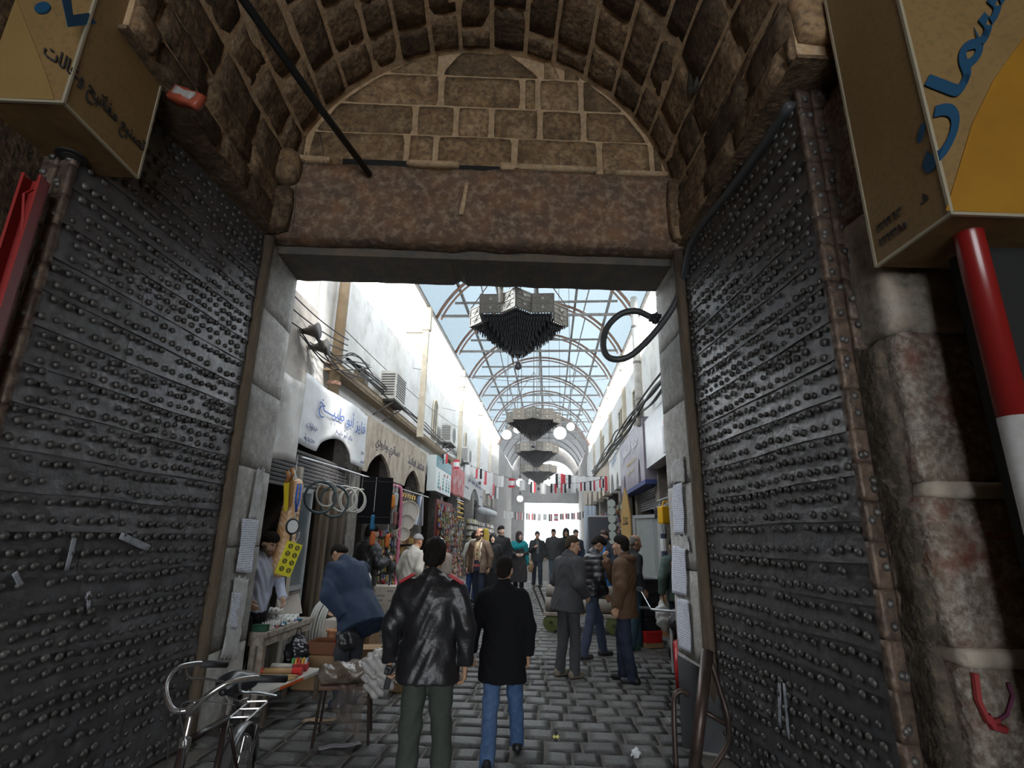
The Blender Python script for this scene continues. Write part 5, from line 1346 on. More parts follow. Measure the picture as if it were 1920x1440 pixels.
# ================================================================== goods and furniture along the street
def print_mat(name, paper=(.66, .68, .76), ink=(.05, .05, .07), freq=60.0, xs=45.0, fill=.5):
    m = mat(name, paper, .8); nt = m.node_tree; N, L = nt.nodes, nt.links
    tc = N.new('ShaderNodeTexCoord'); sp = N.new('ShaderNodeSeparateXYZ'); L.new(tc.outputs['Object'], sp.inputs[0])
    def math_(op, a, b=None):
        n = N.new('ShaderNodeMath'); n.operation = op
        for i, x in enumerate((a, b)):
            if x is None: continue
            if isinstance(x, (int, float)): n.inputs[i].default_value = x
            else: L.new(x, n.inputs[i])
        return n.outputs[0]
    zf = math_('MULTIPLY', sp.outputs['Z'], freq); fl = math_('FLOOR', zf); fr = math_('FRACT', zf)
    line = math_('LESS_THAN', fr, .42)
    cb = N.new('ShaderNodeCombineXYZ'); L.new(math_('MULTIPLY', sp.outputs['X'], xs), cb.inputs[0]); L.new(math_('MULTIPLY', fl, 3.7), cb.inputs[1])
    nt_ = N.new('ShaderNodeTexNoise'); nt_.inputs['Scale'].default_value = 1.0; nt_.inputs['Detail'].default_value = 1; L.new(cb.outputs[0], nt_.inputs['Vector'])
    word = math_('GREATER_THAN', nt_.outputs['Fac'], 1 - fill - .06)
    f = math_('MULTIPLY', line, word)
    mx = N.new('ShaderNodeMix'); mx.data_type = 'RGBA'; L.new(math_('MULTIPLY', f, .6), mx.inputs['Factor']); mx.inputs['A'].default_value = (*paper, 1); mx.inputs['B'].default_value = (*ink, 1)
    L.new(mx.outputs['Result'], nt.nodes['Principled BSDF'].inputs['Base Color'])
    return m
M_card = mat('brown_cardboard', (.30, .19, .10), .85, noise=((.24, .15, .08), 4, .4))
M_cardw = mat('white_carton', (.52, .48, .43), .8, noise=((.44, .4, .35), 4, .4))
M_cprint = print_mat('printed_white_carton', (.50, .46, .41), (.12, .12, .2), 14, 10, .45)
M_worn = mat('paint_worn_wood', (.27, .22, .17), .8, noise=[((.12, .09, .07), 6, .5), ((.42, .40, .36), 10, .35)])
M_steelb = mat('bright_steel', (.55, .56, .57), .3, .8); M_brass = mat('polished_brass', (.62, .42, .12), .3, .85)
M_clear = mat('clear_plastic', (.55, .58, .6), .12, spec=.7, alpha=.45)
M_alu = mat('aluminium_frame', (.48, .50, .52), .35, .5)
def crate(name, label, mw, sx, sy, sz, m, cat='box', open_top=False, printed=None, group=None, th=.015):
    r = thing(name, label, cat, mw, group)
    if open_top:
        for nm, b in (('side', (-sx/2, sx/2, -sy/2, -sy/2 + th, 0, sz)), ('side', (-sx/2, sx/2, sy/2 - th, sy/2, 0, sz)), ('side', (-sx/2, -sx/2 + th, -sy/2, sy/2, 0, sz)), ('side', (sx/2 - th, sx/2, -sy/2, sy/2, 0, sz)), ('bottom', (-sx/2, sx/2, -sy/2, sy/2, 0, th))):
            one('box', *b).build(nm, m, r)
    else:
        one('box', -sx/2, sx/2, -sy/2, sy/2, 0, sz).build('box_body', m, r, bevel=.006)
        for s in (-1, 1): one('box', -sx/2, sx/2, *sorted((s * .003, s * sy / 2)), sz, sz + .006).build('flap', m, r)
        if printed: one('box', -sx * .42, sx * .42, -sy/2 - .004, -sy/2, sz * .15, sz * .85).build('printed_face', printed, r)
    return r
# --- table behind the left jamb
t = thing('stall_table', 'paint-worn wooden table of small goods behind the left jamb', 'table', SM(-3.02, 1.38, 0))
one('box', .20, .40, -.56, .22, .66, .72).build('table_top', M_worn, t, bevel=.008); one('box', -.36, .40, .22, .62, .66, .72).build('table_top', M_worn, t, bevel=.008)
one('box', .36, .38, -.56, .58, .58, .665).build('apron', M_worn, t); one('box', .20, .38, -.56, -.54, .58, .665).build('apron', M_worn, t)
for x, y in ((.24, -.5), (.33, -.5), (-.32, .52), (.33, .52)): one('box', x - .03, x + .03, y - .03, y + .03, 0, .66).build('leg', M_worn, t)
one('box', .30, .34, .2, .5, .02, .64).build('end_panel', mat('grey_panel', (.16, .145, .12), .8), t)
rg = random.Random(21)
def bulb_pack(label, mw, n=6):
    r = thing('bulb_pack', label, 'light bulbs', mw, 'packs of white bulbs on the stall table')
    for i in range(n): one('ball', ((i % 3 - 1) * .062, (i // 3 - .5) * .062, .035), .03, 8, 6).build('bulb', plain((.62, .62, .60), .3), r, smooth=True)
    one('box', -.1, .1, -.065, .065, 0, .012).build('tray', M_cardw, r)
for i, (x, y, z) in enumerate(((.02, .34, 0), (.29, .12, 0), (.0, .34, .07), (.22, .34, 0))):
    bulb_pack(['pack of white bulbs at the back of the stall table', 'pack of white bulbs in the middle of the stall table', 'upper pack of white bulbs stacked on the back one', 'pack of white bulbs beside the leaning white carton'][i], SM(-3.02 + x, 1.38 + y, .722 + z))
sm = [('row of small white jars near the front of the stall table', 0), ('second row of small white jars on the stall table', 1)]
for lab, k in sm:
    r = thing('jar_tray', lab, 'jars', SM(-2.72, 1.06 + .20 * k, .722, pi / 2), 'trays of jars on the stall table')
    one('box', -.16, .16, -.06, .06, 0, .01).build('tray', M_cardw, r)
    for i in range(10): one('lathe', [(.014, .01), (.016, .05), (.010, .06), (.010, .075)], 8, Matrix.Translation(((i % 5 - 2) * .06, (i // 5 - .5) * .055, 0))).build('jar', plain((.6, .6, .58), .3), r)
crate('carton', 'dark green flat carton on the near corner of the stall table', SM(-2.73, .87, .722), .16, .08, .06, plain((.015, .07, .04), .5))
crate('carton', 'white carton leaning open at the back of the stall table', SF @ Matrix.Translation((-2.84, 1.82, .74)) @ Matrix.Rotation(R(-18), 4, 'Y') @ Matrix.Rotation(.3, 4, 'Z'), .26, .03, .24, M_cardw)
for i in range(22):
    x, y = rg.uniform(.22, .38), rg.uniform(-.45, .30); nm, c = rg.choice([('white', (.6, .6, .6)), ('pale grey', (.55, .56, .6)), ('teal', (.02, .14, .17)), ('dark blue', (.05, .08, .25)), ('red-brown', (.3, .12, .1)), ('cream', (.5, .5, .45))])
    r = thing('small_packet', 'small loose %s packet %s on the stall table, %s side' % (nm, 'at the near end' if y < -.2 else 'in the middle' if y < .08 else 'at the far end', 'street' if x > .30 else 'shop'), 'packet', SM(-3.02 + x, 1.38 + y, .722, rg.uniform(0, 3)), 'loose packets on the stall table')
    new_obj('packet', rough_box(rg.uniform(.04, .09), rg.uniform(.03, .05), rg.uniform(.02, .045), .004, i, 2, 2, 1, .006), plain(c, .5), r, Matrix.Translation((0, 0, .018)))
bag('carrier_bag', 'black carrier bag hanging from the end of the stall table', SW(-2.60, 1.55, .60), (.15, .12, .50), M_plb, 2)
# --- low bench in front, brushes and tubes
b = thing('low_bench', 'low white-topped bench at the foot of the left jamb', 'bench', SM(-2.42, .78, 0, R(-8)))
one('box', -.24, .22, -.50, .50, .27, .30).build('bench_top', mat('white_melamine', (.48, .47, .44), .5, noise=((.3, .28, .25), 6, .35)), b)
for x in (-.20, .18):
    for y in (-.45, .45): one('box', x - .02, x + .02, y - .02, y + .02, 0, .27).build('leg', M_wood, b)
one('box', .20, .224, -.3, .1, .272, .298).build('orange_tape', plain((.75, .12, .02), .5), b)
for i, (du, dv, a, L_, rr_, c1) in enumerate(((-.02, .15, .10, .40, .032, (.40, .25, .12)), (-.02, .02, .06, .40, .016, (.5, .33, .15)), (.0, -.05, .0, .38, .014, (.5, .34, .17)), (-.03, -.12, .12, .40, .015, (.45, .28, .12)))):
    r = thing('wooden_rod', ['thick wooden handle with red ends lying on the low bench', 'slim wooden handle next to the thick one on the low bench', 'middle slim wooden handle on the low bench', 'slim wooden handle at the near side of the low bench'][i], 'tool handle', SM(-2.42 + du, .76 + dv, .302 + rr_, a))
    one('cone', (-L_ / 2, 0, 0), (L_ / 2 * (.5 if i == 0 else 1), 0, 0), rr_, rr_, 10).build('wood', plain(c1, .5), r, smooth=True)
    if i == 0:
        one('cone', (L_ / 4, 0, 0), (L_ / 2, 0, -.0), rr_ * 1.15, rr_ * 1.3, 10).build('red_end', plain((.55, .02, .02), .4), r); one('cone', (-L_ / 2 - .03, 0, 0), (-L_ / 2, 0, 0), rr_, rr_, 10).build('red_cap', plain((.5, .05, .02), .4), r)
    else: one('cone', (L_ / 2, 0, 0), (L_ / 2 + .03, 0, 0), rr_ * .9, rr_ * .5, 8).build('tip', plain((.3, .18, .08)), r)
r = thing('lighter_pack', 'box of bright coloured lighters on the low bench', 'lighters', SM(-2.36, 1.12, .302, .2))
one('box', -.09, .09, -.06, .06, 0, .07).build('tray', plain((.4, .03, .03), .5), r)
for i in range(15): one('box', -.008, .008, -.006, .006, 0, .10).build('lighter', plain(rg.choice([(.7, .4, .02), (.6, .05, .04), (.05, .25, .5), (.1, .45, .1), (.7, .6, .05), (.6, .6, .6)]), .35), r, mw=Matrix.Translation((-.07 + .035 * (i % 5), -.035 + .035 * (i // 5), .02)))
r = thing('paper_roll', 'white paper cylinder lying behind the handles on the low bench', 'roll', SM(-2.5, 1.02, .345)); one('cone', (-.12, 0, 0), (.1, 0, 0), .04, .04, 12).build('roll', M_cardw, r, smooth=True); one('cone', (-.14, 0, 0), (-.12, 0, 0), .015, .015, 8).build('core', M_card, r)
# --- boxes beyond the table
crate('wooden_tray', 'reddish wooden tray holding spray cans beside the parka man', SM(-2.28, 1.75, .36), .46, .34, .14, mat('red_brown_wood', (.17, .065, .03), .5), open_top=True)
for i in range(3):
    r = thing('spray_can', ['red-capped white spray can leaning in the wooden tray', 'second red-capped spray can in the wooden tray', 'red spray can lying at the back of the tray'][i], 'spray can', SM(-2.16 + .07 * i - (.22 if i == 2 else 0), 1.70 + (.1 if i == 2 else 0), .40) @ Matrix.Rotation(R(22), 4, 'Y'))
    one('lathe', [(.03, 0), (.032, .01), (.032, .15), (.02, .17)], 12).build('can', plain((.55, .55, .58) if i < 2 else (.5, .03, .03), .35), r, smooth=False); one('lathe', [(.024, .165), (.024, .20), (.01, .205)], 10).build('cap', plain((.6, .03, .03), .4), r); one('box', -.033, -.0325, -.02, .02, .03, .13).build('label_print', plain((.5, .05, .06)), r)
crate('cardboard_box', 'large brown cardboard box under the wooden tray', SM(-2.34, 1.75, 0), .55, .42, .355, M_card)
crate('cardboard_box', 'brown cardboard box behind the legs of the parka man', SM(-1.98, 2.15, 0, .2), .42, .34, .36, M_card)
crate('cardboard_box', 'open brown cardboard flap box right of the parka man', SM(-1.36, 1.75, 0, -.5), .40, .30, .30, M_card, open_top=True)
crate('carton', 'white flat carton on the pile beyond the table', SM(-2.55, 2.7, .38, .2), .5, .35, .12, M_cardw)
crate('carton', 'white flat carton set askew on the first one', SM(-2.5, 2.68, .505, -.15), .42, .3, .10, M_cardw)
crate('cardboard_box', 'brown box carrying the white cartons', SM(-2.55, 2.72, 0), .6, .45, .38, M_card)
r = thing('twine_reel', 'orange-brown reel of twine on the boxes beyond the table', 'reel', SM(-2.38, 2.15, .36)); one('lathe', [(.12, 0), (.12, .02), (.10, .03), (.10, .17), (.12, .18), (.12, .2), (.05, .2)], 16).build('twine', mat('clay_twine', (.40, .19, .10), .8, bump=.5, bscale=80), r, smooth=False); one('cone', (0, 0, .2), (0, 0, .21), .03, .03, 10).build('core', M_card, r)
crate('cardboard_box', 'brown box under the reel of twine', SM(-2.42, 2.2, 0), .4, .35, .355, M_card)
for k in range(2):
    pts = [(.0, .40 * math.cos(a), .42 + .40 * math.sin(a)) for a in np.linspace(0, 2 * pi, 28, endpoint=False)]
    r = thing('hose_coil', ['coil of pale grey hose standing against the shop pier', 'second coil of pale grey hose leaning on the first'][k], 'hose', SM(-2.86 + .09 * k, 2.78 + .08 * k, .0)); 
    for j in range(3): one('tube', [(p[0] + .03 * j, p[1] * (1 - .05 * j), p[2]) for p in pts], .018, 6, closed=True).build('turn', plain((.40, .40, .37), .4), r, smooth=True)
for i in range(3):
    crate('carton', ['bottom white printed carton of the stack behind the leather-jacket man', 'middle white printed carton of the stack behind the leather-jacket man', 'top white printed carton of the stack behind the leather-jacket man'][i], SM(-2.36, 4.15, .04 + .30 * i), .46, .40, .29, M_cardw, printed=M_cprint, group='stack of white cartons')
# --- stool with a wrapped parcel
st = thing('stool', 'brown tube-legged stool under the plastic-wrapped parcel', 'stool', SM(-1.45, .10, 0, .25))
for x in (-.2, .2):
    for y in (-.17, .17): one('cone', (x * 1.15, y * 1.15, 0), (x, y, .43), .013, .013, 8).build('leg', plain((.035, .022, .018), .4), st)
one('box', -.22, .22, -.19, .19, .43, .455).build('seat', plain((.12, .06, .035), .6), st, bevel=.008)
one('box', -.2, .2, -.008, .008, .12, .14).build('stretcher', plain((.035, .022, .018), .4), st)
def blob(name, label, cat, mw, f, lo, hi, h, m, group=None, pname='body'):
    P, Q = surfnet(f, lo, hi, h); r = thing(name, label, cat, mw, group); new_obj(pname, np_mesh(P, Q), m, r); return r
M_wrap = mat('clear_wrapped_brown', (.12, .085, .06), .10, noise=((.22, .18, .15), 7, .3), spec=.7, bump=1.0, bscale=16)
pr = blob('parcel', 'brown parcel wrapped in shiny clear plastic on the stool', 'parcel', SM(-1.42, .10, .455, .25), lambda P: smin(d_cap(P, (-.2, 0, .06), (.18, .02, .07), .10, .09), d_ell(P, (.05, .0, .09), (.2, .16, .08)), .05) * .9 + .012 * np.sin(P[:, 0] * 40 + P[:, 1] * 22) * np.sin(P[:, 2] * 33) - np.minimum(0, P[:, 2]) , (-.36, -.25, -.02), (.36, .25, .24), .012, M_wrap)
for (x, y, L_) in ((.02, -.2, .5), (.1, -.16, .62), (-.06, -.18, .4)):
    m = MB(); m.sheet(lambda p, q, x=x, y=y, L_=L_: (x + .10 * (p - .5) + .03 * math.sin(q * 9), y - .02 * math.sin(p * 8 + q * 6), .02 - L_ * q * .75), 5, 10); m.build('hanging_wrap', mat('loose_clear_film', (.16, .13, .11), .1, alpha=.55, spec=.8), pr, smooth=True, fix=False)
blob('plastic_bag', 'crumpled white plastic bag piled at the end of the stool', 'bag', SM(-1.16, .06, .50, .0), lambda P: d_ell(P, (0, 0, .05), (.15, .13, .19)) + .028 * np.sin(P[:, 2] * 55 + 20 * P[:, 0]) * np.sin(P[:, 0] * 47 + 2) + .02 * np.sin(P[:, 1] * 60 + P[:, 2] * 30), (-.24, -.22, -.22), (.24, .22, .32), .011, mat('crumpled_white_plastic', (.46, .44, .42), .4))
for i, (u, v, w, d, a, c, lab) in enumerate(((-1.40, -.10, .34, .075, .45, (.42, .42, .45), 'strip of white printed paper lying on the paving below the stool'), (-1.84, .50, .30, .09, .05, (.30, .20, .12), 'strip of brown cardboard on the paving left of the stool'), (.43, .33, .05, .06, .2, (.55, .50, .15), 'yellow paper scrap on the paving'))):
    r = thing('paper_strip', lab, 'litter', SM(u, v, .006, a)); m = MB(); m.sheet(lambda p, q, w=w, d=d: ((p - .5) * w, (q - .5) * d, .004 + .012 * math.sin(p * 5) ** 2), 8, 2); m.build('paper', plain(c, .8), r, fix=False, solid=.003)
blob('paper_tissue', 'crumpled white tissue on the paving near the right jamb', 'litter', SM(1.09, .02, .02), lambda P: d_ell(P, (0, 0, .0), (.035, .03, .04)) + .012 * np.sin(P[:, 0] * 110) * np.sin(P[:, 2] * 120 + 1), (-.06, -.06, -.05), (.06, .06, .06), .005, M_banner)

# --- hanging goods on the left: rod, hose rings, foam bundle, saws, card, shutter, panel
def shutter(label, side, u, v0, v1, z0, z1):
    s = 1 if side == 'left' else -1; r = thing('roller_shutter', label, 'shutter', SM(u, (v0 + v1) / 2, z0, s * pi / 2)); w = v1 - v0; n = int((z1 - z0) / .055)
    for k in range(n): one('cone', (-w / 2, 0, .03 + k * .055), (w / 2, 0, .03 + k * .055), .026, .026, 6).build('slat', M_shutter, r)
    one('box', -w / 2, w / 2, -.02, .02, -.04, .0).build('bottom_rail', M_shutter, r)
shutter('half-lowered roller shutter above the first shop on the left', 'left', -3.22, 1.46, 4.14, 2.40, 2.92)
shutter('grey roller shutter half down behind the aluminium door on the right', 'right', 2.82, 7.02, 9.55, 2.50, 3.22)
tag(one('tube', [(-2.72, 1.3, 2.66), (-2.74, 2.6, 2.69), (-2.72, 4.5, 2.70)], .014, 6).build('hanging_rod', M_steelb, mw=SF), 'long steel rod carrying the hanging hose rings', 'rod')
ringspec = [(2.02, .21, (.03, .05, .055), 2.22), (2.22, .17, (.28, .28, .25), 2.28), (2.52, .22, (.03, .05, .055), 2.20), (2.85, .19, (.42, .42, .40), 2.26), (3.05, .17, (.40, .40, .38), 2.25), (3.25, .19, (.45, .45, .42), 2.27), (3.42, .18, (.38, .38, .36), 2.26), (3.62, .17, (.45, .44, .40), 2.30), (3.80, .16, (.40, .40, .37), 2.30)]
for i, (v, rr_, c, z) in enumerate(ringspec):
    r = thing('hose_ring', ('dark hose ring with orange marks, number %s along the rod' % ['one', '', 'two'][i]) if i in (0, 2) else '%s pale hose ring on the rod counting from the foam bundle' % dict(zip((1, 3, 4, 5, 6, 7, 8), ('first', 'second', 'third', 'fourth', 'fifth', 'sixth', 'seventh')))[i], 'hose', SM(-2.73, v, z, rg.uniform(.5, 1.1)), 'hose rings hanging from the rod')
    one('tube', [(rr_ * math.cos(a), 0, rr_ * math.sin(a)) for a in np.linspace(0, 2 * pi, 24, endpoint=False)], .014 if i not in (0, 2) else .018, 6, closed=True).build('ring', plain(c, .35), r, smooth=True)
    one('cone', (0, 0, rr_), (0, 0, 2.69 - z), .004, n=4).build('hook', M_steelb, r)
for i, lab in enumerate(('dark hose ring with orange marks nearest the foam bundle', 'dark hose ring with orange marks in the middle of the rod')):
    o = [x for x in bpy.data.objects if x.name.startswith('hose_ring') and 'number' in str(x.get('label', ''))][0]; o['label'] = lab
fo = thing('foam_bundle', 'tall plastic-wrapped bundle of orange foam tubes hanging by the table', 'foam bundle', SM(-2.86, 1.42, 1.30))
P, Q = surfnet(lambda P: d_cap(P, (0, -.02, .05), (.03, .03, 1.02), .125, .10) + .004 * np.sin(P[:, 2] * 95 + 4 * np.sin(P[:, 0] * 30)), (-.2, -.2, -.1), (.2, .2, 1.2), .012); new_obj('foam', np_mesh(P, Q), mat('wrapped_orange_foam', (.52, .29, .13), .15, noise=((.62, .46, .32), 6, .35), spec=.7, bump=.4, bscale=40), fo)
one('lathe', [(.07, 1.1), (.03, 1.17), (.012, 1.22)], 10).build('tied_top', M_clear, fo); one('cone', (.02, .02, 1.2), (.02, .02, 1.40), .005, n=4).build('string', M_banner, fo)
for i, (v, c, z) in enumerate(((1.16, (.62, .48, .02), 2.28), (1.26, (.38, .20, .05), 2.33))):
    r = thing('hand_saw', ['yellow pruning saw hanging beside the jamb', 'brown-handled saw hanging beside the yellow one'][i], 'saw', SF @ Matrix.Translation((-2.80, v, z)) @ Matrix.Rotation(.25, 4, 'X'))
    one('prism', [(-.02, -.30), (.02, -.28), (.035, .05), (-.03, .05)], -.006, .006).build('blade', plain(c if i == 0 else (.3, .17, .06), .4), r); one('tube', [(0, 0, .05), (.03, 0, .12), (.01, 0, .19)], .022, 8).build('handle', plain((.35, .15, .05), .4), r, smooth=True)
r = thing('blue_strap', 'loop of bright blue strap hanging in front of the foam bundle', 'strap', SM(-2.72, 1.33, 2.05)); one('tube', [(0, -.03, .28), (0, -.05, .1), (0, 0, -.06), (0, .05, .1), (0, .05, .28)], .012, 6).build('strap', plain((.02, .10, .45), .5), r, smooth=True); one('cone', (0, 0, -.06), (0, 0, -.14), .01).build('buckle', M_steelb, r)
r = thing('hand_mirror', 'small round mirror in a black frame hanging by the foam bundle', 'mirror', SM(-2.72, 1.28, 1.82, pi / 2 - .5)); one('lathe', [(.075, 0), (.075, .012)], 16, Matrix.Rotation(pi / 2, 4, 'X')).build('mirror', plain((.55, .55, .56), .15), r); one('tube', [(.08 * math.cos(a), 0, .085 * math.sin(a)) for a in np.linspace(0, 2 * pi, 18, endpoint=False)], .014, 6, closed=True).build('frame', M_ink, r, smooth=True); one('cone', (0, 0, -.08), (0, 0, -.17), .012).build('handle', M_ink, r)
yc = thing('scraper_card', 'yellow display card carrying small black items by the shopkeeper', 'display card', SF @ Matrix.Translation((-2.62, 1.10, 1.47)) @ Matrix.Rotation(pi / 2 - .75, 4, 'Z') @ Matrix.Rotation(R(16), 4, 'Y'))
one('box', -.095, .095, 0, .004, -.20, .17).build('card', plain((.62, .56, .03), .6), yc)
for i in range(8):
    x, z = (-.04 if i % 2 == 0 else .045), .12 - .085 * (i // 2); m = MB(); m.tube([(x + .022 * math.cos(a), -.012, z + .022 * math.sin(a)) for a in np.linspace(.6, 2 * pi, 10)], .006, 5); m.bar((x - .02, -.012, z - .01), (x + .025, -.012, z + .012), .008); m.build('small_item', M_ink, yc)
one('tube', [(0, 0, .17), (.01, 0, .24), (0, 0, .30)], .003, 4).build('string', M_banner, yc)
r = thing('door_post', 'pale painted post at the shop front behind the foam bundle', 'post', SM(-3.05, 1.95, 0)); one('box', -.05, .05, -.05, .05, 0, 2.62).build('post', mat('pale_post', (.42, .39, .33), .7, noise=((.3, .27, .22), 4, .4)), r); one('ball', (.06, 0, 1.62), .028, 8, 6).build('knob', M_brass, r)
fr = thing('aluminium_door', 'narrow aluminium framed glass door of the first shop on the left', 'door', SM(-3.1, 2.28, 0, pi / 2)); f = MB()
for b_ in ((-.3, -.25, -.02, .02, .05, 2.35), (.25, .3, -.02, .02, .05, 2.35), (-.3, .3, -.02, .02, 2.3, 2.36), (-.3, .3, -.02, .02, 1.0, 1.06), (-.3, .3, -.02, .02, .03, .09)): f.box(*b_)
f.build('frame', M_alu, fr); one('box', -.25, .25, -.004, .004, 1.06, 2.3).build('pane', M_glass, fr); one('box', -.25, .25, -.004, .004, .09, 1.0).build('panel', M_pier, fr)
r = thing('black_board', 'large black panel hanging over the goods behind the hose rings', 'panel', SM(-2.52, 3.72, 1.92, .30)); one('box', -.27, .27, -.02, .02, 0, .76).build('panel', mat('matt_black_board', (.008, .008, .009), .95, spec=.05), r, bevel=.008)
for z in (.1, .68): one('box', -.28, .28, -.026, -.02, z, z + .012).build('edge_strip', plain((.015, .015, .016), .8), r)
# shelf walls of small goods
def goods_wall(label, u, v0, v1, z0, z1, seed, n, cols, side='left', back=None, size=(.05, .16), peg=False):
    rr = random.Random(seed); s = 1 if side == 'left' else -1
    r = thing('goods_rack', label, 'goods rack', SM(u, (v0 + v1) / 2, z0, s * pi / 2)); w = v1 - v0
    one('box', -w / 2, w / 2, .0, .03, 0, z1 - z0).build('back_board', back or M_soffit, r)
    if peg:
        z = .10
        while z < z1 - z0 - .1:
            x = -w / 2 + .05
            while x < w / 2 - .08:
                a, hgt = rr.uniform(.05, .12), rr.uniform(.08, .17); zz = z + rr.uniform(-.04, .04); m = MB()
                m.box(x, x + a, -.06 - rr.uniform(0, .05), -.05 + .004, zz - hgt / 2, zz + hgt / 2)
                o = m.build('blister_pack', plain([q * .62 for q in rr.choice(cols)], .45), r)
                if rr.random() < .5: one('ball', (x + a / 2, -.12, zz - .02), a * .32, 7, 5, (1, .6, 1.3)).build('ware', plain(rr.choice([(.03, .03, .035), (.4, .4, .42), (.4, .05, .04), (.45, .3, .06)]), .35), o)
                x += a * rr.uniform(1.05, 1.9)
            z += .17
        return r
    nr = max(1, int((z1 - z0) / .22)); per = max(1, n // nr)
    for k in range(nr):
        z = .04 + k * (z1 - z0) / nr
        one('box', -w / 2, w / 2, -.14, 0, z - .012, z).build('shelf', M_steel, r)
        x = -w / 2 + .03
        while x < w / 2 - .05:
            a = rr.uniform(*size); hgt = rr.uniform(.08, (z1 - z0) / nr - .05)
            it = rr.choice(('box', 'can', 'box'))
            m = MB()
            if it == 'box': m.box(x, x + a * .85, -.12 - rr.uniform(0, .03), -.02, z, z + hgt)
            else: m.lathe([(a * .38, 0), (a * .4, .01), (a * .4, hgt * .8), (a * .2, hgt)], 9, Matrix.Translation((x + a / 2, -.08, z)))
            m.build('packet' if it == 'box' else 'can', plain(rr.choice(cols), .45), r)
            x += a * (1.0 if rr.random() < .7 else rr.uniform(1.2, 2.5))
    return r
mix = [(.45, .03, .04), (.5, .48, .42), (.06, .09, .3), (.02, .02, .022), (.5, .36, .05), (.3, .3, .3), (.55, .12, .03), (.12, .25, .12), (.45, .45, .5)]
goods_wall('rack of red and mixed small goods behind the black leather figure', -3.0, 4.65, 6.8, .5, 2.0, 1, 60, mix, peg=True, back=M_dark)
for i, (v, w_, c) in enumerate(((2.95, .12, (.10, .075, .05)), (3.2, .09, (.16, .125, .085)), (3.5, .16, (.075, .06, .045)), (3.85, .12, (.14, .11, .08)))):
    r = thing('timber_post', ['dark timber standing at the shop front beyond the glass door', 'paler timber standing in the shop front', 'broad dark timber beside the grimy pier', 'last timber next to the grimy pier'][i], 'timber', SM(-3.12, v, 0)); one('box', -.04, .04, -w_ / 2, w_ / 2, 0, 2.42).build('timber', mat('timber_%d' % i, c, .8, noise=((c[0] * .5, c[1] * .5, c[2] * .5), 6, .5), stretch=(4, 4, .5)), r); one('box', -.05, .05, -w_ / 2 - .01, w_ / 2 + .01, 2.42, 2.46).build('cap', M_soffit, r)
goods_wall('rack of brown fittings under the second pointed arch', -3.2, 7.25, 9.2, .4, 1.75, 3, 40, [(.3, .16, .06), (.42, .28, .08), (.2, .1, .05), (.4, .38, .34)], back=plain((.16, .075, .03), .7))
goods_wall('red-framed rack of blister packs beside the teal sign', -2.72, 9.7, 12.1, .4, 2.75, 4, 90, mix, back=plain((.16, .03, .03), .6), peg=True)
goods_wall('rack of assorted wares beyond the red-framed rack', -2.9, 12.7, 15.3, .4, 2.6, 5, 60, mix, peg=True, back=M_dark)
goods_wall('pale display of wares near the far awning', -2.9, 16.4, 19.4, .4, 2.5, 6, 50, [(.5, .5, .48), (.45, .42, .1), (.2, .2, .22), (.35, .3, .2)])
goods_wall('dim rack inside the far left shops', -3.0, 20.2, 27, .4, 2.5, 7, 50, mix, size=(.1, .3))
r = thing('rack_frame', 'pink and red tube frame of the goods stand by the second shop', 'stand', SM(-2.45, 5.1, 0)); one('tube', curve_pts([(0, 0, .3), (0, 0, 1.6), (-.02, .02, 2.5), (-.1, .0, 2.66), (-.4, -.1, 2.66)], 6), .03, 8).build('tube', plain((.42, .12, .20), .5), r, smooth=True); one('cone', (0, 0, 0), (0, 0, .3), .035, .03, 8).build('foot', plain((.3, .05, .08), .5), r)
br = thing('brass_rail', 'rail hung with rows of shining brass taps', 'tap display', SM(-2.62, 6.45, 0, pi / 2)); one('cone', (-.95, 0, 2.66), (1.7, 0, 2.68), .012, n=6).build('rail', M_steelb, br)
for c in range(6):
    x = -.75 + .19 * c; one('box', x - .03, x + .03, -.005, .005, 1.98, 2.64).build('strip', plain((.16, .15, .13), .5), br)
    for k in range(4):
        m = MB(); z = 2.56 - .17 * k; m.cone((x - .035, -.03, z), (x + .035, -.03, z), .018, .018, 6); m.cone((x, -.03, z - .05), (x, -.03, z + .03), .014, .02, 6); m.build('tap', M_brass, br)
for i, (x, tl, c) in enumerate(((.55, 0, (.18, .25, .42)), (.70, .35, (.55, .57, .6)), (.85, -.1, (.3, .3, .34)))): one('bar', (x, -.05, 2.62), (x - tl, -.05, 1.98), .05).build('shower_set', plain(c, .3), br)
r = thing('brass_rail', 'second shorter rail of brass fittings by the red-framed rack', 'tap display', SM(-2.55, 12.5, 0, pi / 2)); one('cone', (-.6, 0, 2.9), (.8, 0, 2.92), .012, n=6).build('rail', M_steelb, r)
for c in range(5):
    for k in range(4): one('ball', (-.4 + .22 * c, -.03, 2.8 - .15 * k), .04, 7, 5).build('fitting', M_brass, r)
for i, (v, z, sc) in enumerate(((5.5, 2.22, .20), (5.35, 2.0, .15), (5.15, 1.78, .13))):
    r = thing('sieve', ['pale round sieve hanging by the pink tube frame', 'second round sieve below the first', 'straw basket below the sieves'][i], 'sieve', SM(-2.4, v, z, .6)); one('lathe', [(sc, -.04), (sc, .04), (sc - .012, .04), (sc - .012, -.04)], 20, Matrix.Rotation(pi / 2, 4, 'X')).build('rim', plain((.5, .45, .36), .6), r); one('lathe', [(sc * .98, 0), (sc * .98, .004)], 20, Matrix.Rotation(pi / 2, 4, 'X')).build('mesh', plain((.42, .40, .36), .7), r)
    one('cone', (0, 0, sc), (0, 0, 2.66 - z), .004, n=4).build('hook', M_steelb, r)
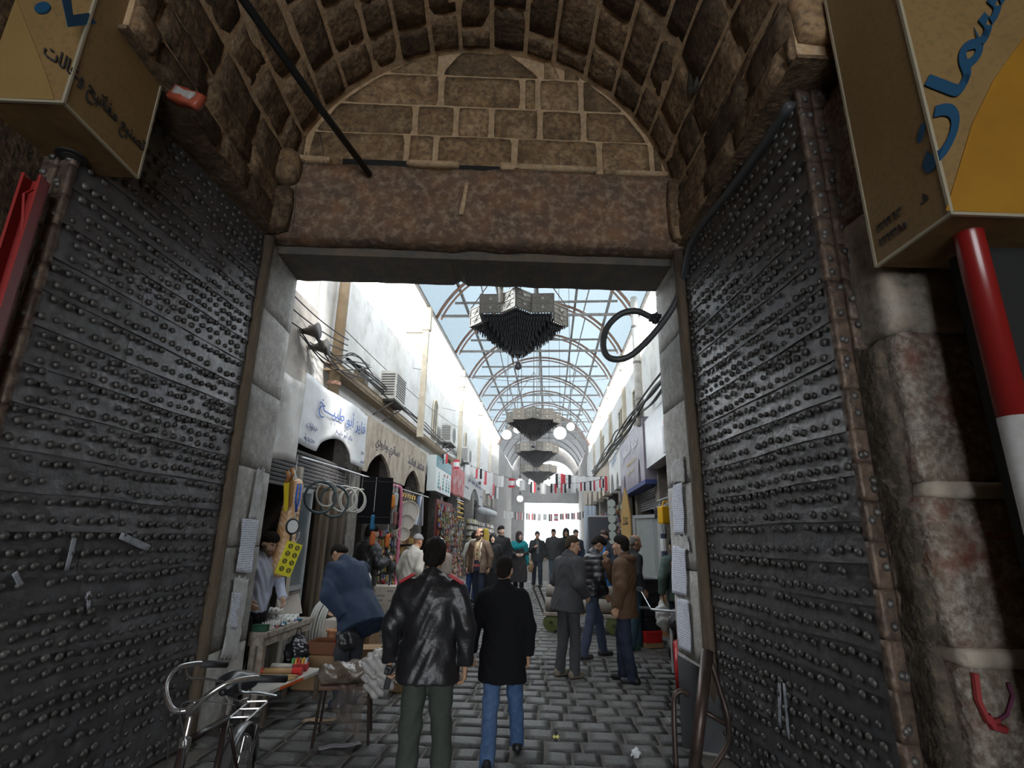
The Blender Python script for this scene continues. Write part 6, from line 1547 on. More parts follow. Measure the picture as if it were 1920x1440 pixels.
for i, (v, z, c) in enumerate(((4.75, 2.35, (.7, .22, .02)), (4.95, 2.38, (.5, .52, .5)), (5.0, 2.05, (.25, .1, .1)), (4.6, 1.65, (.6, .15, .02)), (3.7, 1.95, (.02, .16, .3)), (3.75, 1.7, (.5, .12, .03)))):
    r = thing('hanging_packet', ['orange packet hanging at the edge of the black panel', 'white and green bag hanging by the pink frame', 'strip of small brown packs below the white bag', 'orange packet low by the leather figure', 'bundle of blue cords under the hose rings', 'orange bundle under the blue cords'][i], 'packet', SM(-2.52, v, z, 1.2)); new_obj('packet', rough_box(.10, .04, .24, .02, i, 4, 2, 6, .02), plain([x * .7 for x in c], .6), r); one('cone', (0, 0, .16), (0, 0, 2.68 - z), .004, n=4).build('string', M_banner, r)
for i, (x, z) in enumerate(((-2.48, 1.28), (-2.40, 1.2))):
    r = thing('plastic_bottle', ['clear plastic bottle behind the parka man', 'second clear bottle beside the first'][i], 'bottle', SM(x, 3.2 + .12 * i, z - .28)); one('lathe', [(.06, 0), (.06, .2), (.02, .27), (.02, .30)], 10).build('bottle', plain((.5, .52, .5), .2), r, smooth=False); one('cone', (0, 0, .3), (0, 0, .32), .022, n=8).build('cap', M_banner, r)
crate('carton', 'pale yellow carton behind the parka man', SM(-2.5, 3.35, .62), .22, .2, .36, plain((.50, .46, .26), .7))
crate('cardboard_box', 'brown box supporting the bottles behind the parka man', SM(-2.46, 3.3, .0), .5, .5, .62, M_card)
r = thing('floor_lamp_arm', 'dark jointed lamp arm among the goods by the knitted cap', 'lamp', SM(-2.3, 4.15, 0)); one('tube', [(0, 0, 0), (0, 0, 1.1), (.0, -.02, 1.35), (-.08, -.05, 1.5)], .014, 6).build('arm', M_ink, r); one('ball', (-.0, .06, 1.22), .09, 10, 6, (1, .5, 1.1)).build('shade', M_ink, r, smooth=True); one('lathe', [(.12, 0), (.12, .03)], 14).build('base', M_ink, r)
aw = thing('awning', 'rolled white awning above a far shop on the left', 'awning', SM(-2.7, 19.5, 2.95)); one('cone', (0, 0, 0), (.15, 4.6, .05), .16, .15, 12).build('roll', plain((.55, .57, .6), .6), aw, smooth=True); one('bar', (-.4, .3, .1), (0, .3, 0), .05).build('bracket', M_steel, aw); one('bar', (-.4, 4.2, .1), (.1, 4.2, 0), .05).build('bracket', M_steel, aw)
r = thing('yellow_coat', 'yellow waterproof hanging in front of a far shop', 'coat', SM(-2.0, 15.5, 1.5)); P, Q = surfnet(lambda P: d_cap(P, (0, 0, -.1), (0, 0, .5), .17, .10) + .015 * np.sin(P[:, 0] * 40), (-.3, -.3, -.4), (.3, .3, .75), .02); new_obj('coat', np_mesh(P, Q), plain((.6, .42, .02), .6), r); one('cone', (0, 0, .55), (0, 0, 1.6), .006, n=4).build('string', M_cable, r)

# --- right side goods
al = thing('aluminium_door', 'open aluminium framed glass door of the tool shop', 'door', SM(2.22, 5.2, .1, R(-62)))
f = MB()
for b_ in ((-.46, -.40, -.025, .025, 0, 2.1), (.40, .46, -.025, .025, 0, 2.1), (-.46, .46, -.025, .025, 2.04, 2.1), (-.46, .46, -.025, .025, .96, 1.02), (-.46, .46, -.025, .025, 0, .06)): f.box(*b_)
f.build('frame', M_alu, al); one('box', -.4, .4, -.004, .004, 1.02, 2.04).build('pane', mat('clear_door_glass', (.6, .65, .66), .05, alpha=.25, spec=.6), al); one('box', -.4, .4, -.01, .01, .06, .96).build('panel', plain((.38, .2, .09), .6), al)
for i in range(5):
    z = .12 + .20 * i; sz = (.44, .30, .19)
    c = (.02, .02, .024) if i else (.42, .015, .015)
    r = thing('tool_box', ['red tool box at the bottom of the stack by the glass door', 'lowest black tool box of the stack', 'second black tool box of the stack', 'third black tool box of the stack', 'topmost black tool box of the stack'][i], 'tool box', SM(2.02, 4.72, z, R(-72)), 'stack of tool boxes')
    one('box', -sz[0]/2, sz[0]/2, -sz[1]/2, sz[1]/2, 0, sz[2] * .68).build('case', plain(c, .4), r, bevel=.012); one('box', -sz[0]/2 - .006, sz[0]/2 + .006, -sz[1]/2 - .006, sz[1]/2 + .006, sz[2] * .68, sz[2]).build('lid', plain(c, .4), r, bevel=.015)
    one('box', -.035, .035, -sz[1]/2 - .018, -sz[1]/2, sz[2] * .52, sz[2] * .95).build('latch', plain((.65, .42, .02), .4), r); one('box', -.10, .10, -sz[1]/2 - .008, -sz[1]/2, .03, .085).build('label_plate', plain((.5, .5, .5), .5), r)
crate('cardboard_box', 'low box under the red tool box', SM(2.02, 4.72, .05, R(-72)), .46, .32, .065, M_card)
r = thing('tool_rail', 'rail crowded with hanging power tools beside the right jamb', 'tool display', SM(2.32, 4.0, 2.42, -pi / 2)); one('cone', (-.8, 0, 0), (.9, 0, 0), .014, n=6).build('rail', M_steelb, r)
rg2 = random.Random(8)
for i in range(11):
    x = -.7 + .14 * i; z = -rg2.uniform(.12, .22); c = rg2.choice([(.03, .03, .035), (.3, .3, .31), (.45, .46, .47), (.05, .05, .06)])
    m = MB(); m.cone((x - .09, -.05, z), (x + .07, -.05, z + .02), .035, .04, 8); m.cone((x + .07, -.05, z + .02), (x + .15, -.05, z + .03), .02, .012, 6); m.bar((x - .02, -.05, z), (x - .06, -.05, z - .15), .04); m.cone((x, -.05, z + .03), (x, -.02, 0), .004, n=4)
    m.build('power_tool', plain(c, .35), r)
r = thing('fuel_can', 'yellow can hanging against the edge of the right jamb', 'can', SM(2.20, 3.35, 1.98, .3)); one('box', -.15, .15, -.08, .08, 0, .26).build('can', plain((.60, .34, .01), .45), r, bevel=.02); one('tube', [(-.1, 0, .26), (-.08, 0, .33), (.08, 0, .33), (.1, 0, .26)], .015, 6).build('handle', plain((.55, .32, .01), .45), r); one('cone', (0, 0, .33), (0, 0, .46), .005, n=4).build('hook', M_steelb, r)
for i, (v, z) in enumerate(((4.35, 1.55), (3.6, 1.35))):
    r = thing('hanging_tool', ['white-labelled pump hanging beside the glass door', 'black grinder with an orange band hanging below the yellow can'][i], 'tool', SM(2.30, v, z, .4)); one('cone', (0, 0, -.15), (0, 0, .3), .05, .05, 8).build('body', M_ink if i else plain((.04, .05, .1)), r); one('cone', (0, 0, .02), (0, 0, .08 if i else .22), .054, .054, 8).build('band', plain((.7, .2, .03)) if i else M_banner, r); one('cone', (0, 0, .3), (0, 0, 2.4 - z), .006, n=4).build('cord', M_cable, r)
r = thing('surfboard_sign', 'tall tan leaf-shaped board with dark writing on the right', 'board', SM(2.28, 8.6, 1.0, R(-70))); one('prism', [(.24 * math.sin(pi * t) ** .7 * s_, 2.0 * t) for s_, ts in ((1, np.linspace(0.03, 1, 12)), (-1, np.linspace(1, 0.03, 12)))  for t in ts], -.02, .02).build('board', plain((.42, .27, .10), .6), r)
lettering('عدد', .28, M_ink, r, Matrix.Translation((0, -.024, 1.2)), height=.2)
one('box', -.06, .06, -.05, .05, -1.0, .1).build('foot', M_wood, r)
rk = goods_wall('rack of white discs and small tools on the right', 2.62, 9.9, 12.6, .4, 2.9, 12, 60, mix, side='right', peg=True, back=M_dark)
goods_wall('dark rack further along the right side', 2.66, 13.6, 16.4, .4, 2.8, 13, 40, [(.05, .05, .06), (.3, .3, .32), (.12, .1, .1)], side='right')
goods_wall('far rack on the right side', 2.66, 17.2, 20.1, .4, 2.8, 14, 40, mix, side='right')
goods_wall('dim rack inside the tool shop', 3.4, 4.4, 6.5, .4, 2.6, 15, 40, [(.1, .1, .11), (.2, .18, .15), (.25, .08, .05)], side='right', back=M_dark)
r = thing('disc_column', 'hanging column of white discs on the right', 'display', SM(2.15, 10.6, 1.5)); one('cone', (0, 0, 0), (0, 0, 1.4), .01, n=5).build('cord', M_steel, r)
for k in range(6): one('lathe', [(.11, 0), (.11, .03)], 14, Matrix.Translation((0, -.02, .15 + .22 * k)) @ Matrix.Rotation(pi / 2, 4, 'X')).build('disc', plain((.5, .56, .52), .3), r)
r = thing('grey_cabinet', 'dark grey cabinet with shelves outside a shop on the right', 'cabinet', SM(2.1, 13.0, .25)); one('box', -.45, .45, -.3, .3, 0, 2.2).build('cabinet', plain((.07, .075, .09), .5), r); one('box', -.47, .47, -.32, -.3, 1.1, 1.14).build('shelf_edge', M_alu, r); one('box', -.46, .46, -.32, .3, 2.2, 2.25).build('top', M_alu, r)
for i in range(3):
    r = thing('striped_cloth', '%s pale striped cloth roll standing by the grey cabinet' % ('leftmost', 'middle', 'rightmost')[i], 'cloth roll', SM(1.62 + .13 * i, 13.6, .25), 'pale cloth rolls'); one('cone', (0, 0, 0), (.02, 0, 2.6), .07, .07, 10).build('roll', plain((.42, .48, .56), .8), r, smooth=True); one('cone', (.02, 0, 2.6), (.02, 0, 2.64), .02, n=8).build('core', M_card, r)
# handcart with rolls
hc_ = thing('hand_cart', 'low wooden handcart loaded with pale rolls behind the standing men', 'cart', SM(1.05, 5.9, gz(5.9), R(-8)))
one('box', -.75, .75, -.4, .4, .28, .33).build('deck', M_worn, hc_)
for x in (-.6, .55):
    for y in (-.36, .36): one('lathe', [(.15, -.02), (.15, .02), (.04, .035), (.04, -.035)], 14, Matrix.Translation((x, y, .15)) @ Matrix.Rotation(pi / 2, 4, 'X')).build('wheel', plain((.08, .10, .03), .6), hc_)
one('tube', [(-.75, -.3, .3), (-.95, -.3, .75), (-.95, .3, .75), (-.75, .3, .3)], .02, 6).build('push_bar', plain((.06, .05, .04), .5), hc_)
for i, (y, z) in enumerate(((-.2, .46), (.08, .46), (-.06, .68))):
    r = thing('fabric_roll', ['front pale roll lying on the handcart', 'back pale roll lying on the handcart', 'top pale roll on the handcart'][i], 'roll', SM(1.05 - .0, 5.9, gz(5.9), R(-8)) @ Matrix.Translation((0, y, z))); one('cone', (-.72, 0, 0), (.72, 0, 0), .125, .125, 14).build('roll', mat('beige_roll', (.26, .235, .20), .85, noise=((.2, .18, .15), 4, .4)), r, smooth=True)
    for s_ in (-1, 1): one('cone', (s_ * .72, 0, 0), (s_ * .735, 0, 0), .04, .04, 10).build('core', M_card, r)
# ================================================================== things around the viewer
M_signb = mat('yellowed_light_box', (.22, .138, .052), .5, noise=[((.185, .112, .042), 1.5, .45), ((.14, .09, .04), 30, .06)])
M_signy = mat('amber_light_box', (.30, .145, .012), .45, noise=((.24, .11, .012), 2, .5))
M_signd = mat('grimy_box_underside', (.20, .115, .04), .7, noise=((.10, .055, .022), 5, .45))
M_trim = mat('metal_edge_trim', (.42, .38, .28), .4, .4); M_blue2 = plain((.006, .05, .105), .5)
def box_sign(label, X, Yb, Yf, Z, side, w=1.5, h=2.0):
    r = thing('light_box_sign', label, 'sign', Matrix.Translation((X, Yb, Z)) @ Matrix.Rotation(GA, 4, 'Z')); s = 1 if side == 'right' else -1; d = Yb - Yf
    x0, x1 = sorted((0, s * w))
    m = MB(); m.box(x0, x1, -d, 0, 0, h); m.build('housing', M_signb, r)
    one('box', x0 + .01, x1 - .01, -d + .01, -.01, -.006, 0).build('underside', M_signd, r)
    t = MB(); e = .008
    t.box(-e, e, -d - e, -d + e, 0, h); t.box(x0 - e, x1 + e, -d - e, -d + e, -e, e); t.box(-e, e, -d, 0, -e, e); t.box(-e, e, -e, e, 0, h); t.build('edge_trim', M_trim, r)
    return r, d
def front_pt(r, d, px, py):                          # sight line onto the front face, in sign coordinates
    Mi = r.matrix_world; n = Mi.to_3x3() @ Vector((0, -1, 0)); p0 = Mi @ Vector((0, -d, 0)); q = Mi.inverted() @ on_plane(px, py, n, n.dot(p0)); return q.x, q.z
def side_pt(r, px, py):
    Mi = r.matrix_world; n = Mi.to_3x3() @ Vector((1, 0, 0)); p0 = Mi.translation; q = Mi.inverted() @ on_plane(px, py, n, n.dot(p0)); return q.y, q.z
bpy.context.view_layer.update()
SR, dR = box_sign('yellowed light box sign with blue Arabic letters over the whitewashed pier', 2.05, 2.70, 2.19, 3.235, 'right')
SL, dL = box_sign('yellowed light box sign with black handwriting over the left gate leaf', -2.60, 3.14, 2.48, 4.06, 'left', 1.6, 1.6)
bpy.context.view_layer.update()
# amber corner panel on each front face
pts = [front_pt(SR, dR, *p) for p in ((1772, 396), (1795, 320), (1822, 232), (1862, 150), (1925, 62))]
poly = pts + [(1.45, pts[-1][1] + .1), (1.45, .0)]
one('prism', poly, -dR - .006, -dR).build('amber_panel', M_signy, SR)
pts = [front_pt(SL, dL, *p) for p in ((103, 188), (88, 140), (66, 85), (32, 0))]
one('prism', pts + [(pts[-1][0] - .1, 1.5), (-1.5, 1.5), (-1.5, 0.0)], -dL - .006, -dL).build('pale_panel', mat('pale_yellow_panel', (.23, .145, .05), .45, noise=((.19, .12, .04), 2, .4)), SL)
one('lathe', [(.085, -.012), (.085, .0), (.06, .0)], 20, Matrix.Translation((-.28, -.22, -.012))).build('vent_ring', M_ink, SL); one('lathe', [(.05, -.014), (.05, -.002)], 16, Matrix.Translation((-.28, -.22, -.012))).build('vent_hub', plain((.05, .05, .05)), SL)
def folded(txt, r, d, corner_s, width, height, cx_, cz_, rot, m, name='lettering', bold=0.0, climb=0.0):
    """writing wrapped round the upright front edge; unfolded coordinate a > 0 lies on the front face for the right-hand sign"""
    o = lettering(txt, width, m, None, Matrix(), height=height, thick=.004, bold=bold); me = o.data; bm = bmesh.new(); bm.from_mesh(me)
    bmesh.ops.transform(bm, matrix=Matrix.Translation((cx_, 0, cz_)) @ Matrix.Rotation(rot, 4, 'Y'), verts=bm.verts)
    bmesh.ops.bisect_plane(bm, geom=bm.verts[:] + bm.edges[:] + bm.faces[:], plane_co=(0, 0, 0), plane_no=(1, 0, 0))
    for v in bm.verts:
        a, t, z = v.co.x, v.co.y, v.co.z
        if corner_s > 0: v.co = (a, -d - .009 + t, z) if a >= 0 else (-.004 + t, -d - a, z)
        else: v.co = (a, -d - .009 + t, z - climb * a) if a <= 0 else (.004 - t, -d + a, z)
    bm.to_mesh(me); bm.free(); me.update(); o.parent = r; o.matrix_parent_inverse = Matrix(); o.matrix_basis = Matrix()
    o.name = name
    return o
a0, z0 = front_pt(SR, dR, 1742, 285); a1, z1 = front_pt(SR, dR, 1868, 12)
L_ = math.hypot(a1 - a0, z1 - z0); rot = -math.atan2(z1 - z0, a1 - a0)
folded('السمان', SR, dR, 1, L_ * 1.55, .24, a0 + (a1 - a0) * .70 - .03, z0 + (z1 - z0) * .70 + .03, rot, M_blue2, bold=.028)
for txt, px, py, w in (('٢٢١٩٦٣', 1668, 413, .19), ('٢٢٢٣٨٥', 1675, 438, .20), ('هـ', 1733, 372, .05)):
    y, z = side_pt(SR, px, py); lettering(txt, w, M_ink, SR, Matrix.Translation((-.003, y, z)) @ Matrix.Rotation(-pi / 2, 4, 'Z'), height=.05, rtl=True)
ya, za = side_pt(SL, 262, 278); yb, zb = side_pt(SL, 125, 130)
L2 = math.hypot(ya - yb, za - zb)
folded('تصنيع مفاتيح وغالات', SL, dL, -1, L2 * 1.28, .15, (ya + yb) / 2 + dL - .06, (za + zb) / 2 + .015, math.atan2(zb - za, ya - yb), M_ink, bold=.01, climb=.75)
# blue letter foot at the top of the left sign
pl = [side_pt(SL, *p) for p in ((113, -10), (131, -10), (136, 28), (165, 24), (181, 44), (127, 51))]
one('prism', [(y, z) for y, z in pl], -.004, 0, Matrix.Rotation(pi / 2, 4, 'Z')).build('blue_letter', M_blue2, SL)
y, z = side_pt(SL, 82, 17); q = front_pt(SL, dL, 82, 17)
one('lathe', [(.045, 0), (.045, .01)], 16, Matrix.Translation((q[0], -dL - .002, q[1])) @ Matrix.Rotation(pi / 2, 4, 'X')).build('blue_dot', M_blue2, SL)
# brackets that carry the signs
m = MB(); m.bar((.9, -.2, -.05), (.9, 2.2, -.05), .05); m.build('bracket', M_steel, SR)
m = MB(); m.bar((-.5, -.3, 1.62), (-.5, 1.5, 1.62), .05); m.bar((-.5, .0, .4), (-.5, .9, .4), .05); m.build('bracket', M_steel, SL)
# red and white striped pole, red channel
def col_at(px, py, Y): r_ = ray(px, py); t = Y / r_.y; return Vector((r_.x * t, Y, CAMZ + r_.z * t))
p = col_at(1868, 650, 2.35); zc = col_at(1905, 782, 2.35).z
r = thing('striped_pole', 'red and white painted iron pole at the right edge', 'pole', loc=(p.x, p.y, 0))
one('cone', (0, 0, 0), (0, 0, zc), .062, .062, 16).build('white_length', mat('chipped_white_paint', (.5, .5, .49), .35, noise=((.36, .35, .33), 8, .3)), r, smooth=True); one('cone', (0, 0, zc), (0, 0, 4.6), .063, .063, 16).build('red_length', mat('glossy_red_paint', (.20, .010, .008), .25, noise=((.2, .01, .01), 8, .3), spec=.6), r, smooth=True)
one('box', .10, .5, .12, .25, 0, 4.6).build('edge_shade', M_black, r)  # black slab standing in for the shaded gap right of the pole
p = col_at(42, 420, 2.75); zt_ = col_at(60, 335, 2.75).z
r = thing('steel_channel_post', 'red painted steel channel at the left edge under the sign', 'post', loc=(p.x, p.y, 0), rz=.25)
m = MB(); m.box(-.05, .05, .03, .045, 0, zt_); m.box(-.05, -.035, -.05, .045, 0, zt_); m.box(.035, .05, -.05, .045, 0, zt_); m.build('channel', mat('flat_red_paint', (.24, .012, .010), .5), r); one('tube', [(.02, .02, zt_ - .5), (.03, -.06, zt_ - .3), (.0, -.06, zt_ - .15), (.0, .02, zt_ - .05)], .008, 5).build('red_loop', plain((.3, .02, .02)), r)
# black pipe across the tympanum, loose wires
a = GW(*(lambda q: (q.x, q.y, q.z))(GF.inverted() @ on_plane(692, 326, GF.to_3x3() @ Vector((0, 1, 0)), (GF.to_3x3() @ Vector((0, 1, 0))).dot(GW(0, -.12, 0)))))
b_ = GF.inverted() @ on_plane(448, -12, GF.to_3x3() @ Vector((0, 1, 0)), (GF.to_3x3() @ Vector((0, 1, 0))).dot(GW(0, -2.05, 0))); b_ = GF @ b_
tag(one('tube', [a, a.lerp(b_, .5) + Vector((0, 0, -.02)), b_, b_ + (b_ - a) * .08], .035, 10).build('black_pipe', mat('black_plastic_pipe', (.012, .014, .013), .4), smooth=True), 'thick black pipe slanting up across the stone arch', 'pipe')
for i, (q0, q1, y) in enumerate((((600, 250), (607, 317), -.06), ((555, 318), (548, 440), -.16), ((575, 285), (562, 318), -.06))):
    n = GF.to_3x3() @ Vector((0, 1, 0)); dd = n.dot(GW(0, y, 0)); A_, B_ = on_plane(*q0, n, dd), on_plane(*q1, n, dd)
    tag(one('tube', [A_, A_.lerp(B_, .5) + Vector((.015, 0, 0)), B_], .004, 4).build('loose_wire', M_cable), ['short bent wire hanging over the tympanum', 'long thin wire hanging down the lintel at its left end', 'short wire at the left corner of the arch'][i], 'wire')
# hose looped by the right jamb
hp = [(1482, 196), (1390, 330), (1302, 445), (1282, 520), (1262, 575), (1222, 630), (1180, 668), (1145, 672), (1131, 650), (1138, 615), (1162, 590), (1190, 583), (1215, 592), (1232, 604)]
hv = [-2.2, -1.2, -.18, -.05, .05, .12, .16, .2, .24, .26, .24, .2, .16, .12]
pts3 = []
for (px, py), y in zip(hp, hv):
    n = GF.to_3x3() @ (Vector((1, 0, 0)) if y < -.1 else Vector((0, 1, 0))); pts3.append(on_plane(px, py, n, n.dot(GW(1.74, y, 0))))
tag(one('tube', curve_pts(pts3, 6), .035, 10).build('hose', mat('grey_black_hose', (.05, .052, .055), .45), smooth=True), 'thick dark hose running over the right leaf and looping below the lintel', 'hose')
n = GF.to_3x3() @ Vector((0, 1, 0)); kn = on_plane(1228, 596, n, n.dot(GW(0, .1, 0)))
tag(blob('wire_knot', 'dark knot of wires tying the hose loop', 'wire', Matrix.Translation(kn), lambda P: d_ell(P, (0, 0, 0), (.07, .06, .05)) + .02 * np.sin(P[:, 0] * 90) * np.sin(P[:, 2] * 80), (-.12, -.12, -.12), (.12, .12, .12), .01, M_cable), None)
# red packet jammed in the masonry, nest of rubbish
def vault_pt(px, py, y):
    n = GF.to_3x3() @ Vector((0, 1, 0)); return on_plane(px, py, n, n.dot(GW(0, y, 0)))
p = vault_pt(345, 158, -2.14) + GF.to_3x3() @ Vector((-.05, .12, 0))
r = thing('crumpled_packet', 'crumpled red and white packet stuck in the masonry by the left sign', 'packet', Matrix.Translation(p) @ Matrix.Rotation(.4, 4, 'Y'))
new_obj('packet', rough_box(.26, .07, .13, .03, 5, 8, 2, 5, .015, 9), plain((.26, .05, .025), .5), r); new_obj('white_field', rough_box(.16, .03, .07, .015, 8, 6, 2, 4, .01, 9), plain((.28, .26, .25), .5), r, Matrix.Translation((.0, -.035, .005)))
p = vault_pt(1318, 145, -1.05)
blob('rubbish_nest', 'dark nest of rags and leaves lodged in the right haunch of the vault', 'debris', Matrix.Translation(p), lambda P: d_ell(P, (0, 0, 0), (.13, .16, .20)) + .05 * np.sin(P[:, 0] * 38 + 3 * P[:, 2]) * np.sin(P[:, 2] * 42 + P[:, 1] * 20), (-.3, -.3, -.35), (.3, .3, .35), .016, mat('dark_rags', (.028, .026, .024), .8, noise=((.09, .08, .065), 12, .3)))
# notices pasted on the jambs
M_notice = print_mat('printed_notice', (.62, .64, .72), (.06, .06, .09), 46, 70, .47)
M_torn = mat('torn_paper', (.52, .52, .52), .85, noise=((.3, .28, .25), 8, .45))
def jpt(side, px, py):
    n = GF.to_3x3() @ Vector((1, 0, 0)); x = GX0 if side == 'left' else GX1; q = GF.inverted() @ on_plane(px, py, n, n.dot(GW(x, 0, 0))); return q.y, q.z
def notice(label, side, quad, m, torn=0.0, seed=0):
    s = 1 if side == 'left' else -1; x = (GX0 + .016) if side == 'left' else (GX1 - .016)
    c = [jpt(side, *p) for p in quad]; cy, cz = sum(p[0] for p in c) / 4, sum(p[1] for p in c) / 4
    r = thing('notice', label, 'notice', GF @ Matrix.Translation((x, cy, cz)) @ Matrix.Rotation(s * pi / 2, 4, 'Z'), 'papers pasted on the jambs')
    L2d = [Vector(((p[0] - cy) * s, 0, p[1] - cz)) for p in c]
    def fn(a, b):
        p = L2d[0].lerp(L2d[1], a).lerp(L2d[3].lerp(L2d[2], a), b); e = torn * (nz((a * 4, b * 4, seed), 2) if (a in (0, 1) or b in (0, 1)) else 0)
        return (p.x + e * .05, -.004 - .012 * abs(math.sin(b * 3 + a * 2)) * (1 if not torn else .4) + .003 * nz((a, b, seed), 9), p.z + e * .09)
    m_ = MB(); m_.sheet(fn, 10, 14); m_.build('sheet', m, r, smooth=True, fix=False, solid=.002)
bpy.context.view_layer.update()
notice('torn white paper at the top of the left jamb', 'left', ((462, 972), (480, 975), (492, 880), (478, 880)), M_torn, .5, 1)
notice('printed white notice pasted on the left jamb', 'left', ((438, 1072), (466, 1076), (480, 975), (450, 972)), M_notice)
notice('shreds of old white paper below the notice on the left jamb', 'left', ((410, 1235), (440, 1235), (462, 1085), (436, 1082)), M_torn, .6, 3)
notice('smaller folded notice low on the left jamb', 'left', ((424, 1178), (438, 1178), (446, 1112), (430, 1110)), M_notice)
notice('old peeling paper high on the right jamb', 'right', ((1262, 905), (1288, 905), (1285, 852), (1262, 868)), M_torn, .6, 5)
notice('upper printed notice pasted on the right jamb', 'right', ((1268, 1002), (1288, 1002), (1284, 905), (1266, 910)), M_notice)
notice('crooked middle notice peeling off the right jamb', 'right', ((1264, 1112), (1293, 1118), (1290, 1030), (1266, 1022)), M_notice)
notice('lowest printed notice hanging on the right jamb', 'right', ((1278, 1215), (1302, 1226), (1296, 1125), (1274, 1122)), M_notice)
notice('grey smeared paper between the notices on the right jamb', 'right', ((1272, 1032), (1298, 1032), (1292, 1004), (1268, 1004)), M_torn, .8, 7)

# ---------------------------------------------------------------- bicycle beside the left leaf
def bicycle():
    M_chr = mat('dull_chrome', (.50, .50, .50), .22, .9); M_tyre = plain((.015, .015, .016), .7); M_frame = plain((.03, .02, .018), .35); M_fend = mat('grey_mudguard', (.22, .22, .23), .35, .5)
    d = Vector((.16, -.987, 0)).normalized(); rz = math.atan2(d.y, d.x)
    r = thing('bicycle', 'old black bicycle with chrome handlebars leaning by the left gate leaf', 'bicycle', loc=(-1.47, 3.40, 0), rz=rz)
    def wheel(x):
        w = one('tube', [(x + .325 * math.cos(a), 0, .34 + .325 * math.sin(a)) for a in np.linspace(0, 2 * pi, 36, endpoint=False)], .019, 8, closed=True).build('wheel', M_tyre, r, smooth=True)
        one('tube', [(x + .30 * math.cos(a), 0, .34 + .30 * math.sin(a)) for a in np.linspace(0, 2 * pi, 36, endpoint=False)], .011, 6, closed=True).build('rim', M_chr, w, smooth=True)
        sp = MB()
        for k in range(24): a = 2 * pi * k / 24; sp.cone((x + .02 * math.cos(a + .8), .02 * (-1) ** k, .34 + .02 * math.sin(a + .8)), (x + .3 * math.cos(a), 0, .34 + .3 * math.sin(a)), .0022, n=4)
        sp.build('spokes', M_chr, w); one('cone', (x, -.05, .34), (x, .05, .34), .022).build('hub', M_chr, w)
        f = MB(); f.sheet(lambda p, q: (x + (.362 - .012 * (2 * q - 1) ** 2) * math.cos(-.3 + p * 2.9 + (.35 if x < .5 else -.2)), (q - .5) * .06, .34 + (.362 - .012 * (2 * q - 1) ** 2) * math.sin(-.3 + p * 2.9 + (.35 if x < .5 else -.2))), 24, 4); f.build('mudguard', M_fend, r, smooth=True, fix=False, solid=.003)
        st_ = MB(); st_.cone((x, .04, .34), (x - .2, .03, .64), .004, n=5); st_.cone((x, -.04, .34), (x - .2, -.03, .64), .004, n=5); st_.build('stay', M_chr, r)
    wheel(0); wheel(1.08)
    fr = MB(); bb = Vector((.44, 0, .30)); hd0, hd1 = Vector((.86, 0, .88)), Vector((.92, 0, .66)); stt = Vector((.32, 0, .82))
    for a, b, rr in ((bb, stt, .016), (bb, hd1, .018), (stt, hd0, .016), (hd0, hd1, .02)): fr.cone(a, b, rr)
    for s_ in (-.05, .05): fr.cone((0, s_, .34), tuple(bb + Vector((0, s_ * .5, 0))), .010); fr.cone((0, s_, .34), tuple(stt + Vector((0, s_ * .4, -.04))), .009); fr.cone((1.08, s_, .34), tuple(hd1 + Vector((.01, s_, -.0))), .011)
    fr.build('frame', M_frame, r, smooth=True)
    one('cone', tuple(stt), (.30, 0, .93), .013).build('seat_post', M_chr, r)
    P, Q = surfnet(lambda P: smin(d_ell(P, (-.06, 0, 0), (.12, .105, .05)), d_cap(P, (.0, 0, .005), (.16, 0, .005), .05, .022), .05), (-.22, -.14, -.09), (.22, .14, .09), .008)
    s = new_obj('saddle', np_mesh(P, Q), mat('black_saddle', (.018, .02, .026), .35), r, Matrix.Translation((.28, 0, .965)))
    sp = MB()
    for y in (-.06, .06): sp.tube([(-.10, y, -.03), (-.11, y, -.09), (-.04, y * .5, -.09), (.1, 0, -.03)], .006, 5)
    sp.build('springs', M_chr, s)
    one('tube', curve_pts([(.86, 0, .88), (.835, 0, 1.0)], 3), .0125, 8).build('stem', M_chr, r, smooth=True); one('lathe', [(.022, 0), (.024, .02), (.022, .04)], 10, Matrix.Translation((.86, 0, .86))).build('headset', M_chr, r)
    one('ball', (.835, 0, 1.0), .028, 10, 6).build('clamp', M_chr, r, smooth=True)
    St = Matrix.Translation((.835, 0, 1.0)) @ Matrix.Rotation(R(-42), 4, 'Z')
    for s_ in (1, -1):
        pth = [St @ Vector(p) for p in ((0, 0, 0), (.05, .06 * s_, .0), (.05, .15 * s_, .07), (-.01, .205 * s_, .125), (-.10, .225 * s_, .13), (-.16, .23 * s_, .12))]
        one('tube', curve_pts(pth, 6), .0115, 8).build('handlebar', M_chr, r, smooth=True)
        g0, g1 = St @ Vector((-.14, .23 * s_, .123)), St @ Vector((-.27, .235 * s_, .10)); one('cone', g0, g1, .0165, .017, 10).build('grip', M_ink, r, smooth=True)
        br = MB(); br.tube(curve_pts([St @ Vector(p) for p in ((-.06, .22 * s_, .125), (-.08, .205 * s_, .08), (-.16, .20 * s_, .06), (-.25, .21 * s_, .03))], 4), .006, 5); br.build('brake_lever', M_chr, r)
        ca = one('tube', curve_pts([St @ Vector((-.05, .22 * s_, .04)), St @ Vector((.1, .10 * s_, .06)), Vector((.95, .03 * s_, .9)), Vector((.95, .03 * s_, .7))], 6), .003, 4).build('brake_cable', M_cable, r)
    ck = MB()
    for y in (-.055, .055): ck.tube([(.16, y, .76), (-.26, y, .74), (-.30, y * .8, .74)], .006, 5); ck.tube([(-.20, y, .74), (.0, y * .9, .36)], .005, 5)
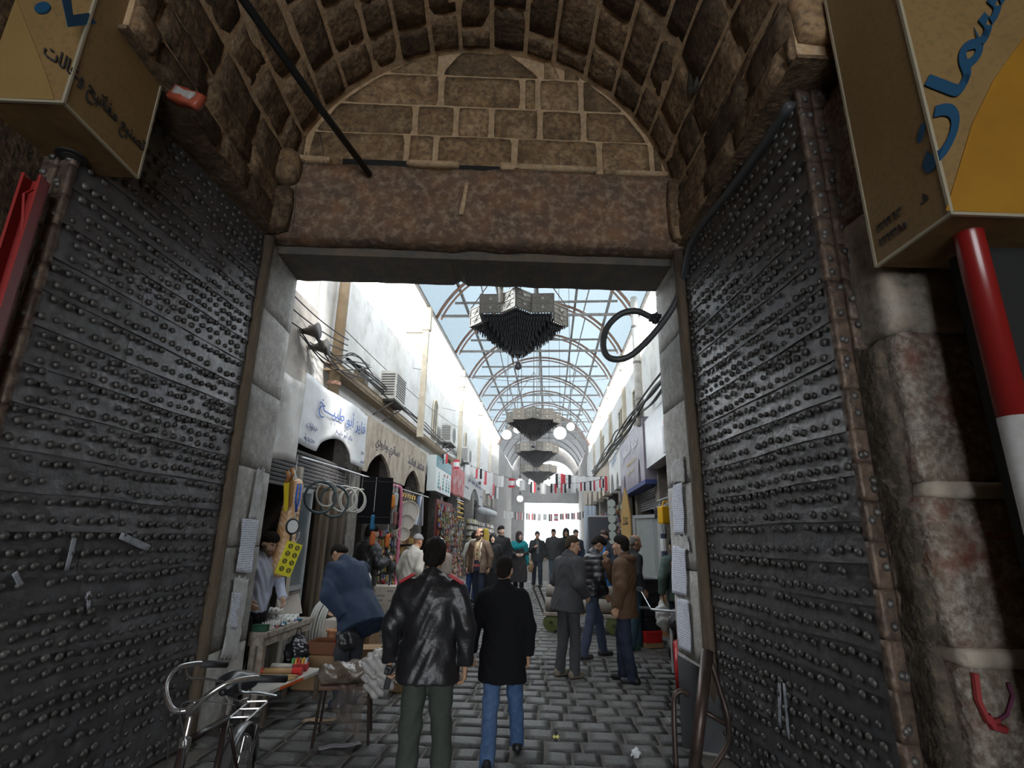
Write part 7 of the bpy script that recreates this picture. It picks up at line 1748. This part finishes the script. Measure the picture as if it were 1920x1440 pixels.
    for x in (.05, -.1, -.25): ck.tube([(x, -.055, .75), (x, .055, .75)], .005, 5)
    ck.build('rear_carrier', M_chr, r)
    cr = MB(); cr.lathe([(.095, 0), (.095, .005)], 20, Matrix.Translation((.44, -.05, .30)) @ Matrix.Rotation(pi / 2, 4, 'X')); cr.bar((.44, -.06, .30), (.55, -.06, .18), .018); cr.bar((.44, .06, .30), (.33, .06, .42), .018); cr.build('crank', M_chr, r)
    for x, y, z in ((.55, -.10, .18), (.33, .10, .42)): one('box', x - .045, x + .045, y - .035, y + .035, z - .012, z + .012).build('pedal', M_ink, r)
    one('box', .10, .34, -.075, -.045, .27, .37).build('chain_guard', M_frame, r)
    return r
bicycle()
# ---------------------------------------------------------------- motorbike glimpsed behind the right jamb, leaning cart frame
mbk = thing('motorbike', 'small black motorbike with a red front mudguard behind the right jamb', 'motorbike', SM(1.98, 2.25, 0, R(-12)))
one('tube', [(0, -.62 + .28 * math.cos(a), .29 + .28 * math.sin(a)) for a in np.linspace(0, 2 * pi, 28, endpoint=False)], .045, 8, closed=True).build('front_wheel', plain((.015, .015, .016), .8), mbk, smooth=True)
one('tube', [(0, .62 + .28 * math.cos(a), .29 + .28 * math.sin(a)) for a in np.linspace(0, 2 * pi, 28, endpoint=False)], .05, 8, closed=True).build('rear_wheel', plain((.015, .015, .016), .8), mbk, smooth=True)
f = MB(); f.sheet(lambda p, q: ((q - .5) * .11, -.62 + .35 * math.cos(.5 + p * 3.0), .29 + .35 * math.sin(.5 + p * 3.0) - .03 * (2 * q - 1) ** 2), 16, 5); f.build('mudguard', plain((.36, .012, .012), .3), mbk, smooth=True, fix=False, solid=.006)
m = MB(); 
for s_ in (-.07, .07): m.cone((s_, -.62, .29), (s_, -.42, .86), .02)
m.build('fork', M_steelb, mbk); P, Q = surfnet(lambda P: smin(d_ell(P, (0, .0, .66), (.12, .30, .13)), d_cap(P, (0, .1, .42), (0, -.05, .40), .15, .13), .05), (-.25, -.4, .2), (.25, .4, .85), .014); new_obj('engine_and_tank', np_mesh(P, Q), plain((.018, .018, .02), .35), mbk)
one('tube', [(-.36, -.36, .93), (-.2, -.42, .92), (.2, -.42, .92), (.36, -.36, .93)], .014, 8).build('handlebar', M_steelb, mbk, smooth=True)
for s_ in (-1, 1): one('cone', (s_ * .30, -.38, .93), (s_ * .43, -.33, .93), .02).build('grip', M_ink, mbk)
one('lathe', [(.09, -.02), (.10, .04), (.05, .10)], 14, Matrix.Translation((0, -.5, .80)) @ Matrix.Rotation(pi / 2, 4, 'X')).build('headlamp', M_ink, mbk); one('cone', (-.30, -.38, .94), (-.40, -.36, 1.12), .007).build('mirror_stalk', M_steelb, mbk); one('ball', (-.42, -.35, 1.14), .05, 10, 6, (1, .4, .8)).build('mirror', M_ink, mbk)
P, Q = surfnet(lambda P: d_cap(P, (0, .3, .74), (0, .65, .76), .09, .08), (-.15, .1, .6), (.15, .8, .9), .014); new_obj('seat', np_mesh(P, Q), M_ink, mbk)
ct = thing('cart_frame', 'brown steel tube cart frame leaning at the foot of the right jamb', 'cart', GM(1.52, -.30, 0, R(-15)))
m = MB(); M_tube = mat('worn_brown_tube', (.085, .06, .05), .4, .5, noise=((.05, .035, .03), 8, .4))
one('tube', curve_pts([(-.16, -.10, 0), (-.15, -.06, .38), (-.13, -.02, .50), (-.07, .0, .53), (-.02, .02, .50)], 6), .022, 8).build('handle_tube', M_tube, ct, smooth=True)
one('cone', (-.05, -.3, 0), (.16, .05, .84), .045, .05, 12).build('main_tube', M_tube, ct, smooth=True); one('tube', curve_pts([(.17, .05, .80), (.24, -.05, .50), (.26, -.10, .36), (.22, -.2, .22), (.06, -.30, .05)], 6), .022, 8).build('side_tube', M_tube, ct, smooth=True); one('cone', (.05, -.12, .44), (.25, -.09, .34), .02, .02, 8).build('cross_tube', M_tube, ct, smooth=True)
bd = thing('black_sheet', 'sheet of black board leaning against the right jamb behind the cart frame', 'board', GM(1.70, -.06, 0, R(-25)) @ Matrix.Rotation(R(-7), 4, 'X')); one('prism', [(-.20, 0), (.18, 0), (.18, .56), (-.20, .74)], 0, .012).build('sheet', plain((.035, .037, .042), .4), bd); one('box', -.20, .18, -.004, 0, .0, .02).build('edge', M_steel, bd)

# red scrawl painted on the pier
n = GF.to_3x3() @ Vector((0, 1, 0)); dd = n.dot(GW(0, Y0 - .062, 0))
for ln, c, w in ((((1828, 1262), (1834, 1312), (1852, 1352), (1872, 1352)), (.26, .03, .03), .016), (((1862, 1358), (1888, 1340), (1899, 1305), (1890, 1280)), (.14, .03, .07), .010), (((1850, 1340), (1862, 1362), (1885, 1368)), (.28, .025, .03), .02), (((1850, 1000), (1872, 1008), (1895, 1002)), (.2, .04, .03), .012)):
    m_ = MB(); m_.tube([on_plane(*q, n, dd) for q in ln], w, 5); o = m_.build('red_scrawl', plain(c, .8)); o.parent = pier; o.matrix_parent_inverse = pier.matrix_world.inverted()
